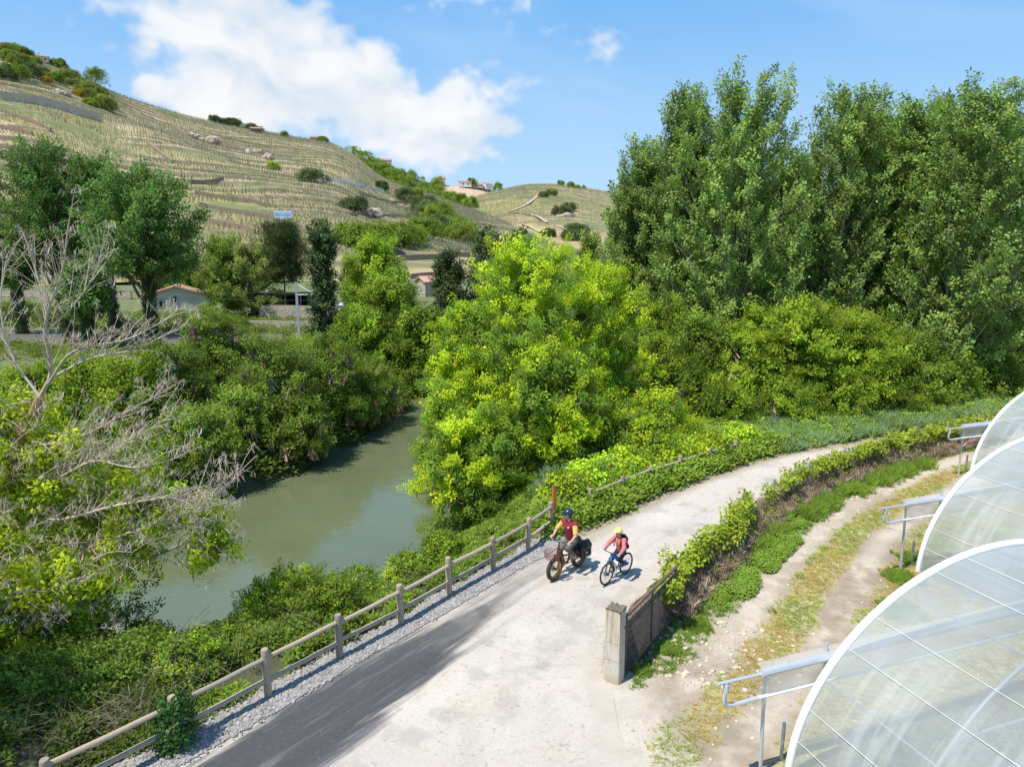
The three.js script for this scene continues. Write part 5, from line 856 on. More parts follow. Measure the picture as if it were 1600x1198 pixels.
// ---------------------------------------------------------------- polytunnels
{
  const A = V3(0.3256, 0, 0.9455), E = V3(0.9455, 0, -0.3256), HW = 4.35, HT = 3.55, LEN = 15;
  const filmTex = tex(512, 512, (u, v) => { const n = tfbm(u, v, 5, 3, 4), s = tfbm(u * 1, v * 0.12, 40, 5, 3); const k = clamp(0.77 + (n - 0.5) * 0.3 - sst(0.48, 0.8, s) * 0.12 * sst(0.06, 0.25, v) * sst(0.62, 0.36, v)); return [k, k, k]; });
  const film = new THREE.MeshPhysicalMaterial({ color: 0xffffff, roughness: 0.42, transmission: 0.9, transmissionMap: filmTex, thickness: 0, ior: 1.4, side: THREE.DoubleSide, bumpMap: grainTex, bumpScale: 0.01 });
  film.color.setRGB(0.66, 0.695, 0.685);
  const curtainM = new THREE.MeshPhysicalMaterial({ roughness: 0.55, transmission: 0.8, thickness: 0, side: THREE.DoubleSide }); curtainM.color.setRGB(0.95, 0.93, 0.88);
  const at = (t, l, k = 1) => { const s = HW - HW * Math.cos(t) * k, y = HT * Math.sin(t) * k; return V3(E.x * s + A.x * l, y, E.z * s + A.z * l); };
  [[4.7, -10.28, 'nearest translucent polytunnel, its white arch cut by the photo corner', 'nearest'], [11.3, -17.88, 'middle polytunnel between the nearest one and the farthest one', 'middle'], [18.2, -26.2, 'farthest polytunnel at the end of the farm track', 'farthest']].forEach(([x, z, label], ti) => {
    const T = thing('polytunnel', label, 'polytunnel', [x, 0, z], 0, 'polytunnels along the farm track');
    const g = new MB(), NT = 40, NL = 15; for (let l = 0; l <= NL; l++) for (let k = 0; k <= NT; k++) { const sag = 1 - 0.006 * Math.abs(Math.sin(l * Math.PI * 0.5)), p = at(Math.PI * k / NT, LEN * l / NL, sag); g.v(p.x, p.y, p.z, l / NL * 3, k / NT * 2); }
    for (let l = 0; l < NL; l++) for (let k = 0; k < NT; k++) { const a = l * (NT + 1) + k, b = a + NT + 1; g.i.push(a, b, a + 1, b, b + 1, a + 1); }
    part('film', g.done(), film, T);
    for (let l = 0; l <= 7; l++) { const pts = []; for (let k = 0; k <= 44; k++) pts.push(at(Math.PI * k / 44, l * 2.1 + 0.02, l === 0 ? 1.003 : 0.985)); part('arch', new MB().tube(pts, l === 0 ? 0.07 : 0.034, 8).done(), l === 0 ? M.white : M.galv, T); }
    for (const t of [0.5, 1.05, 1.57, 2.09, 2.64]) part('purlin', new MB().tube([at(t, 0.05, 0.972), at(t, LEN, 0.972)], 0.02, 7).done(), M.galv, T);
    for (const t of [0.2, 0.36, 0.68, 0.86, 1.2, 1.36, 1.76, 1.95, 2.3, 2.46]) part('tension_wire', new MB().tube([at(t, 0.02, 1.004), at(t, LEN, 1.004)], 0.004, 4).done(), M.white, T);
    // tie bar and king strut inside
    for (const l of [2.1, 6.3]) { part('tie_bar', new MB().tube([at(0.62, l, 0.98), at(Math.PI - 0.62, l, 0.98)], 0.022, 6).done(), M.galv, T); const c = at(0.62, l, 0.98).lerp(at(Math.PI - 0.62, l, 0.98), 0.5); part('strut', new MB().tube([c, at(Math.PI / 2, l, 0.98)], 0.018, 6).done(), M.galv, T); part('brace', new MB().tube([c, at(1.05, l, 0.98)], 0.016, 6).done(), M.galv, T); }
    // roll-up end: roller pipe with hanging sheet, lower bar, crank and post
    const el = (s, y, l = -0.12) => V3(E.x * s + A.x * l, y, E.z * s + A.z * l), s0 = -0.62;
    part('roller', new MB().tube([el(s0, 1.99), el(4, 2.03), el(8.6, 2.0)], 0.068, 10).done(), M.galv, T);
    part('end_sheet', new MB().quad([...el(s0 + 0.02, 1.96).toArray()], [...el(8.6, 1.97).toArray()], [...el(8.6, 1.55).toArray()], [...el(s0 + 0.12, 1.54).toArray()]).done(), curtainM, T);
    part('top_sheet', new MB().quad([...el(s0 + 0.02, 2.05, -0.1).toArray()], [...el(8.6, 2.08, -0.1).toArray()], [...el(8.6, 2.09, -0.34).toArray()], [...el(s0 + 0.06, 2.06, -0.3).toArray()]).done(), curtainM, T);
    part('lower_bar', new MB().tube([el(s0 - 0.02, 1.55), el(8.6, 1.54)], 0.028, 8).done(), M.white, T);
    part('crank', new MB().tube([el(s0 - 0.85, 1.98), el(s0, 1.98)], 0.026, 8).done(), M.galv, T);
    part('crank', new MB().tube(curve([el(s0 - 0.66, 1.98), el(s0 - 0.68, 1.8), el(s0 - 0.68, 1.62), el(s0 - 0.6, 1.55), el(s0 - 0.02, 1.55)], 16), 0.036, 8).done(), M.galv, T);
    part('crank_joint', new MB().tube([el(s0 - 0.66, 1.94), el(s0 - 0.66, 1.80)], 0.052, 10).done(), M.galv, T);
    part('post', new MB().tube([el(s0 + 0.22, -0.2, -0.2), el(s0 + 0.15, 1.97, -0.2)], 0.033, 8).done(), M.galv, T);
    part('hook', new MB().tube([el(0.78, 2.22, -0.2), el(0.78, 1.72, -0.2)], 0.025, 7).done(), M.galv, T);
    part('stub_post', new MB().tube([el(0.15, -0.1, -0.35), el(0.16, 0.72, -0.35)], 0.032, 8).done(), M.galv, T);
    // crop rows
    const s = new Scatter(), r = rng(60 + ti); for (let row = 0; row < 6; row++) for (let k = 0; k < 260; k++) { const p = el(0.9 + row * 1.3 + (r() - .5) * 0.5, 0.02, 0.4 + r() * 14), b = 0.8 + r() * 0.4; s.add(p.x, 0.05 + r() * 0.2, p.z, V3(r() - .5, 1, r() - .5), 1.4 + r(), r() * 6, b, b, b); }
    s.build('crop', SP.cover[2], M.green, T);
  });
}


// ----------------------------------------------------------------  railway, masts and buildings across the river
{
  const y0 = -0.75, P = resample(RAIL, 60);
  const T = thing('railway_track', 'two railway lines on pale ballast in front of the vineyard walls', 'railway track', [0, 0, 0]);
  const off = (d) => P.map(([x, z], i) => { const [ax, az] = P[Math.max(0, i - 1)], [bx, bz] = P[Math.min(60, i + 1)], l = Math.hypot(bx - ax, bz - az); return [x - (bz - az) / l * d, z + (bx - ax) / l * d]; });
  part('ballast', ribbon(off(-4.4), off(3.2), 6, (x, z, t) => y0 - 0.3 + 0.45 * Math.pow(Math.sin(Math.PI * t), 0.5), (x, z) => [x / 1.1, z / 1.1]), std(0.15, 0.14, 0.125, 0.95, { bumpMap: grainTex, bumpScale: 0.03 }), T);
  for (const d of [-3.0, -1.55, 0.6, 2.05]) part('rail', new MB().tube(off(d).map(([x, z]) => V3(x, y0 + 0.25, z)), 0.06, 4).done(), std(0.2, 0.16, 0.13, 0.5, { metalness: 0.5 }), T);
  const sl = new THREE.BoxGeometry(2.4, 0.16, 0.3);
  const masts = [['railway mast with bracket arm in front of the low stone wall', -23.0, -74.2, 6.1], ['railway mast behind the dead branches of the foreground tree', -45.2, -77.6, 6.2]];
  masts.forEach(([label, x, z, h], i) => {
    const m = thing('railway_mast', label, 'mast', [x, y0, z], 0.14, 'masts along the railway');
    part('pole', boxGeo(0, h / 2, 0, 0.26, h, 0.2), std(0.52, 0.53, 0.54, 0.6, { metalness: 0.3 }), m);
    part('bracket', new MB().tube([V3(0, h - 1.35, 0), V3(2.3, h - 1.25, 0.9)], 0.05, 6).done(), M.galv, m); part('stay', new MB().tube([V3(0, h - 0.15, 0), V3(1.9, h - 1.2, 0.75)], 0.035, 6).done(), M.galv, m);
    part('insulator', new MB().tube([V3(1.6, h - 1.28, 0.63), V3(1.75, h - 1.7, 0.68)], 0.07, 8).done(), M.black, m);
  });
  [0, 1.0].forEach((dy, i) => { const w = thing('overhead_wire', i ? 'upper overhead wire strung between the railway masts' : 'lower contact wire strung between the railway masts', 'wire', [0, 0, 0]); part('strand', new MB().tube(off(0.2).map(([x, z]) => V3(x, y0 + 4.35 + dy * 0.75, z)), 0.022, 4).done(), M.black, w); });
}
// buildings -------------------------------------------------
function gableHouse(name, label, category, pos, turn, { w, d, h, rise, wall, roof, over = 0.3, openings = [], chimney, tiles = true, extra }) {
  const T = thing(name, label, category, pos, turn);
  const sh = new THREE.Shape(); sh.moveTo(-d / 2, 0); sh.lineTo(d / 2, 0); sh.lineTo(d / 2, h); sh.lineTo(0, h + rise); sh.lineTo(-d / 2, h); sh.closePath();
  const g = new THREE.ExtrudeGeometry(sh, { depth: w, bevelEnabled: false }); g.rotateY(Math.PI / 2); g.translate(-w / 2, 0, 0); part('wall', g, wall, T);
  const sl = Math.hypot(d / 2, rise), an = Math.atan2(rise, d / 2);
  for (const s of [1, -1]) { const L = sl + over, rg = new THREE.BoxGeometry(w + over * 2, 0.14, L); rg.translate(0, 0.075, L / 2); rg.rotateX(an); const q = rg; if (s < 0) q.rotateY(Math.PI); q.translate(0, h + rise, 0); const R = part('roof', q, roof, T);
    if (tiles) { const tb = new MB(), n = Math.round((w + over * 2) / 0.34); for (let k = 0; k < n; k++) { const x = -w / 2 - over + 0.17 + k * 0.34, gm = new THREE.CylinderGeometry(0.1, 0.11, L, 6, 1); gm.rotateX(Math.PI / 2); gm.translate(x, 0.16, L / 2); gm.rotateX(an); if (s < 0) gm.rotateY(Math.PI); gm.translate(0, h + rise, 0); tb.geo(gm); } part('tile_ridge', tb.done(), roof, R); } }
  for (const [kind, side, u, y, ow, oh] of openings) { // side: 0..3 = +z, +x, -z, -x faces
    const W = [M.darkVoid, M.frameM], a = side * Math.PI / 2, dist = side % 2 ? w / 2 : d / 2, fr = new MB();
    for (const [bx, by, bw, bh] of [[0, oh / 2 + 0.06, ow + 0.24, 0.12], [0, -oh / 2 - 0.06, ow + 0.24, 0.12], [-ow / 2 - 0.06, 0, 0.12, oh], [ow / 2 + 0.06, 0, 0.12, oh]]) fr.geo(new THREE.BoxGeometry(bw, bh, 0.14).translate(bx, by, 0.03));
    const G = fr.done(), pg = new THREE.BoxGeometry(ow, oh, 0.06); for (const q of [G, pg]) { q.translate(u, y, dist); q.rotateY(a); }
    const f = part(kind, G, W[1], T); part(kind === 'door' ? 'door_leaf' : 'pane', pg, W[0], f);
  }
  if (chimney) part('chimney', boxGeo(...chimney), wall, T);
  if (extra) extra(T);
  return T;
}
M.cream = std(0.62, 0.54, 0.42, 0.9); M.whiteWall = std(0.72, 0.70, 0.66, 0.9);
M.darkVoid = std(0.012, 0.012, 0.014, 0.35); M.frameM = std(0.36, 0.33, 0.28, 0.9);
const plaster = (a, b, s) => std(1, 1, 1, 0.95, { map: tex(256, 256, (u, v) => mix3(mix3(a, b, tfbm(u, v, 4, s, 5)), [0.16, 0.15, 0.13], sst(0.58, 0.72, tfbm(u, v, 7, s + 9, 5)) * 0.5), true), bumpMap: grainTex, bumpScale: 0.03 });
const stoneWall = std(1, 1, 1, 0.96, { map: tex(256, 256, (u, v) => { const n = tn(u, v, 22, 5), m = tfbm(u, v, 44, 8, 3); return mul3(mix3([0.33, 0.28, 0.22], [0.56, 0.48, 0.38], n), 0.7 + 0.6 * m); }, true), bumpMap: grainTex, bumpScale: 0.06 });
{ const m = stoneWall.map; m.repeat.set(0.25, 0.25); }
const paleWall = std(1, 1, 1, 0.96, { map: tex(256, 256, (u, v) => mul3(mix3([0.46, 0.37, 0.28], [0.66, 0.56, 0.45], tfbm(u, v, 8, 5, 4)), 0.75 + 0.45 * tn(u, v, 40, 8)), true), bumpMap: grainTex, bumpScale: 0.06 }); paleWall.map.repeat.set(0.12, 0.12);
const hillWall = std(0.66, 0.58, 0.49, 0.96, { map: stoneWall.map, bumpMap: grainTex, bumpScale: 0.06 });
const plA = plaster([0.47, 0.44, 0.39], [0.62, 0.59, 0.53], 3); plA.map.repeat.set(0.12, 0.12);
const tileM = std(1, 1, 1, 0.9, { map: tex(128, 128, (u, v) => mix3([0.36, 0.17, 0.10], [0.48, 0.30, 0.22], tn(u, v, 16, 5)), true) });
gableHouse('cottage', 'old white plastered cottage with patched gable and half overgrown tile roof', 'cottage', [-49.6, -0.35, -103], -1.22, { w: 5.2, d: 8.2, h: 2.5, rise: 1.25, wall: plA, roof: tileM, openings: [['window', 1, -0.2, 1.95, 0.5, 0.85], ['window', 1, -2.0, 1.4, 0.35, 0.8], ['door', 0, 0.5, 1.0, 0.9, 2.0]],
  extra: (T) => { const s = new Scatter(), r = rng(8); for (let k = 0; k < 110; k++) s.add(-0.8 + (r() - .5) * 2.8, 2.7 + r() * 1.0, 2.2 + r() * 1.9 - 0.0, V3(r() - .5, 1, r() - .2), 2.2 + r() * 1.4, r() * 6, 0.9 + r() * .5, 0.9 + r() * .4, 0.8); s.build('roof_ivy', SP.ivy[0], M.green, T); } });
gableHouse('house', 'pale pink house front half hidden behind the dark poplar and the cottage', 'house', [-55.0, 0.3, -112], 0.2, { w: 7, d: 6, h: 5.0, rise: 1.4, wall: plaster([0.56, 0.43, 0.35], [0.66, 0.54, 0.46], 13), roof: tileM, openings: [['window', 0, 1.4, 3.4, 0.8, 1.2], ['window', 0, -1.4, 3.4, 0.8, 1.2]] });
gableHouse('stone_hut', 'tall little stone hut with pale red roof among the green trees', 'hut', [-13.4, 0.6, -114], 0.62, { w: 3.6, d: 3.3, h: 3.0, rise: 0.75, wall: stoneWall, roof: std(0.52, 0.33, 0.25, 0.9), openings: [['window', 0, 1.1, 2.1, 0.42, 0.85], ['door', 0, 1.0, 0.55, 0.55, 1.1]] });
{ // open shed cut into the slope with a pale end wall, walls below it
  const T = thing('open_shed', 'dark open fronted shed with flat roof and pale buttress under the pine', 'shed', [-31.0, 0.25, -96], 0.16);
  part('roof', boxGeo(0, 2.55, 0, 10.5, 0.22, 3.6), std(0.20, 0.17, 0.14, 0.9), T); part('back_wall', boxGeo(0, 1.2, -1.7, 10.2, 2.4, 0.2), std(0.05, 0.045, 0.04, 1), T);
  for (const x of [-4.6, -1.2, 1.9]) part('post', boxGeo(x, 1.22, 1.55, 0.16, 2.42, 0.16), std(0.34, 0.31, 0.28, 0.9), T);
  const g = new THREE.BoxGeometry(1.8, 2.7, 3.4); const Pp = g.attributes.position; for (let k = 0; k < Pp.count; k++) if (Pp.getY(k) < 0) { Pp.setX(k, Pp.getX(k) * 1.5); Pp.setZ(k, Pp.getZ(k) * 1.1); } g.translate(4.6, 1.3, 0.2); g.computeVertexNormals(); part('buttress', g, plA, T);
}
function terrainWall(label, pts, hgt, thick, group, mat = stoneWall) {
  const T = thing('stone_wall', label, 'wall', pts[0], 0, group), mb = new MB(), o = pts[0], r = rng(pts.length + Math.round(Math.abs(o[0]) * 10));
  for (let k = 0; k < pts.length - 1; k++) { const a = pts[k], b = pts[k + 1], l = Math.hypot(b[0] - a[0], b[2] - a[2]), nx = -(b[2] - a[2]) / l * thick, nzz = (b[0] - a[0]) / l * thick, h1 = hgt * (0.92 + 0.12 * vnoise(k * 0.9, o[0])), h2 = hgt * (0.92 + 0.12 * vnoise((k + 1) * 0.9, o[0])), D = 0.7;
    const q = (p, s, y) => [p[0] - o[0] + nx * s, p[1] - o[1] + y, p[2] - o[2] + nzz * s, 0, 0], U = (v, u, w) => { v[3] = u; v[4] = w; return v; }, u0 = k * l, u1 = (k + 1) * l;
    mb.quad(U(q(a, 1, -D), u0, -D), U(q(b, 1, -D), u1, -D), U(q(b, 1, h2), u1, h2), U(q(a, 1, h1), u0, h1)); mb.quad(U(q(a, 1, h1), u0, 0), U(q(b, 1, h2), u1, 0), U(q(b, -1, h2), u1, 1), U(q(a, -1, h1), u0, 1)); mb.quad(U(q(b, -1, -D), u1, -D), U(q(a, -1, -D), u0, -D), U(q(a, -1, h1), u0, h1), U(q(b, -1, h2), u1, h2));
    if (k === 0) mb.quad(q(a, -1, -D), q(a, 1, -D), q(a, 1, h1), q(a, -1, h1)); if (k === pts.length - 2) mb.quad(q(b, 1, -D), q(b, -1, -D), q(b, -1, h2), q(b, 1, h2)); }
  part('masonry', mb.done(false), mat, T); return T;
}
terrainWall('low grey stone wall above the railway beside the mast', [[-33, 0, -90.5], [-28, 0, -89.5], [-22, 0, -88.6], [-16, 0.1, -87.8]], 1.6, 0.2);
terrainWall('second stone wall with pale coping just over the rails', [[-34, -0.5, -84], [-27, -0.5, -83], [-20, -0.5, -82.2]], 0.8, 0.2);
terrainWall('long grey retaining wall at the foot of the vines behind the dead branches', [[-84, 0.2, -112], [-72, 0.5, -110.5], [-60, 0.5, -109.5]], 1.9, 0.25);
terrainWall('lower retaining wall right above the rails behind the dead branches', [[-76, -0.4, -97], [-66, -0.3, -96], [-57, -0.2, -95.5]], 1.6, 0.25);
terrainWall('upper retaining wall behind the dead branches, on the lowest vine terrace', [[-96, 3.2, -131], [-84, 3.6, -130], [-70, 3.8, -133]], 2.0, 0.25);
{ // white van parked by the hillside road
  const T = thing('parked_van', 'small white van parked behind the ivy covered trunk', 'van', [-22.6, 0.0, -90], 0.15);
  const sh = new THREE.Shape([[-1.9, 0.35], [2.0, 0.35], [2.0, 0.95], [1.35, 1.1], [0.8, 1.75], [-1.85, 1.8], [-1.95, 1.2]].map((p) => new THREE.Vector2(...p))); const g = new THREE.ExtrudeGeometry(sh, { depth: 1.5, bevelEnabled: true, bevelSize: 0.08, bevelThickness: 0.1, bevelSegments: 2 }); g.translate(0, 0, -0.75); part('body', g, std(0.78, 0.79, 0.80, 0.3), T);
  part('window', boxGeo(0.35, 1.42, 0.87, 0.8, 0.42, 0.02), M.darkVoid, T); part('window', boxGeo(-0.8, 1.42, 0.87, 1.0, 0.42, 0.02), M.darkVoid, T);
  for (const [x, z] of [[-1.2, 0.8], [1.25, 0.8], [-1.2, -0.8], [1.25, -0.8]]) { const w = new THREE.CylinderGeometry(0.32, 0.32, 0.2, 16); w.rotateX(Math.PI / 2); w.translate(x, 0.32, z); part('wheel', w, M.black, T); }
}
// ---------------------------------------------------------------- on the hills
const onHill = (h, u, v) => { const o = hillPos(h, u, v, {}); return [o.x, o.y, o.z]; };
{ // vines in rows on stakes
  const vineGeo = (s, hh) => { const a = tuft(s, { n: 5, h: 0.55, w: 0.075, spread: 0.22, bend: 0.9, vary: 0.4 }), st = new THREE.BoxGeometry(0.07, hh, 0.07).toNonIndexed(); st.translate(0, hh / 2, 0); st.deleteAttribute('uv'); const P = st.attributes.position.count, c = new Float32Array(P * 3); for (let k = 0; k < P; k++) { c[k * 3] = 1.5; c[k * 3 + 1] = 1.4; c[k * 3 + 2] = 4.2; } st.setAttribute('color', new THREE.BufferAttribute(c, 3)); return mergeGeometries([a, st]); };
  const plant = (h, name, label, rowGap, step, mat, geo, v0, v1, seed) => {
    const r = rng(seed), s = new Scatter(), o = {}, o2 = {}, ln = (u) => { const [a, b] = h.tab[Math.round(clamp(u) * 600)]; return a.distanceTo(b); }, L0 = ln(0.5); let v = v0, row = 0;
    while (v < v1) {
      hillPos(h, 0.5, v, o); hillPos(h, 0.5, v + 0.002, o2); const per = Math.hypot(o.x - o2.x, o.y - o2.y, o.z - o2.z) / 0.002;
      let u = 0.002; row++;
      while (u < 0.998) {
        hillPos(h, u, v, o); hillPos(h, u + 0.001, v, o2); const du = 0.001 * step / Math.max(0.05, Math.hypot(o.x - o2.x, o.z - o2.z));
        const pid = parcelOf(o.x, o.z, h.seed), wild = fbm(o.x * 0.035 + 3, o.z * 0.035, 9.5, 4), uu = u + (r() - .5) * du * 0.3;
        const stride = Math.max(1, Math.round(L0 / ln(u))); if (row % stride === 0 && !(wild > 0.62 || (o.stone > 0.25) || pid < 0.06 || r() < 0.12 + 0.25 * (pid > 0.8))) { hillPos(h, uu, v + (r() - .5) * 0.0006, o); const b = 0.75 + 0.5 * r(), dryk = clamp(1.3 - pid * 1.2); s.add(o.x, o.y - 0.05, o.z, V3((r() - .5) * .25, 1, (r() - .5) * .25), (0.7 + r() * 0.45) * (h === HC ? 1.1 : 1), r() * 6, b * lerp(1, 1.15, dryk), b, b * lerp(0.8, 1, dryk)); }
        u += du;
      }
      v += rowGap / per;
    }
    return s.build(name, geo, mat, scene, label);
  };
  const vm = leafMat(0.205, 0.26, 0.062, { transmission: 0.3 });
  plant(HA, 'vineyard', 'rows of young staked vines on the near hillside', 1.75, 1.15, vm, vineGeo(3, 1.5), 0.012, 0.995, 5);
  plant(HC, 'vineyard', 'rows of staked vines on the round far hill', 3.0, 2.0, vm, vineGeo(4, 1.5), 0.12, 0.99, 6);
}
M.broom = leafMat(0.42, 0.28, 0.01);

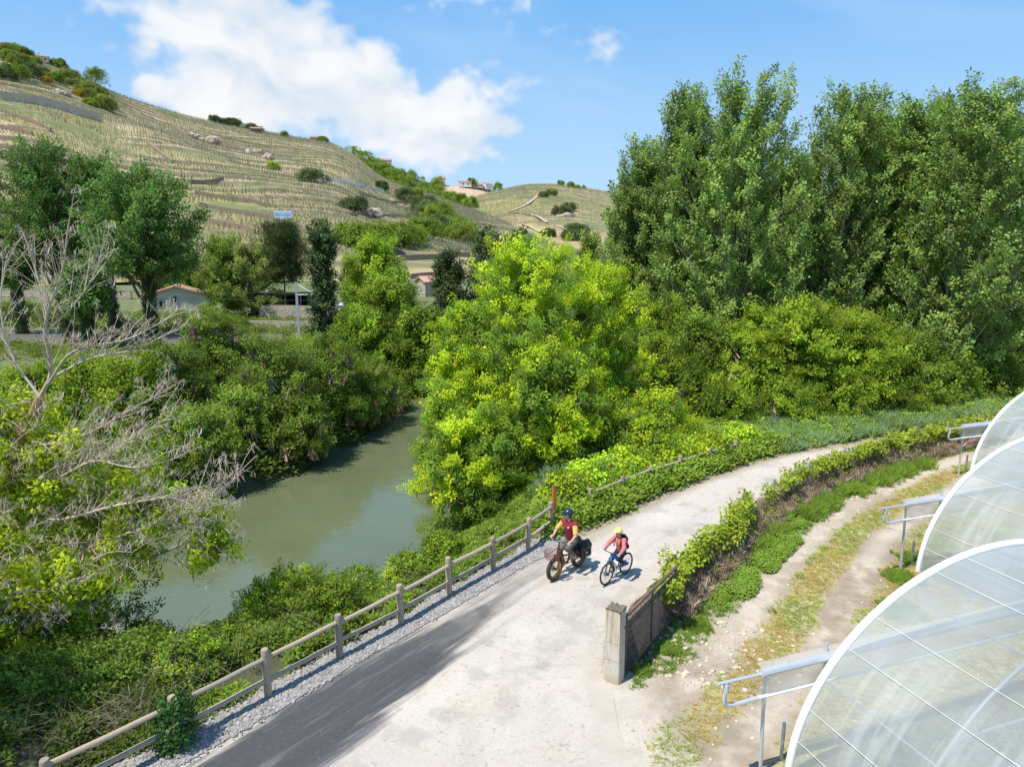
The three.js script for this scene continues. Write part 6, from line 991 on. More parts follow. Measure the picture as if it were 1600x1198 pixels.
const HILL = {
  wallGroup: undefined,
  walls: [
    ["A", 0.133, 0.277, 0.533, 4.0, "long pale high retaining wall beneath the rocks on the left slope", 0.04],
    ["A", 0.133, 0.207, 0.473, 2.2, "dark terrace wall right under the long pale retaining wall", -0.053],
    ["A", 0.133, 0.18, 0.41, 2.0, "dark terrace wall just above the crown of the large dark poplar", -0.017],
    ["A", 0.35, 0.37, 0.473, 2.0, "short dark terrace wall slanting above the slender dark poplar", -0.07],
    ["A", 0.357, 0.377, 0.353, 1.8, "terrace wall passing behind the dark poplar with the ivy clad trunk", -0.06],
    ["A", 0.383, 0.41, 0.283, 2.0, "thin dark terrace wall level with the top of the bare twigs", 0.02],
    ["A", 0.387, 0.45, 0.223, 1.8, "long terrace wall, second above the blue name board", -0.026],
    ["A", 0.39, 0.457, 0.17, 1.8, "long terrace wall ending behind the blue name board", -0.033],
    ["A", 0.383, 0.437, 0.13, 1.8, "terrace wall just above the pale green tree by the pine", -0.033],
    ["A", 0.47, 0.533, 0.107, 1.6, "terrace wall behind the ivy covered trunk", -0.017],
    ["A", 0.613, 0.727, 0.047, 1.8, "terrace wall above the small stone hut", 0.08],
    ["A", 0.633, 0.713, 0.007, 1.6, "lowest terrace wall right above the small stone hut", 0.02],
    ["A", 0.523, 0.56, 0.093, 1.6, "short wall above the bright green tree", 0.004],
    ["A", 0.547, 0.633, 0.2, 1.4, "low wall at the edge of the sandy vineyard", 0.187],
    ["A", 0.4, 0.45, 0.777, 1.6, "pale wall high up below the skyline", -0.06],
    ["A", 0.56, 0.64, 0.45, 1.4, "wall along the upper edge of the sandy vineyard", 0.187],
  ],
  bushes: [
    ["A", 0.14, 0.977, 5, "p", "pale bush at the photo edge on top of the rocky knoll", "bushes on the rocky knoll"],
    ["A", 0.157, 1, 5, "g", "green bush on the knoll skyline by the red roofed house", "bushes on the rocky knoll"],
    ["A", 0.17, 1, 5, "p", "pale bush just left of the red roofed knoll house", "bushes on the rocky knoll"],
    ["A", 0.147, 0.827, 4.5, "g", "bush in the middle of the knoll at the photo edge", "bushes on the rocky knoll"],
    ["A", 0.163, 0.79, 4.5, "p", "bush on the knoll below the red roofed house", "bushes on the rocky knoll"],
    ["A", 0.183, 0.88, 4, "g", "bush under the corner of the red roofed house", "bushes on the rocky knoll"],
    ["A", 0.177, 0.73, 6.5, "d", "darkest large bush on the knoll above the pale boulders", "bushes on the rocky knoll"],
    ["A", 0.193, 0.777, 4, "d", "dark bush touching the largest dark knoll bush", "bushes on the rocky knoll"],
    ["A", 0.157, 0.69, 5, "g", "broad green bush left of the darkest knoll bush", "bushes on the rocky knoll"],
    ["A", 0.137, 0.673, 5, "d", "dark bush low on the knoll at the photo edge", "bushes on the rocky knoll"],
    ["A", 0.217, 1, 4.5, "g", "small tree right of the red roofed house", "bushes on the rocky knoll"],
    ["A", 0.223, 0.993, 3.2, "d", "little bush below the small tree on the skyline", "bushes on the rocky knoll"],
    ["A", 0.267, 1, 6, "t", "round lone tree on the skyline of the slope", "bushes on the rocky knoll"],
    ["A", 0.203, 0.72, 2.6, "y", "yellow flowering bush above the pale boulders", "bushes on the rocky knoll"],
    ["A", 0.243, 0.71, 2.8, "y", "yellow flowering bush below the willow thicket", "bushes on the rocky knoll"],
    ["A", 0.23, 0.823, 6, "p", "top bush of the pale willow thicket", "bushes on the rocky knoll"],
    ["A", 0.243, 0.777, 6, "p", "second bush of the pale willow thicket", "bushes on the rocky knoll"],
    ["A", 0.257, 0.753, 6, "p", "third bush of the pale willow thicket", "bushes on the rocky knoll"],
    ["A", 0.27, 0.72, 6, "p", "fourth bush of the pale willow thicket", "bushes on the rocky knoll"],
    ["A", 0.287, 0.677, 5.5, "p", "lowest bush of the pale willow thicket", "bushes on the rocky knoll"],
    ["A", 0.257, 0.67, 3, "b", "bright bush at the foot of the willow thicket", "bushes on the rocky knoll"],
    ["A", 0.213, 0.757, 4, "g", "green bush between the yellow bush and the willow thicket", "bushes on the rocky knoll"],
    ["A", 0.403, 1, 4, "d", "first dark tree of the trio on the vineyard skyline", "trees on the skyline of the vineyard"],
    ["A", 0.41, 1, 4, "d", "middle dark tree of the trio on the vineyard skyline", "trees on the skyline of the vineyard"],
    ["A", 0.417, 1, 5, "d", "largest dark tree of the trio on the vineyard skyline", "trees on the skyline of the vineyard"],
    ["A", 0.433, 0.987, 4.5, "d", "dark tree beside the little shed on the skyline", "trees on the skyline of the vineyard"],
    ["A", 0.44, 0.987, 3, "g", "low bush right of the dark skyline tree", "trees on the skyline of the vineyard"],
    ["A", 0.463, 0.927, 3, "g", "low bush in the middle of the vineyard skyline", "trees on the skyline of the vineyard"],
    ["A", 0.51, 0.977, 4, "g", "bush next to the small barn on the skyline", "trees on the skyline of the vineyard"],
    ["A", 0.497, 0.37, 5.5, "d", "dark bush at the end of the pale blue strip", "bushes scattered among the vines"],
    ["A", 0.553, 0.243, 4.5, "d", "dark bush on the rock in the sandy vineyard", "bushes scattered among the vines"],
    ["A", 0.597, 0.663, 4, "d", "small dark bush under the pale blue strip", "bushes scattered among the vines"],
    ["A", 0.627, 0.627, 6, "d", "upper bush of the gully line", "bushes scattered among the vines"],
    ["A", 0.64, 0.79, 5, "g", "bush beside the upper gully bush", "bushes scattered among the vines"],
    ["A", 0.65, 0.577, 8, "d", "big bush in the middle of the gully line", "bushes scattered among the vines"],
    ["A", 0.66, 0.413, 7, "d", "second big bush of the gully line", "bushes scattered among the vines"],
    ["A", 0.673, 0.393, 8, "g", "largest bush of the gully line", "bushes scattered among the vines"],
    ["A", 0.667, 0.297, 6, "d", "dark bush low in the gully line", "bushes scattered among the vines"],
    ["A", 0.653, 0.22, 6, "g", "bush at the left foot of the gully", "bushes scattered among the vines"],
    ["A", 0.697, 0.317, 6, "g", "bush at the right foot of the gully", "bushes scattered among the vines"],
    ["A", 0.717, 0.297, 6, "g", "last bush of the gully before the valley floor", "bushes scattered among the vines"],
    ["A", 0.59, 0.083, 5, "g", "bush above the bright green tree", "bushes scattered among the vines"],
    ["A", 0.56, 0.083, 5, "g", "bush behind the ivy column", "bushes scattered among the vines"],
    ["A", 0.453, 0.463, 3, "b", "green bush in the grassy hollow of the slope", "bushes scattered among the vines"],
    ["A", 0.547, 0.09, 4, "g", "bush on the grassy bank over the ivy column", "bushes scattered among the vines"],
    ["A", 0.633, 0.137, 5, "g", "bush on the grassy bank under the sandy vineyard", "bushes scattered among the vines"],
    ["A", 0.613, 0.11, 5, "g", "bush on the grassy bank left of the gully foot", "bushes scattered among the vines"],
    ["C", 0.413, 0.6, 4, "d", "upper dark bush on the round hill", "bushes on the round far hill"],
    ["C", 0.447, 0.637, 5, "g", "green bush beside the upper dark one on the round hill", "bushes on the round far hill"],
    ["C", 0.5, 0.457, 6, "d", "dark bush over the rocks of the round hill", "bushes on the round far hill"],
    ["C", 0.463, 0.41, 5.5, "d", "dark bush left of the rocks of the round hill", "bushes on the round far hill"],
    ["C", 0.49, 0.41, 4, "d", "small dark bush on the rocks of the round hill", "bushes on the round far hill"],
    ["C", 0.503, 0.18, 5.5, "d", "grey green tree low on the round hill", "bushes on the round far hill"],
    ["C", 0.48, 0.147, 4.5, "d", "grey bush under the low grey green tree", "bushes on the round far hill"],
    ["C", 0.397, 0.17, 3.5, "d", "dark bush by the pale path", "bushes on the round far hill"],
    ["C", 0.493, 0.987, 4, "g", "first bush on the skyline of the round hill", "bushes on the round far hill"],
    ["C", 0.527, 0.957, 4.5, "g", "second bush on the skyline of the round hill", "bushes on the round far hill"],
    ["C", 0.547, 0.943, 4, "g", "third bush on the skyline of the round hill", "bushes on the round far hill"],
    ["C", 0.57, 0.947, 2.5, "t", "little pointed tree on the skyline of the round hill", "bushes on the round far hill"],
    ["B", 0.843, 1, 5.5, "t", "round tree beside the white ridge house", ""],
    ["B", 0.727, 1, 5, "t", "tree between the two ridge houses", ""],
    ["A", 0.69, 1, 6, "g", "bush at the upper edge of the bare orange earth", "bushes by the bare earth"],
    ["A", 0.71, 1, 6, "g", "bush at the lower edge of the bare orange earth", "bushes by the bare earth"],
    ["A", 0.727, 1, 6, "g", "last bush beside the bare orange earth", "bushes by the bare earth"],
  ],
  rocks: [
    ["A", 0.217, 0.667, 3, "pale boulder group below the darkest knoll bush"],
    ["A", 0.22, 0.663, 3, "pale boulder with reddish side below the knoll"],
    ["A", 0.387, 0.693, 4.5, "pale rock outcrop in the upper vineyard"],
    ["A", 0.397, 0.677, 5, "reddish rock outcrop right of the pale one"],
    ["A", 0.437, 0.617, 4, "pale broken rock ledge on the slope"],
    ["A", 0.447, 0.557, 4, "second pale rock ledge on the slope"],
    ["A", 0.573, 0.25, 4, "grey rock in the sandy vineyard"],
    ["C", 0.483, 0.367, 5, "dark rocks among the bushes of the round hill"],
    ["A", 0.153, 0.753, 3.5, "pale rock face on the knoll"],
  ],
  houses: [
    ["A", 0.197, 0.997, "small cream house with red roof on the rocky knoll", {w:6.4,d:5,h:3.4,rise:1.1,wall:M.cream,openings:[["window",0,1.4,1.8,0.7,1.2]],chimney:[-1.8,5,0,0.6,1.8,0.6]}, 0.5],
    ["A", 0.5, 0.99, "small barn on the vineyard skyline", {w:7,d:5,h:2.2,rise:1.2,wall:stoneWall}, 0.2],
    ["A", 0.437, 0.923, "dark little shed on the vineyard skyline", {w:7,d:5,h:2.6,rise:1.1,wall:M.barkBrown}, 0.3],
    ["B", 0.793, 1, "white house with pale roof at the end of the ridge", {w:8,d:12,h:5.5,rise:2.0,wall:M.whiteWall,openings:[["window",1,1.5,3.6,0.9,1.3],["window",1,-2.4,3.6,0.9,1.3]]}, 0.5],
    ["B", 0.697, 1, "white house half hidden by trees on the ridge", {w:13,d:8,h:5,rise:1.6,wall:M.whiteWall,openings:[["window",0,3,3,1.2,1.4],["window",0,-2,3,1.2,1.4]]}, 0.15],
    ["B", 0.747, 1, "low brown barn between the white ridge houses", {w:14,d:8,h:3.2,rise:1.8,wall:stoneWall}, 0.1],
    ["B", 0.593, 1, "cream house whose roof shows above the ridge wood", {w:10,d:8,h:6,rise:1.8,wall:M.cream}, 0.2],
    ["B", 0.38, 1, "orange roof peeping out of the ridge wood", {w:12,d:8,h:8,rise:2,wall:M.cream}, 0.2],
  ],
  sign: [0.463, 0.123],
  strip: [[0.483, 0.363], [0.517, 0.437], [0.547, 0.477], [0.6, 0.66], ],
  paths: [["C", [[0.267, 0.513], [0.323, 0.423], [0.37, 0.34], [0.403, 0.273]]], ["C", [[0.443, 0.24], [0.493, 0.197], [0.547, 0.18]]], ["C", [[0.317, 0.267], [0.38, 0.18]]], ["C", [[0.28, 0.513], [0.33, 0.53], [0.377, 0.59], [0.4, 0.71]]], ],
  van: [0.327, 0.967],

};
for (const [h, u0, u1, v, hgt, label, dv = 0] of HILL.walls) { const H = { A: HA, C: HC }[h], pts = []; const n = Math.max(3, Math.round((u1 - u0) * 120)); for (let k = 0; k <= n; k++) pts.push(onHill(H, lerp(u0, u1, k / n), v + dv * k / n)); terrainWall(label, pts, hgt * (hgt > 3 ? 0.9 : 0.7), 0.3, HILL.wallGroup, hgt > 3 ? paleWall : hillWall); }
HILL.bushes.forEach(([h, u, v, R, kind, label, group], i) => {
  const [x, y, z] = onHill({ A: HA, B: HB, C: HC }[h], u, v), T = thing('bush', label, 'bush', [x, y - 0.2, z], 0, group), s = new Scatter(), r = rng(500 + i), st = new MB(), Hh = R * (kind === 't' ? 1.6 : 0.75 + 0.4 * r()), m = { d: M.dark, g: M.green, b: M.bright, y: M.broom, t: M.green, p: M.grass }[kind];
  for (let k = 0; k < 5; k++) { const a = r() * 6.28; st.tube([V3(0, 0, 0), V3(Math.cos(a) * R * 0.3, Hh * 0.4, Math.sin(a) * R * 0.3), V3(Math.cos(a) * R * 0.6, Hh * 0.75, Math.sin(a) * R * 0.6)], [0.14, 0.09, 0.04], 4, false); }
  const n = Math.round(40 + 34 * Math.min(6, R * R * 0.5)); for (let k = 0; k < n; k++) { const d = V3(r() - .5, r() * 0.9 - 0.12, r() - .5).normalize(), q = (0.5 + 0.5 * Math.pow(r(), 0.5)) * (0.45 + 1.0 * vnoise(d.x * 2.6 + i * 3.1, d.y * 2.6, d.z * 2.6)), b = 0.75 + 0.5 * r(); s.add(d.x * R * q, Math.max(0.2, Hh * 0.38 + d.y * Hh * 0.62 * q), d.z * R * q, d, (0.75 + r() * 0.5) * clamp(R / 3.2, 0.5, 1.5), r() * 6, b, b, b); }
  part('stem', st.done(), M.barkBrown, T); s.build('foliage', SP.far[i % 2], m, T);
});
HILL.rocks.forEach(([h, u, v, S, label], i) => {
  const [x, y, z] = onHill({ A: HA, C: HC }[h], u, v), T = thing('boulder', label, 'boulder', [x, y, z], i);
  for (let k = 0; k < 7; k++) { const r = rng(i * 9 + k), g = new THREE.IcosahedronGeometry(S * (0.22 + r() * 0.3), 1), P = g.attributes.position; for (let q = 0; q < P.count; q++) { const f = 0.7 + 0.6 * vnoise(P.getX(q) / S * 5 + i * 7 + k, P.getY(q) / S * 5, P.getZ(q) / S * 5); P.setXYZ(q, P.getX(q) * f * 1.3, P.getY(q) * f * 0.95, P.getZ(q) * f); } g.translate((k - 3) * S * 0.36, S * (0.05 + 0.2 * (k % 2)), (r() - .5) * S * 0.8); const gn = toFlat(g); part('rock', gn, std(0.46, 0.37, 0.29, 0.95, { bumpMap: grainTex, bumpScale: 0.2 }), T); }
});
function toFlat(g) { const q = g.index ? g.toNonIndexed() : g; q.computeVertexNormals(); return q; }
{ // far wood on the ridge: reads as one mass
  const s = new Scatter(), r = rng(44); for (let k = 0; k < 230; k++) { const u = 0.14 + Math.pow(r(), 0.9) * 0.58, v = u < 0.6 ? 0.42 + 0.6 * r() : 0.25 + 0.35 * r() ; if (u > 0.5 && v > 0.7 && r() < 0.6) continue; const [x, y, z] = onHill(HB, u, v), R = 3 + r() * 3.2, tone = 0.7 + r() * 0.7; for (let q = 0; q < 34; q++) { const d = V3(r() - .5, r() - .2, r() - .5).normalize(), f = 0.6 + 0.4 * r(), b = tone * (0.8 + r() * 0.4); s.add(x + d.x * R * f, y + R * 0.5 + d.y * R * f, z + d.z * R * f, d, 1.3 + r() * 0.9, r() * 6, b * 1.05, b, b); } }
  s.build('woodland', SP.far[0], M.green, scene, 'dark green wood covering the ridge behind the vineyard');
}
for (const [h, u, v, label, opt, turn, dy = 0] of HILL.houses) { const p = onHill({ A: HA, B: HB, C: HC }[h], u, v); p[1] += dy - 0.4; gableHouse('hill_house', label, 'house', p, turn, { roof: tileM, tiles: false, ...opt }); }
{ // vineyard name board
  const p = onHill(HA, ...HILL.sign), T = thing('vineyard_sign', 'pale blue name board on white legs among the vines', 'sign', p, 0.16);
  const cv = document.createElement('canvas'); cv.width = 512; cv.height = 192; const cx = cv.getContext('2d'); cx.fillStyle = '#b9d3ea'; cx.fillRect(0, 0, 512, 192); cx.fillStyle = '#d9e6f2'; cx.fillRect(0, 0, 512, 24); cx.fillRect(0, 168, 512, 24); cx.fillStyle = '#5d8fb5'; cx.font = 'bold 118px sans-serif'; cx.textAlign = 'center'; cx.textBaseline = 'middle'; cx.fillText('DUCLAUX', 256, 100, 480);
  const ct = new THREE.CanvasTexture(cv); ct.colorSpace = THREE.SRGBColorSpace;
  part('board', boxGeo(0, 2.7, 0, 4.6, 1.9, 0.12), std(0.55, 0.66, 0.76, 0.6), T); const f = new THREE.PlaneGeometry(4.5, 1.8); f.translate(0, 2.7, 0.066); part('lettering', f, std(1, 1, 1, 0.6, { map: ct }), T);
  for (const x of [-2.1, -0.8, 0.8, 2.1]) part('leg', boxGeo(x, 0.8, -0.02, 0.16, 2.0, 0.12), M.white, T);
}


// pale strip, paths and a parked car on the slopes
{
  const ribbonOn = (H, pts, w, lift) => { const c = new THREE.CatmullRomCurve3(pts.map(([u, v]) => V3(...onHill(H, u, v)))).getPoints(40), p = [], id = []; c.forEach((q, k) => { const a = c[Math.max(0, k - 1)], b = c[Math.min(40, k + 1)], l = Math.hypot(b.x - a.x, b.z - a.z), nx = -(b.z - a.z) / l * w, nzz = (b.x - a.x) / l * w; p.push(q.x + nx, q.y + lift, q.z + nzz, q.x - nx, q.y + lift, q.z - nzz); if (k < 40) id.push(k * 2, k * 2 + 1, k * 2 + 2, k * 2 + 1, k * 2 + 3, k * 2 + 2); }); const g = new THREE.BufferGeometry(); g.setAttribute('position', new THREE.Float32BufferAttribute(p, 3)); g.setIndex(id); g.computeVertexNormals(); return g; };
  HILL.paths.forEach(([h, pts], i) => structure('path', ribbonOn(HC, pts, 1.25, 0.7), std(0.46, 0.36, 0.25, 1), ['pale curved path across the round hill', 'pale path low on the round hill', 'short pale path at the foot of the round hill', 'sandy path climbing to the crest of the round hill'][i]));
  const P = HILL.strip.map(([u, v]) => onHill(HA, u, v)), T = thing('netting_strip', 'long pale blue strip of netting along a vineyard terrace', 'netting', P[0]), mb = new MB();
  const c = new THREE.CatmullRomCurve3(P.map((q) => V3(q[0] - P[0][0], q[1] - P[0][1], q[2] - P[0][2]))).getPoints(24); for (let k = 0; k < 24; k++) { const a = c[k], b = c[k + 1]; mb.quad([a.x, a.y + 0.2, a.z], [b.x, b.y + 0.2, b.z], [b.x, b.y + 1.3, b.z - 0.9], [a.x, a.y + 1.3, a.z - 0.9]); } part('net', mb.done(), std(0.66, 0.72, 0.78, 0.9), T); const sb = new MB(); c.forEach((a, k) => { if (k % 2 === 0) sb.tube([V3(a.x, a.y - 0.5, a.z - 0.62), V3(a.x, a.y + 1.9, a.z - 0.62)], 0.06, 4); }); part('stake', sb.done(), M.galv, T);
  const q = onHill(HA, ...HILL.van), Cc = thing('parked_car', 'white car parked on the skyline of the slope', 'car', q, 0.5);
  const sh = new THREE.Shape([[-2.1, 0.4], [2.1, 0.4], [2.1, 0.9], [1.2, 1.05], [0.6, 1.6], [-1.3, 1.65], [-2.0, 1.05]].map((p) => new THREE.Vector2(...p))); const g = new THREE.ExtrudeGeometry(sh, { depth: 1.6, bevelEnabled: true, bevelSize: 0.07, bevelThickness: 0.08, bevelSegments: 2 }); g.translate(0, 0, -0.8); part('body', g, M.white, Cc); part('window', boxGeo(-0.2, 1.33, 0.89, 1.5, 0.36, 0.02), M.darkVoid, Cc); for (const x of [-1.3, 1.3]) { const w = new THREE.CylinderGeometry(0.33, 0.33, 1.9, 14); w.rotateX(Math.PI / 2); w.translate(x, 0.33, 0); part('wheel', w, M.black, Cc); }
}


// -- the two riders
// a smooth surface round tapered capsules: [[ax,ay,az],[bx,by,bz],ra,rb]
function body(bones, cell, blend = 0.03) {
  const lo = [1e9, 1e9, 1e9], hi = [-1e9, -1e9, -1e9];
  for (const [a, b, ra, rb] of bones) for (let k = 0; k < 3; k++) { lo[k] = Math.min(lo[k], a[k] - ra, b[k] - rb); hi[k] = Math.max(hi[k], a[k] + ra, b[k] + rb); }
  const size = Math.max(hi[0] - lo[0], hi[1] - lo[1], hi[2] - lo[2]) + cell * 8, n = Math.ceil(size / cell) + 2, mid = [0, 1, 2].map((k) => (lo[k] + hi[k]) / 2);
  const mc = new MarchingCubes(n, new THREE.MeshBasicMaterial(), false, false, 160000); mc.isolation = 0; const half = n / 2, sc = size / 2, F = mc.field; F.fill(-1);
  const D = bones.map(([a, b, ra, rb]) => { const d = [b[0] - a[0], b[1] - a[1], b[2] - a[2]]; return { a, d, l: d[0] * d[0] + d[1] * d[1] + d[2] * d[2] || 1e-9, ra, rb, c: [a[0] + d[0] / 2, a[1] + d[1] / 2, a[2] + d[2] / 2], R: Math.sqrt(d[0] * d[0] + d[1] * d[1] + d[2] * d[2]) / 2 + Math.max(ra, rb) + 0.12 }; });
  for (let k = 0; k < n; k++) for (let j = 0; j < n; j++) for (let i = 0; i < n; i++) {
    const x = (i - half) / half * sc + mid[0], y = (j - half) / half * sc + mid[1], z = (k - half) / half * sc + mid[2]; let v = 0.2;
    for (const q of D) { const ux = x - q.c[0], uy = y - q.c[1], uz = z - q.c[2]; if (ux * ux + uy * uy + uz * uz > q.R * q.R) continue; const px = x - q.a[0], py = y - q.a[1], pz = z - q.a[2], t = clamp((px * q.d[0] + py * q.d[1] + pz * q.d[2]) / q.l), s = Math.hypot(px - q.d[0] * t, py - q.d[1] * t, pz - q.d[2] * t) - lerp(q.ra, q.rb, t), h = clamp(0.5 + 0.5 * (v - s) / blend); v = lerp(v, s, h) - blend * h * (1 - h); }
    F[i + j * n + k * n * n] = -v;
  }
  mc.update(); const N = mc.count, p = new Float32Array(N * 3); for (let k = 0; k < N; k++) { p[k * 3] = mc.positionArray[k * 3] * sc + mid[0]; p[k * 3 + 1] = mc.positionArray[k * 3 + 1] * sc + mid[1]; p[k * 3 + 2] = mc.positionArray[k * 3 + 2] * sc + mid[2]; }
  let g = new THREE.BufferGeometry(); g.setAttribute('position', new THREE.BufferAttribute(p, 3)); g = mergeVertices(g, 1e-4);
  let vol = 0; const I = g.index, P = g.attributes.position, A = V3(), B = V3(), C = V3(); for (let k = 0; k < I.count; k += 3) { A.fromBufferAttribute(P, I.getX(k)); B.fromBufferAttribute(P, I.getX(k + 1)); C.fromBufferAttribute(P, I.getX(k + 2)); vol += A.dot(B.cross(C)); }
  if (vol < 0) for (let k = 0; k < I.count; k += 3) { const t = I.getX(k); I.setX(k, I.getX(k + 1)); I.setX(k + 1, t); }
  g.computeVertexNormals(); return g;
}
const two = (o, e, f) => f.map(([a, b, ra, rb]) => [a, b, ra, rb]);
function hand(w, dir, side, s) { // palm closed on a grip that runs along z
  const b = [[w, [w[0] + 0.055 * s, w[1] - 0.005, w[2]], 0.026 * s, 0.033 * s]];
  for (let k = 0; k < 4; k++) { const z = w[2] + (k - 1.5) * 0.020 * s, l = [1, 1.12, 1.06, 0.85][k] * s, x0 = w[0] + 0.062 * s, y0 = w[1] + 0.012 * s; b.push([[x0, y0, z], [x0 + 0.036 * l, y0 - 0.008, z], 0.0105 * s, 0.0098 * s], [[x0 + 0.036 * l, y0 - 0.008, z], [x0 + 0.038 * l, y0 - 0.042 * l, z], 0.0098 * s, 0.009 * s], [[x0 + 0.038 * l, y0 - 0.042 * l, z], [x0 + 0.012 * l, y0 - 0.054 * l, z], 0.009 * s, 0.008 * s]); }
  b.push([[w[0] + 0.02 * s, w[1] - 0.008, w[2] - side * 0.026 * s], [w[0] + 0.05 * s, w[1] - 0.03 * s, w[2] - side * 0.04 * s], 0.013 * s, 0.011 * s], [[w[0] + 0.05 * s, w[1] - 0.03 * s, w[2] - side * 0.04 * s], [w[0] + 0.075 * s, w[1] - 0.04 * s, w[2] - side * 0.022 * s], 0.011 * s, 0.009 * s]);
  return b;
}
function headGeo(c, s, yaw, hair) { // skull, jaw, nose, ears, brow; looks along +x before the turn
  const t = (x, y, z) => { const cs = Math.cos(yaw), sn = Math.sin(yaw), X = x * s, Z = z * s; return [c[0] + X * cs + Z * sn, c[1] + y * s, c[2] - X * sn + Z * cs]; };
  return [[t(0, 0.03, 0), t(-0.03, 0.035, 0), 0.092 * s, 0.09 * s], [t(0.035, -0.06, 0), t(0.05, -0.075, 0), 0.05 * s, 0.036 * s], [t(0.045, -0.02, 0.028), t(0.045, -0.02, -0.028), 0.048 * s, 0.048 * s], [t(0.085, 0.0, 0), t(0.108, -0.028, 0), 0.010 * s, 0.015 * s], [t(-0.01, -0.005, 0.088), t(-0.015, -0.03, 0.09), 0.014 * s, 0.01 * s], [t(-0.01, -0.005, -0.088), t(-0.015, -0.03, -0.09), 0.014 * s, 0.01 * s], [t(-0.02, -0.06, 0), t(-0.03, -0.15, 0), 0.052 * s, 0.056 * s], [t(0.08, -0.062, 0.012), t(0.08, -0.062, -0.012), 0.012 * s, 0.012 * s]];
}
function rider(name, label, pos, turn, J, C) {
  const T = thing(name, label, 'person', pos, turn), s = C.s, rad = C.rad;
  const limb = (a, b, ra, rb) => [a, b, ra * s, rb * s], S = [1, -1];
  const bones = [limb(J.hip, J.chest, 0.13, 0.14), limb(J.chest, J.neck, 0.12, 0.055)];
  for (const k of [0, 1]) bones.push(limb(J.sh[k], J.el[k], 0.05, 0.04), limb(J.el[k], J.wr[k], 0.041, 0.027), limb(J.hj[k], J.kn[k], 0.085, 0.058), limb(J.kn[k], J.an[k], 0.055, 0.035), limb(J.an[k], [J.an[k][0] + 0.13 * s, J.an[k][1] - 0.04 * s, J.an[k][2]], 0.035, 0.03), limb(J.chest, J.sh[k], 0.1, 0.06), limb(J.hip, J.hj[k], 0.12, 0.09));
  const parts = [body(bones, 0.02), body(headGeo(J.head, s, J.yaw), 0.006, 0.02)];
  for (const k of [0, 1]) parts.push(body(hand(J.wr[k], 0, k ? -1 : 1, s), 0.006, 0.012));
  part('body', mergeGeometries(parts), std(0.58, 0.34, 0.25, 0.55), T);
  const t = 0.016 * s, grow = (b, e) => b.map(([a, c, ra, rb]) => [a, c, ra + e, rb + e]);
  // eyes, eyebrows, mouth
  const cs = Math.cos(J.yaw), sn = Math.sin(J.yaw), F = (x, y, z) => V3(J.head[0] + (x * cs + z * sn) * s, J.head[1] + y * s, J.head[2] + (-x * sn + z * cs) * s);
  for (const z of [0.03, -0.03]) { const e = new THREE.SphereGeometry(0.0115 * s, 10, 8); const q = F(0.086, 0.004, z); e.translate(q.x, q.y, q.z); part('eye', e, M.black, T); }
  part('mouth', new MB().tube([F(0.092, -0.062, 0.022), F(0.097, -0.062, 0), F(0.092, -0.062, -0.022)], 0.005 * s, 6).done(), std(0.36, 0.12, 0.10, 0.5), T);
  part('hair', body([[F(-0.035, 0.0, 0.05).toArray(), F(-0.045, -0.05, 0.05).toArray(), 0.05 * s, 0.035 * s], [F(-0.035, 0.0, -0.05).toArray(), F(-0.045, -0.05, -0.05).toArray(), 0.05 * s, 0.035 * s], [F(-0.06, 0, 0).toArray(), F(-0.07, -0.07, 0).toArray(), 0.055 * s, 0.03 * s]], 0.012, 0.02), std(...C.hair, 0.8), T);
  // trousers, shoes
  const tr = [limb(J.hip, [J.hip[0] + 0.01, J.hip[1] + 0.06 * s, J.hip[2]], 0.128, 0.128)]; for (const k of [0, 1]) tr.push(limb(J.hip, J.hj[k], 0.12, 0.092), limb(J.hj[k], J.kn[k], 0.088, 0.062), limb(J.kn[k], [lerp(J.kn[k][0], J.an[k][0], 0.92), lerp(J.kn[k][1], J.an[k][1], 0.92), lerp(J.kn[k][2], J.an[k][2], 0.92)], 0.06, 0.05));
  part('trousers', body(grow(tr, t), 0.018), std(...C.trousers, 0.9, { bumpMap: grainTex, bumpScale: 0.004 }), T);
  for (const k of [0, 1]) { const a = J.an[k]; part('shoe', body([[[a[0] - 0.05 * s, a[1] - 0.055 * s, a[2]], [a[0] + 0.15 * s, a[1] - 0.07 * s, a[2]], 0.046 * s, 0.038 * s], [[a[0], a[1] + 0.02 * s, a[2]], [a[0], a[1] - 0.05 * s, a[2]], 0.05 * s, 0.05 * s]], 0.012, 0.02), std(...C.shoe, 0.8), T); }
  // upper clothes
  const trunkB = [limb(J.hip, J.chest, 0.132, 0.142), limb(J.chest, [lerp(J.chest[0], J.neck[0], 0.8), lerp(J.chest[1], J.neck[1], 0.8), J.neck[2]], 0.125, 0.07)]; const slv = [];
  for (const k of [0, 1]) { trunkB.push(limb(J.chest, J.sh[k], 0.105, 0.062)); const f = C.sleeve, e = f <= 1 ? [0, 1, 2].map((q) => lerp(J.sh[k][q], J.el[k][q], f)) : J.el[k]; slv.push(limb(J.sh[k], e, 0.062, 0.054)); if (f > 1) slv.push(limb(J.el[k], [0, 1, 2].map((q) => lerp(J.el[k][q], J.wr[k][q], 0.93)), 0.05, 0.038)); }
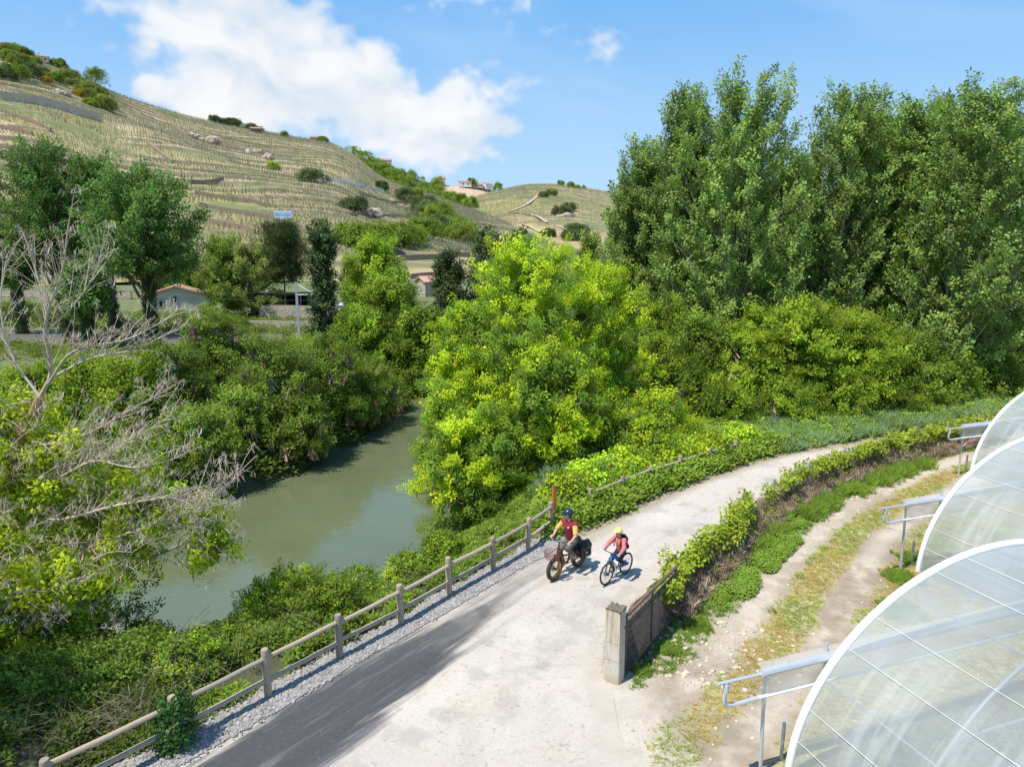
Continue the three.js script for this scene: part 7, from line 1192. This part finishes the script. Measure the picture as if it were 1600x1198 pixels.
  if (C.vest) { part('shirt', body(grow(slv, t), 0.014), std(...C.shirt, 0.85), T); part('vest', body(grow(trunkB, t * 1.8), 0.016), std(...C.vest, 0.75), T); const bd = F(0, 0, 0); part('badge', boxGeo(J.chest[0] + 0.175 * s, J.chest[1] + 0.04, J.chest[2] - 0.075, 0.012, 0.04, 0.035, 0.35), M.white, T); const z = new MB(); for (let y = 0; y < 6; y++) { const f = y / 5; z.tube([0, 1, 2, 3, 4, 5, 6, 7, 8, 9, 10, 11, 12].map((a) => { const q = a / 12 * Math.PI * 2, r0 = (0.134 + 0.012 * f) * s + t * 1.8 + 0.001; return V3(lerp(J.hip[0], J.chest[0], f) + Math.cos(q) * r0, lerp(J.hip[1], J.chest[1], f), Math.sin(q) * r0); }), 0.005, 5, false); } part('quilting', z.done(), std(C.vest[0] * 0.6, C.vest[1] * 0.6, C.vest[2] * 0.6, 0.8), T); }
  else { part('jacket', body(grow([...trunkB, ...slv], t * 1.2), 0.014), std(...C.shirt, 0.85), T); part('collar', body([[[J.neck[0], J.neck[1] - 0.02, 0], [J.neck[0] + 0.01, J.neck[1] + 0.03 * s, 0], 0.075 * s, 0.07 * s]], 0.01), std(C.shirt[0] * 0.85, C.shirt[1] * 0.85, C.shirt[2] * 0.85, 0.85), T); const z = tubeGeo([V3(J.chest[0] + 0.155 * s, J.chest[1] + 0.1 * s, 0), V3(J.chest[0] + 0.165 * s, J.chest[1], 0), V3(J.hip[0] + 0.16 * s, J.hip[1] + 0.05, 0)], 0.006, 5); part('zip', z, M.darkSteel, T); for (const k of [0, 1]) { part('sleeve_band', body([[J.wr[k], [J.wr[k][0] + 0.05 * s, J.wr[k][1], J.wr[k][2]], 0.036 * s, 0.038 * s]], 0.008), std(0.10, 0.30, 0.62, 0.7), T); } }
  // helmet
  const hg = new THREE.SphereGeometry(0.132 * s, 28, 16, 0, Math.PI * 2, 0, Math.PI * 0.56), HP = hg.attributes.position; for (let k = 0; k < HP.count; k++) HP.setXYZ(k, HP.getX(k) * 1.12, HP.getY(k) * 0.98 + 0.045 * s, HP.getZ(k) * 0.98); hg.rotateZ(0.04); hg.rotateY(J.yaw); hg.translate(J.head[0] - 0.012 * s, J.head[1] + 0.01 * s, J.head[2]); const hm = std(...C.helmet, 0.3); hm.side = THREE.DoubleSide; const Hm = part('helmet', hg, hm, T);
  const vb = new MB(); for (let k = 0; k < 7; k++) { const a = (k - 3) * 0.32, pts = []; for (let q = 0; q <= 8; q++) { const ph = 0.35 + q / 8 * 2.1, x = Math.cos(ph) * 0.15 * s * Math.cos(a * 0.7), y = Math.sin(ph) * 0.133 * s * Math.cos(a * 0.85) + 0.05 * s, z = Math.sin(a) * 0.12 * s; pts.push(F(x - 0.01, y / s + 0.012, z / s).sub(F(0, 0, 0)).multiplyScalar(1).add(F(0, 0, 0))); } } 
  part('strap', new MB().tube([F(-0.01, 0.02, 0.1), F(0.02, -0.06, 0.078), F(0.035, -0.108, 0)], 0.006 * s, 5).tube([F(-0.01, 0.02, -0.1), F(0.02, -0.06, -0.078), F(0.035, -0.108, 0)], 0.006 * s, 5).done(), C.strap || M.black, T);
  part('peak', (() => { const g = new THREE.CylinderGeometry(0.15 * s, 0.155 * s, 0.014 * s, 24, 1, false, -0.75, 1.5); g.rotateY(Math.PI / 2 + J.yaw); const q = F(0.005, 0.055, 0); g.translate(q.x, q.y, q.z); return g; })(), hm, T);
  return T;
}
function wheel(T, x, R, tyreR, rimM, hubM, spokes, rimW) {
  const G = new THREE.Group(); G.name = 'wheel'; G.position.set(x, R, 0); T.add(G);
  part('tyre', new THREE.TorusGeometry(R - tyreR, tyreR, 14, 48), std(0.035, 0.034, 0.034, 0.8), G);
  const rim = new THREE.TorusGeometry(R - tyreR * 1.75, tyreR * 0.42, 8, 48); rim.scale(1, 1, rimW); part('rim', rim, rimM, G);
  const sp = new MB(); for (let k = 0; k < spokes; k++) { const a = k / spokes * Math.PI * 2, b = a + (k % 2 ? 0.5 : -0.5), z = k % 4 < 2 ? 0.03 : -0.03; sp.tube([V3(Math.cos(b) * 0.03, Math.sin(b) * 0.03, z), V3(Math.cos(a) * (R - tyreR * 1.9), Math.sin(a) * (R - tyreR * 1.9), 0)], 0.0028, 4, false); } part('spoke', sp.done(), M.galv, G);
  const hb = new THREE.CylinderGeometry(0.035, 0.035, 0.12, 14); hb.rotateX(Math.PI / 2); part('hub', hb, hubM, G); const dg = new THREE.CylinderGeometry(0.085, 0.085, 0.004, 24); dg.rotateX(Math.PI / 2); dg.translate(0, 0, 0.045); part('brake_disc', dg, M.galv, G);
  return G;
}
const P3 = (...a) => a.map((q) => V3(...q));
{ // adult on the fat tyred bicycle
  const pos = [1.52, 0.014, -17.76], turn = Math.atan2(-0.75, -0.67);
  const B = thing('cargo_bicycle', 'brown fat tyred electric bicycle with golden rims and wire front basket', 'bicycle', pos, turn);
  const fm = std(0.16, 0.065, 0.045, 0.35, { metalness: 0.3 }), gold = std(0.55, 0.33, 0.06, 0.35, { metalness: 0.5 });
  wheel(B, 0.56, 0.325, 0.055, gold, M.black, 28, 2.4); wheel(B, -0.54, 0.325, 0.055, gold, fm, 28, 2.4);
  const f = new MB(); f.tube(curve(P3([0.40, 0.84, 0], [0.30, 0.60, 0], [0.16, 0.38, 0], [-0.02, 0.31, 0]), 12), 0.036, 10); f.tube(curve(P3([0.38, 0.72, 0], [0.12, 0.56, 0], [-0.14, 0.52, 0], [-0.5, 0.36, 0]), 12), 0.024, 8); f.tube(P3([-0.02, 0.31, 0], [-0.18, 0.70, 0]), 0.024, 8); for (const z of [0.075, -0.075]) { f.tube(P3([-0.02, 0.31, z * 0.6], [-0.54, 0.325, z]), 0.015, 7); f.tube(P3([-0.16, 0.6, z * 0.4], [-0.54, 0.325, z]), 0.013, 7); } part('frame', f.done(), fm, B);
  const k = new MB(); for (const z of [0.085, -0.085]) k.tube(P3([0.46, 0.66, z], [0.56, 0.325, z]), 0.018, 7); k.tube(P3([0.46, 0.67, -0.085], [0.46, 0.67, 0.085]), 0.022, 7).tube(P3([0.46, 0.66, 0], [0.39, 0.92, 0]), 0.026, 8); part('fork', k.done(), fm, B);
  part('handlebar', new MB().tube(P3([0.39, 0.9, 0], [0.36, 1.02, 0]), 0.02, 8).tube(curve(P3([0.28, 1.07, -0.35], [0.36, 1.06, -0.16], [0.37, 1.03, 0], [0.36, 1.06, 0.16], [0.28, 1.07, 0.35]), 16), 0.014, 8).done(), M.black, B);
  for (const s of [1, -1]) { part('grip', tubeGeo(P3([0.30, 1.068, s * 0.24], [0.265, 1.072, s * 0.37]), 0.02), M.black, B); part('brake_lever', tubeGeo(P3([0.34, 1.05, s * 0.22], [0.33, 1.03, s * 0.34]), 0.008, 6), M.galv, B); }
  const sd = new THREE.SphereGeometry(1, 18, 10); sd.scale(0.15, 0.045, 0.1); sd.translate(-0.24, 0.83, 0); part('saddle', sd, M.black, B); part('seat_post', tubeGeo(P3([-0.17, 0.66, 0], [-0.22, 0.82, 0]), 0.016), M.black, B);
  const c = new THREE.TorusGeometry(0.085, 0.009, 6, 30); c.translate(-0.02, 0.31, 0.06); part('chainring', c, gold, B); part('battery', boxGeo(-0.30, 0.60, 0, 0.30, 0.13, 0.09), M.black, B);
  for (const s of [1, -1]) part('crank', new MB().tube(P3([-0.02, 0.31, 0.07 * s], [-0.02 + 0.06 * s, 0.31 - 0.15 * s, 0.08 * s]), 0.012, 6).geo(boxGeo(-0.02 + 0.06 * s, 0.31 - 0.15 * s, 0.14 * s, 0.09, 0.02, 0.09)).done(), M.galv, B);
  const bk = new MB(), Cb = std(0.22, 0.075, 0.045, 0.45, { metalness: 0.4 }); // basket of round wire
  for (let y = 0; y < 5; y++) { const q = y / 4, w = lerp(0.13, 0.17, q), l = lerp(0.15, 0.19, q), h = 0.66 + q * 0.2, pts = []; for (let a = 0; a <= 28; a++) { const an = a / 28 * Math.PI * 2, cx = Math.cos(an), cz = Math.sin(an), m = Math.pow(Math.pow(Math.abs(cx), 4) + Math.pow(Math.abs(cz), 4), -0.25); pts.push(V3(0.68 + cx * m * w, h, cz * m * l)); } bk.tube(pts, y === 4 ? 0.009 : 0.0045, 5, false); }
  for (let a = 0; a < 30; a++) { const an = a / 30 * Math.PI * 2, cx = Math.cos(an), cz = Math.sin(an), m = Math.pow(Math.pow(Math.abs(cx), 4) + Math.pow(Math.abs(cz), 4), -0.25); bk.tube(P3([0.68 + cx * m * 0.13, 0.66, cz * m * 0.15], [0.68 + cx * m * 0.17, 0.86, cz * m * 0.19]), 0.004, 4, false); } for (let q = -3; q <= 3; q++) bk.tube(P3([0.56, 0.66, q * 0.045], [0.80, 0.66, q * 0.045]), 0.004, 4, false); part('basket', bk.done(), Cb, B);
  const rk = new MB(); for (const z of [0.07, -0.07]) rk.tube(P3([-0.22, 0.66, z], [-0.86, 0.68, z]), 0.01, 6).tube(P3([-0.72, 0.68, z], [-0.56, 0.36, z * 1.2]), 0.01, 6); part('rack', rk.done(), M.black, B);
  const lt = new THREE.CylinderGeometry(0.04, 0.03, 0.05, 14); lt.rotateZ(Math.PI / 2); lt.translate(0.52, 0.63, 0.0); part('front_lamp', lt, M.black, B);
  const pw = (v) => new THREE.Vector3(...v).applyAxisAngle(Y, turn).add(V3(...pos));
  for (const [s, label] of [[-1, 'bulging black pannier bag on the near side of the brown bicycle'], [1, 'black pannier bag on the river side of the brown bicycle']]) { const o = pw([-0.62, 0.3, 0.16 * s]), Pn = thing('pannier_bag', label, 'bag', o.toArray(), turn); part('bag', body([[[-0.12, 0.1, 0], [0.12, 0.1, 0], 0.1, 0.1], [[-0.13, 0.34, 0.0], [0.13, 0.34, 0], 0.105, 0.105], [[-0.1, 0.44, 0], [0.1, 0.44, 0], 0.08, 0.08], [[-0.12, 0.1, 0.0], [-0.13, 0.34, 0], 0.1, 0.1], [[0.12, 0.1, 0], [0.13, 0.34, 0], 0.1, 0.1]], 0.016, 0.03), std(0.014, 0.014, 0.016, 0.4, { bumpMap: grainTex, bumpScale: 0.01 }), Pn); part('buckle_strap', new MB().tube(P3([0, 0.5, 0.07 * s], [0, 0.36, 0.118 * s], [0, 0.14, 0.112 * s]), 0.012, 6).done(), M.darkSteel, Pn); part('reflector', boxGeo(0.06, 0.2, 0.107 * s, 0.06, 0.04, 0.012), M.white, Pn); }
  rider('person', 'person in dark helmet, burgundy vest, yellow shirt and grey trousers riding the brown bicycle', pos, turn, {
    hip: [-0.20, 0.96, 0], chest: [-0.10, 1.33, 0], neck: [-0.05, 1.53, 0], head: [-0.01, 1.69, 0], yaw: -0.75,
    sh: [[-0.08, 1.45, 0.19], [-0.08, 1.45, -0.19]], el: [[0.06, 1.22, 0.33], [0.05, 1.20, -0.31]], wr: [[0.23, 1.09, 0.31], [0.23, 1.09, -0.31]],
    hj: [[-0.18, 0.92, 0.09], [-0.18, 0.92, -0.09]], kn: [[0.18, 0.68, 0.13], [0.16, 0.80, -0.13]], an: [[0.02, 0.28, 0.14], [-0.10, 0.56, -0.14]],
  }, { s: 1, hair: [0.03, 0.022, 0.018], trousers: [0.13, 0.115, 0.095], shoe: [0.36, 0.26, 0.20], sleeve: 0.85, shirt: [0.72, 0.40, 0.10], vest: [0.25, 0.018, 0.032], helmet: [0.018, 0.03, 0.075] });
}
{ // child on the blue bicycle
  const pos = [2.84, 0.014, -17.41], turn = Math.atan2(-0.72, -0.69);
  const B = thing('child_bicycle', "blue mountain bicycle with black fork and thin silver rims", 'bicycle', pos, turn);
  const blue = std(0.02, 0.24, 0.66, 0.3), rimM = std(0.35, 0.35, 0.36, 0.35, { metalness: 0.6 });
  wheel(B, 0.46, 0.305, 0.024, rimM, M.black, 28, 1.2); wheel(B, -0.44, 0.305, 0.024, rimM, M.black, 28, 1.2);
  const f = new MB(); f.tube(P3([0.30, 0.68, 0], [-0.02, 0.29, 0]), 0.026, 10).tube(P3([0.28, 0.73, 0], [-0.16, 0.56, 0]), 0.02, 9).tube(P3([-0.02, 0.29, 0], [-0.19, 0.64, 0]), 0.018, 8).tube(P3([0.31, 0.64, 0], [0.27, 0.76, 0]), 0.026, 9); for (const z of [0.055, -0.055]) f.tube(P3([-0.02, 0.29, z * 0.5], [-0.44, 0.305, z]), 0.012, 7).tube(P3([-0.16, 0.55, z * 0.4], [-0.44, 0.305, z]), 0.011, 7); part('frame', f.done(), blue, B);
  const k = new MB(); for (const z of [0.06, -0.06]) k.tube(P3([0.34, 0.60, z], [0.46, 0.305, z]), 0.018, 8); k.tube(P3([0.34, 0.61, -0.06], [0.34, 0.61, 0.06]), 0.024, 8); part('fork', k.done(), M.black, B);
  part('handlebar', new MB().tube(P3([0.27, 0.76, 0], [0.30, 0.85, 0]), 0.017, 8).tube(curve(P3([0.24, 0.87, -0.29], [0.30, 0.86, -0.12], [0.30, 0.86, 0.12], [0.24, 0.87, 0.29]), 14), 0.012, 8).done(), M.black, B);
  for (const s of [1, -1]) { part('grip', tubeGeo(P3([0.265, 0.868, s * 0.2], [0.235, 0.872, s * 0.31]), 0.017), M.black, B); part('brake_lever', tubeGeo(P3([0.29, 0.85, s * 0.18], [0.29, 0.83, s * 0.28]), 0.007, 6), M.galv, B); }
  const sd = new THREE.SphereGeometry(1, 18, 10); sd.scale(0.13, 0.04, 0.075); sd.translate(-0.23, 0.70, 0); part('saddle', sd, M.black, B); part('seat_post', tubeGeo(P3([-0.18, 0.62, 0], [-0.22, 0.70, 0]), 0.014), M.black, B);
  const c = new THREE.TorusGeometry(0.075, 0.008, 6, 28); c.translate(-0.02, 0.29, 0.05); part('chainring', c, M.black, B);
  for (const s of [1, -1]) part('crank', new MB().tube(P3([-0.02, 0.29, 0.06 * s], [-0.02 + 0.05 * s, 0.29 - 0.12 * s, 0.07 * s]), 0.01, 6).geo(boxGeo(-0.02 + 0.05 * s, 0.29 - 0.12 * s, 0.12 * s, 0.08, 0.018, 0.07)).done(), M.black, B);
  part('spoke_reflector', boxGeo(0.46 + 0.16, 0.305 + 0.1, 0.01, 0.05, 0.025, 0.012, 0), std(0.8, 0.25, 0.03, 0.3), B); part('bottle', tubeGeo(P3([0.17, 0.52, 0], [0.06, 0.40, 0]), 0.035, 10), M.white, B);
  rider('person', 'child in yellow helmet, coral jacket and navy trousers riding the blue bicycle', pos, turn, {
    hip: [-0.19, 0.78, 0], chest: [-0.11, 1.03, 0], neck: [-0.07, 1.18, 0], head: [-0.03, 1.325, 0], yaw: -0.35,
    sh: [[-0.09, 1.12, 0.145], [-0.09, 1.12, -0.145]], el: [[0.04, 0.98, 0.25], [0.04, 0.96, -0.24]], wr: [[0.20, 0.885, 0.255], [0.20, 0.885, -0.255]],
    hj: [[-0.17, 0.75, 0.07], [-0.17, 0.75, -0.07]], kn: [[0.14, 0.58, 0.10], [0.12, 0.66, -0.10]], an: [[0.01, 0.27, 0.12], [-0.08, 0.49, -0.12]],
  }, { s: 0.78, hair: [0.22, 0.13, 0.06], trousers: [0.012, 0.018, 0.05], shoe: [0.10, 0.09, 0.11], sleeve: 2, shirt: [0.60, 0.17, 0.15], helmet: [0.78, 0.80, 0.22], strap: std(0.7, 0.75, 0.08, 0.5) });
  const o = V3(-0.32, 0.86, 0).applyAxisAngle(Y, turn).add(V3(...pos)), K = thing('backpack', 'small black backpack on the back of the child rider', 'backpack', o.toArray(), turn);
  part('bag', body([[[0, 0, -0.06], [0, 0, 0.06], 0.085, 0.085], [[0.04, 0.22, -0.05], [0.04, 0.22, 0.05], 0.085, 0.085], [[0.06, 0.30, -0.03], [0.06, 0.30, 0.03], 0.06, 0.06], [[0, 0, 0], [0.04, 0.22, 0], 0.1, 0.1]], 0.014, 0.03), std(0.03, 0.028, 0.032, 0.7), K);
  part('shoulder_strap', new MB().tube(curve(P3([0.08, 0.30, 0.09], [0.22, 0.32, 0.095], [0.345, 0.22, 0.1], [0.30, 0.05, 0.12]), 12), 0.014, 6).done(), M.black, K); part('shoulder_strap', new MB().tube(curve(P3([0.08, 0.30, -0.09], [0.22, 0.32, -0.095], [0.345, 0.22, -0.1], [0.30, 0.05, -0.12]), 12), 0.014, 6).done(), M.black, K);
}

renderer.render(scene, camera);
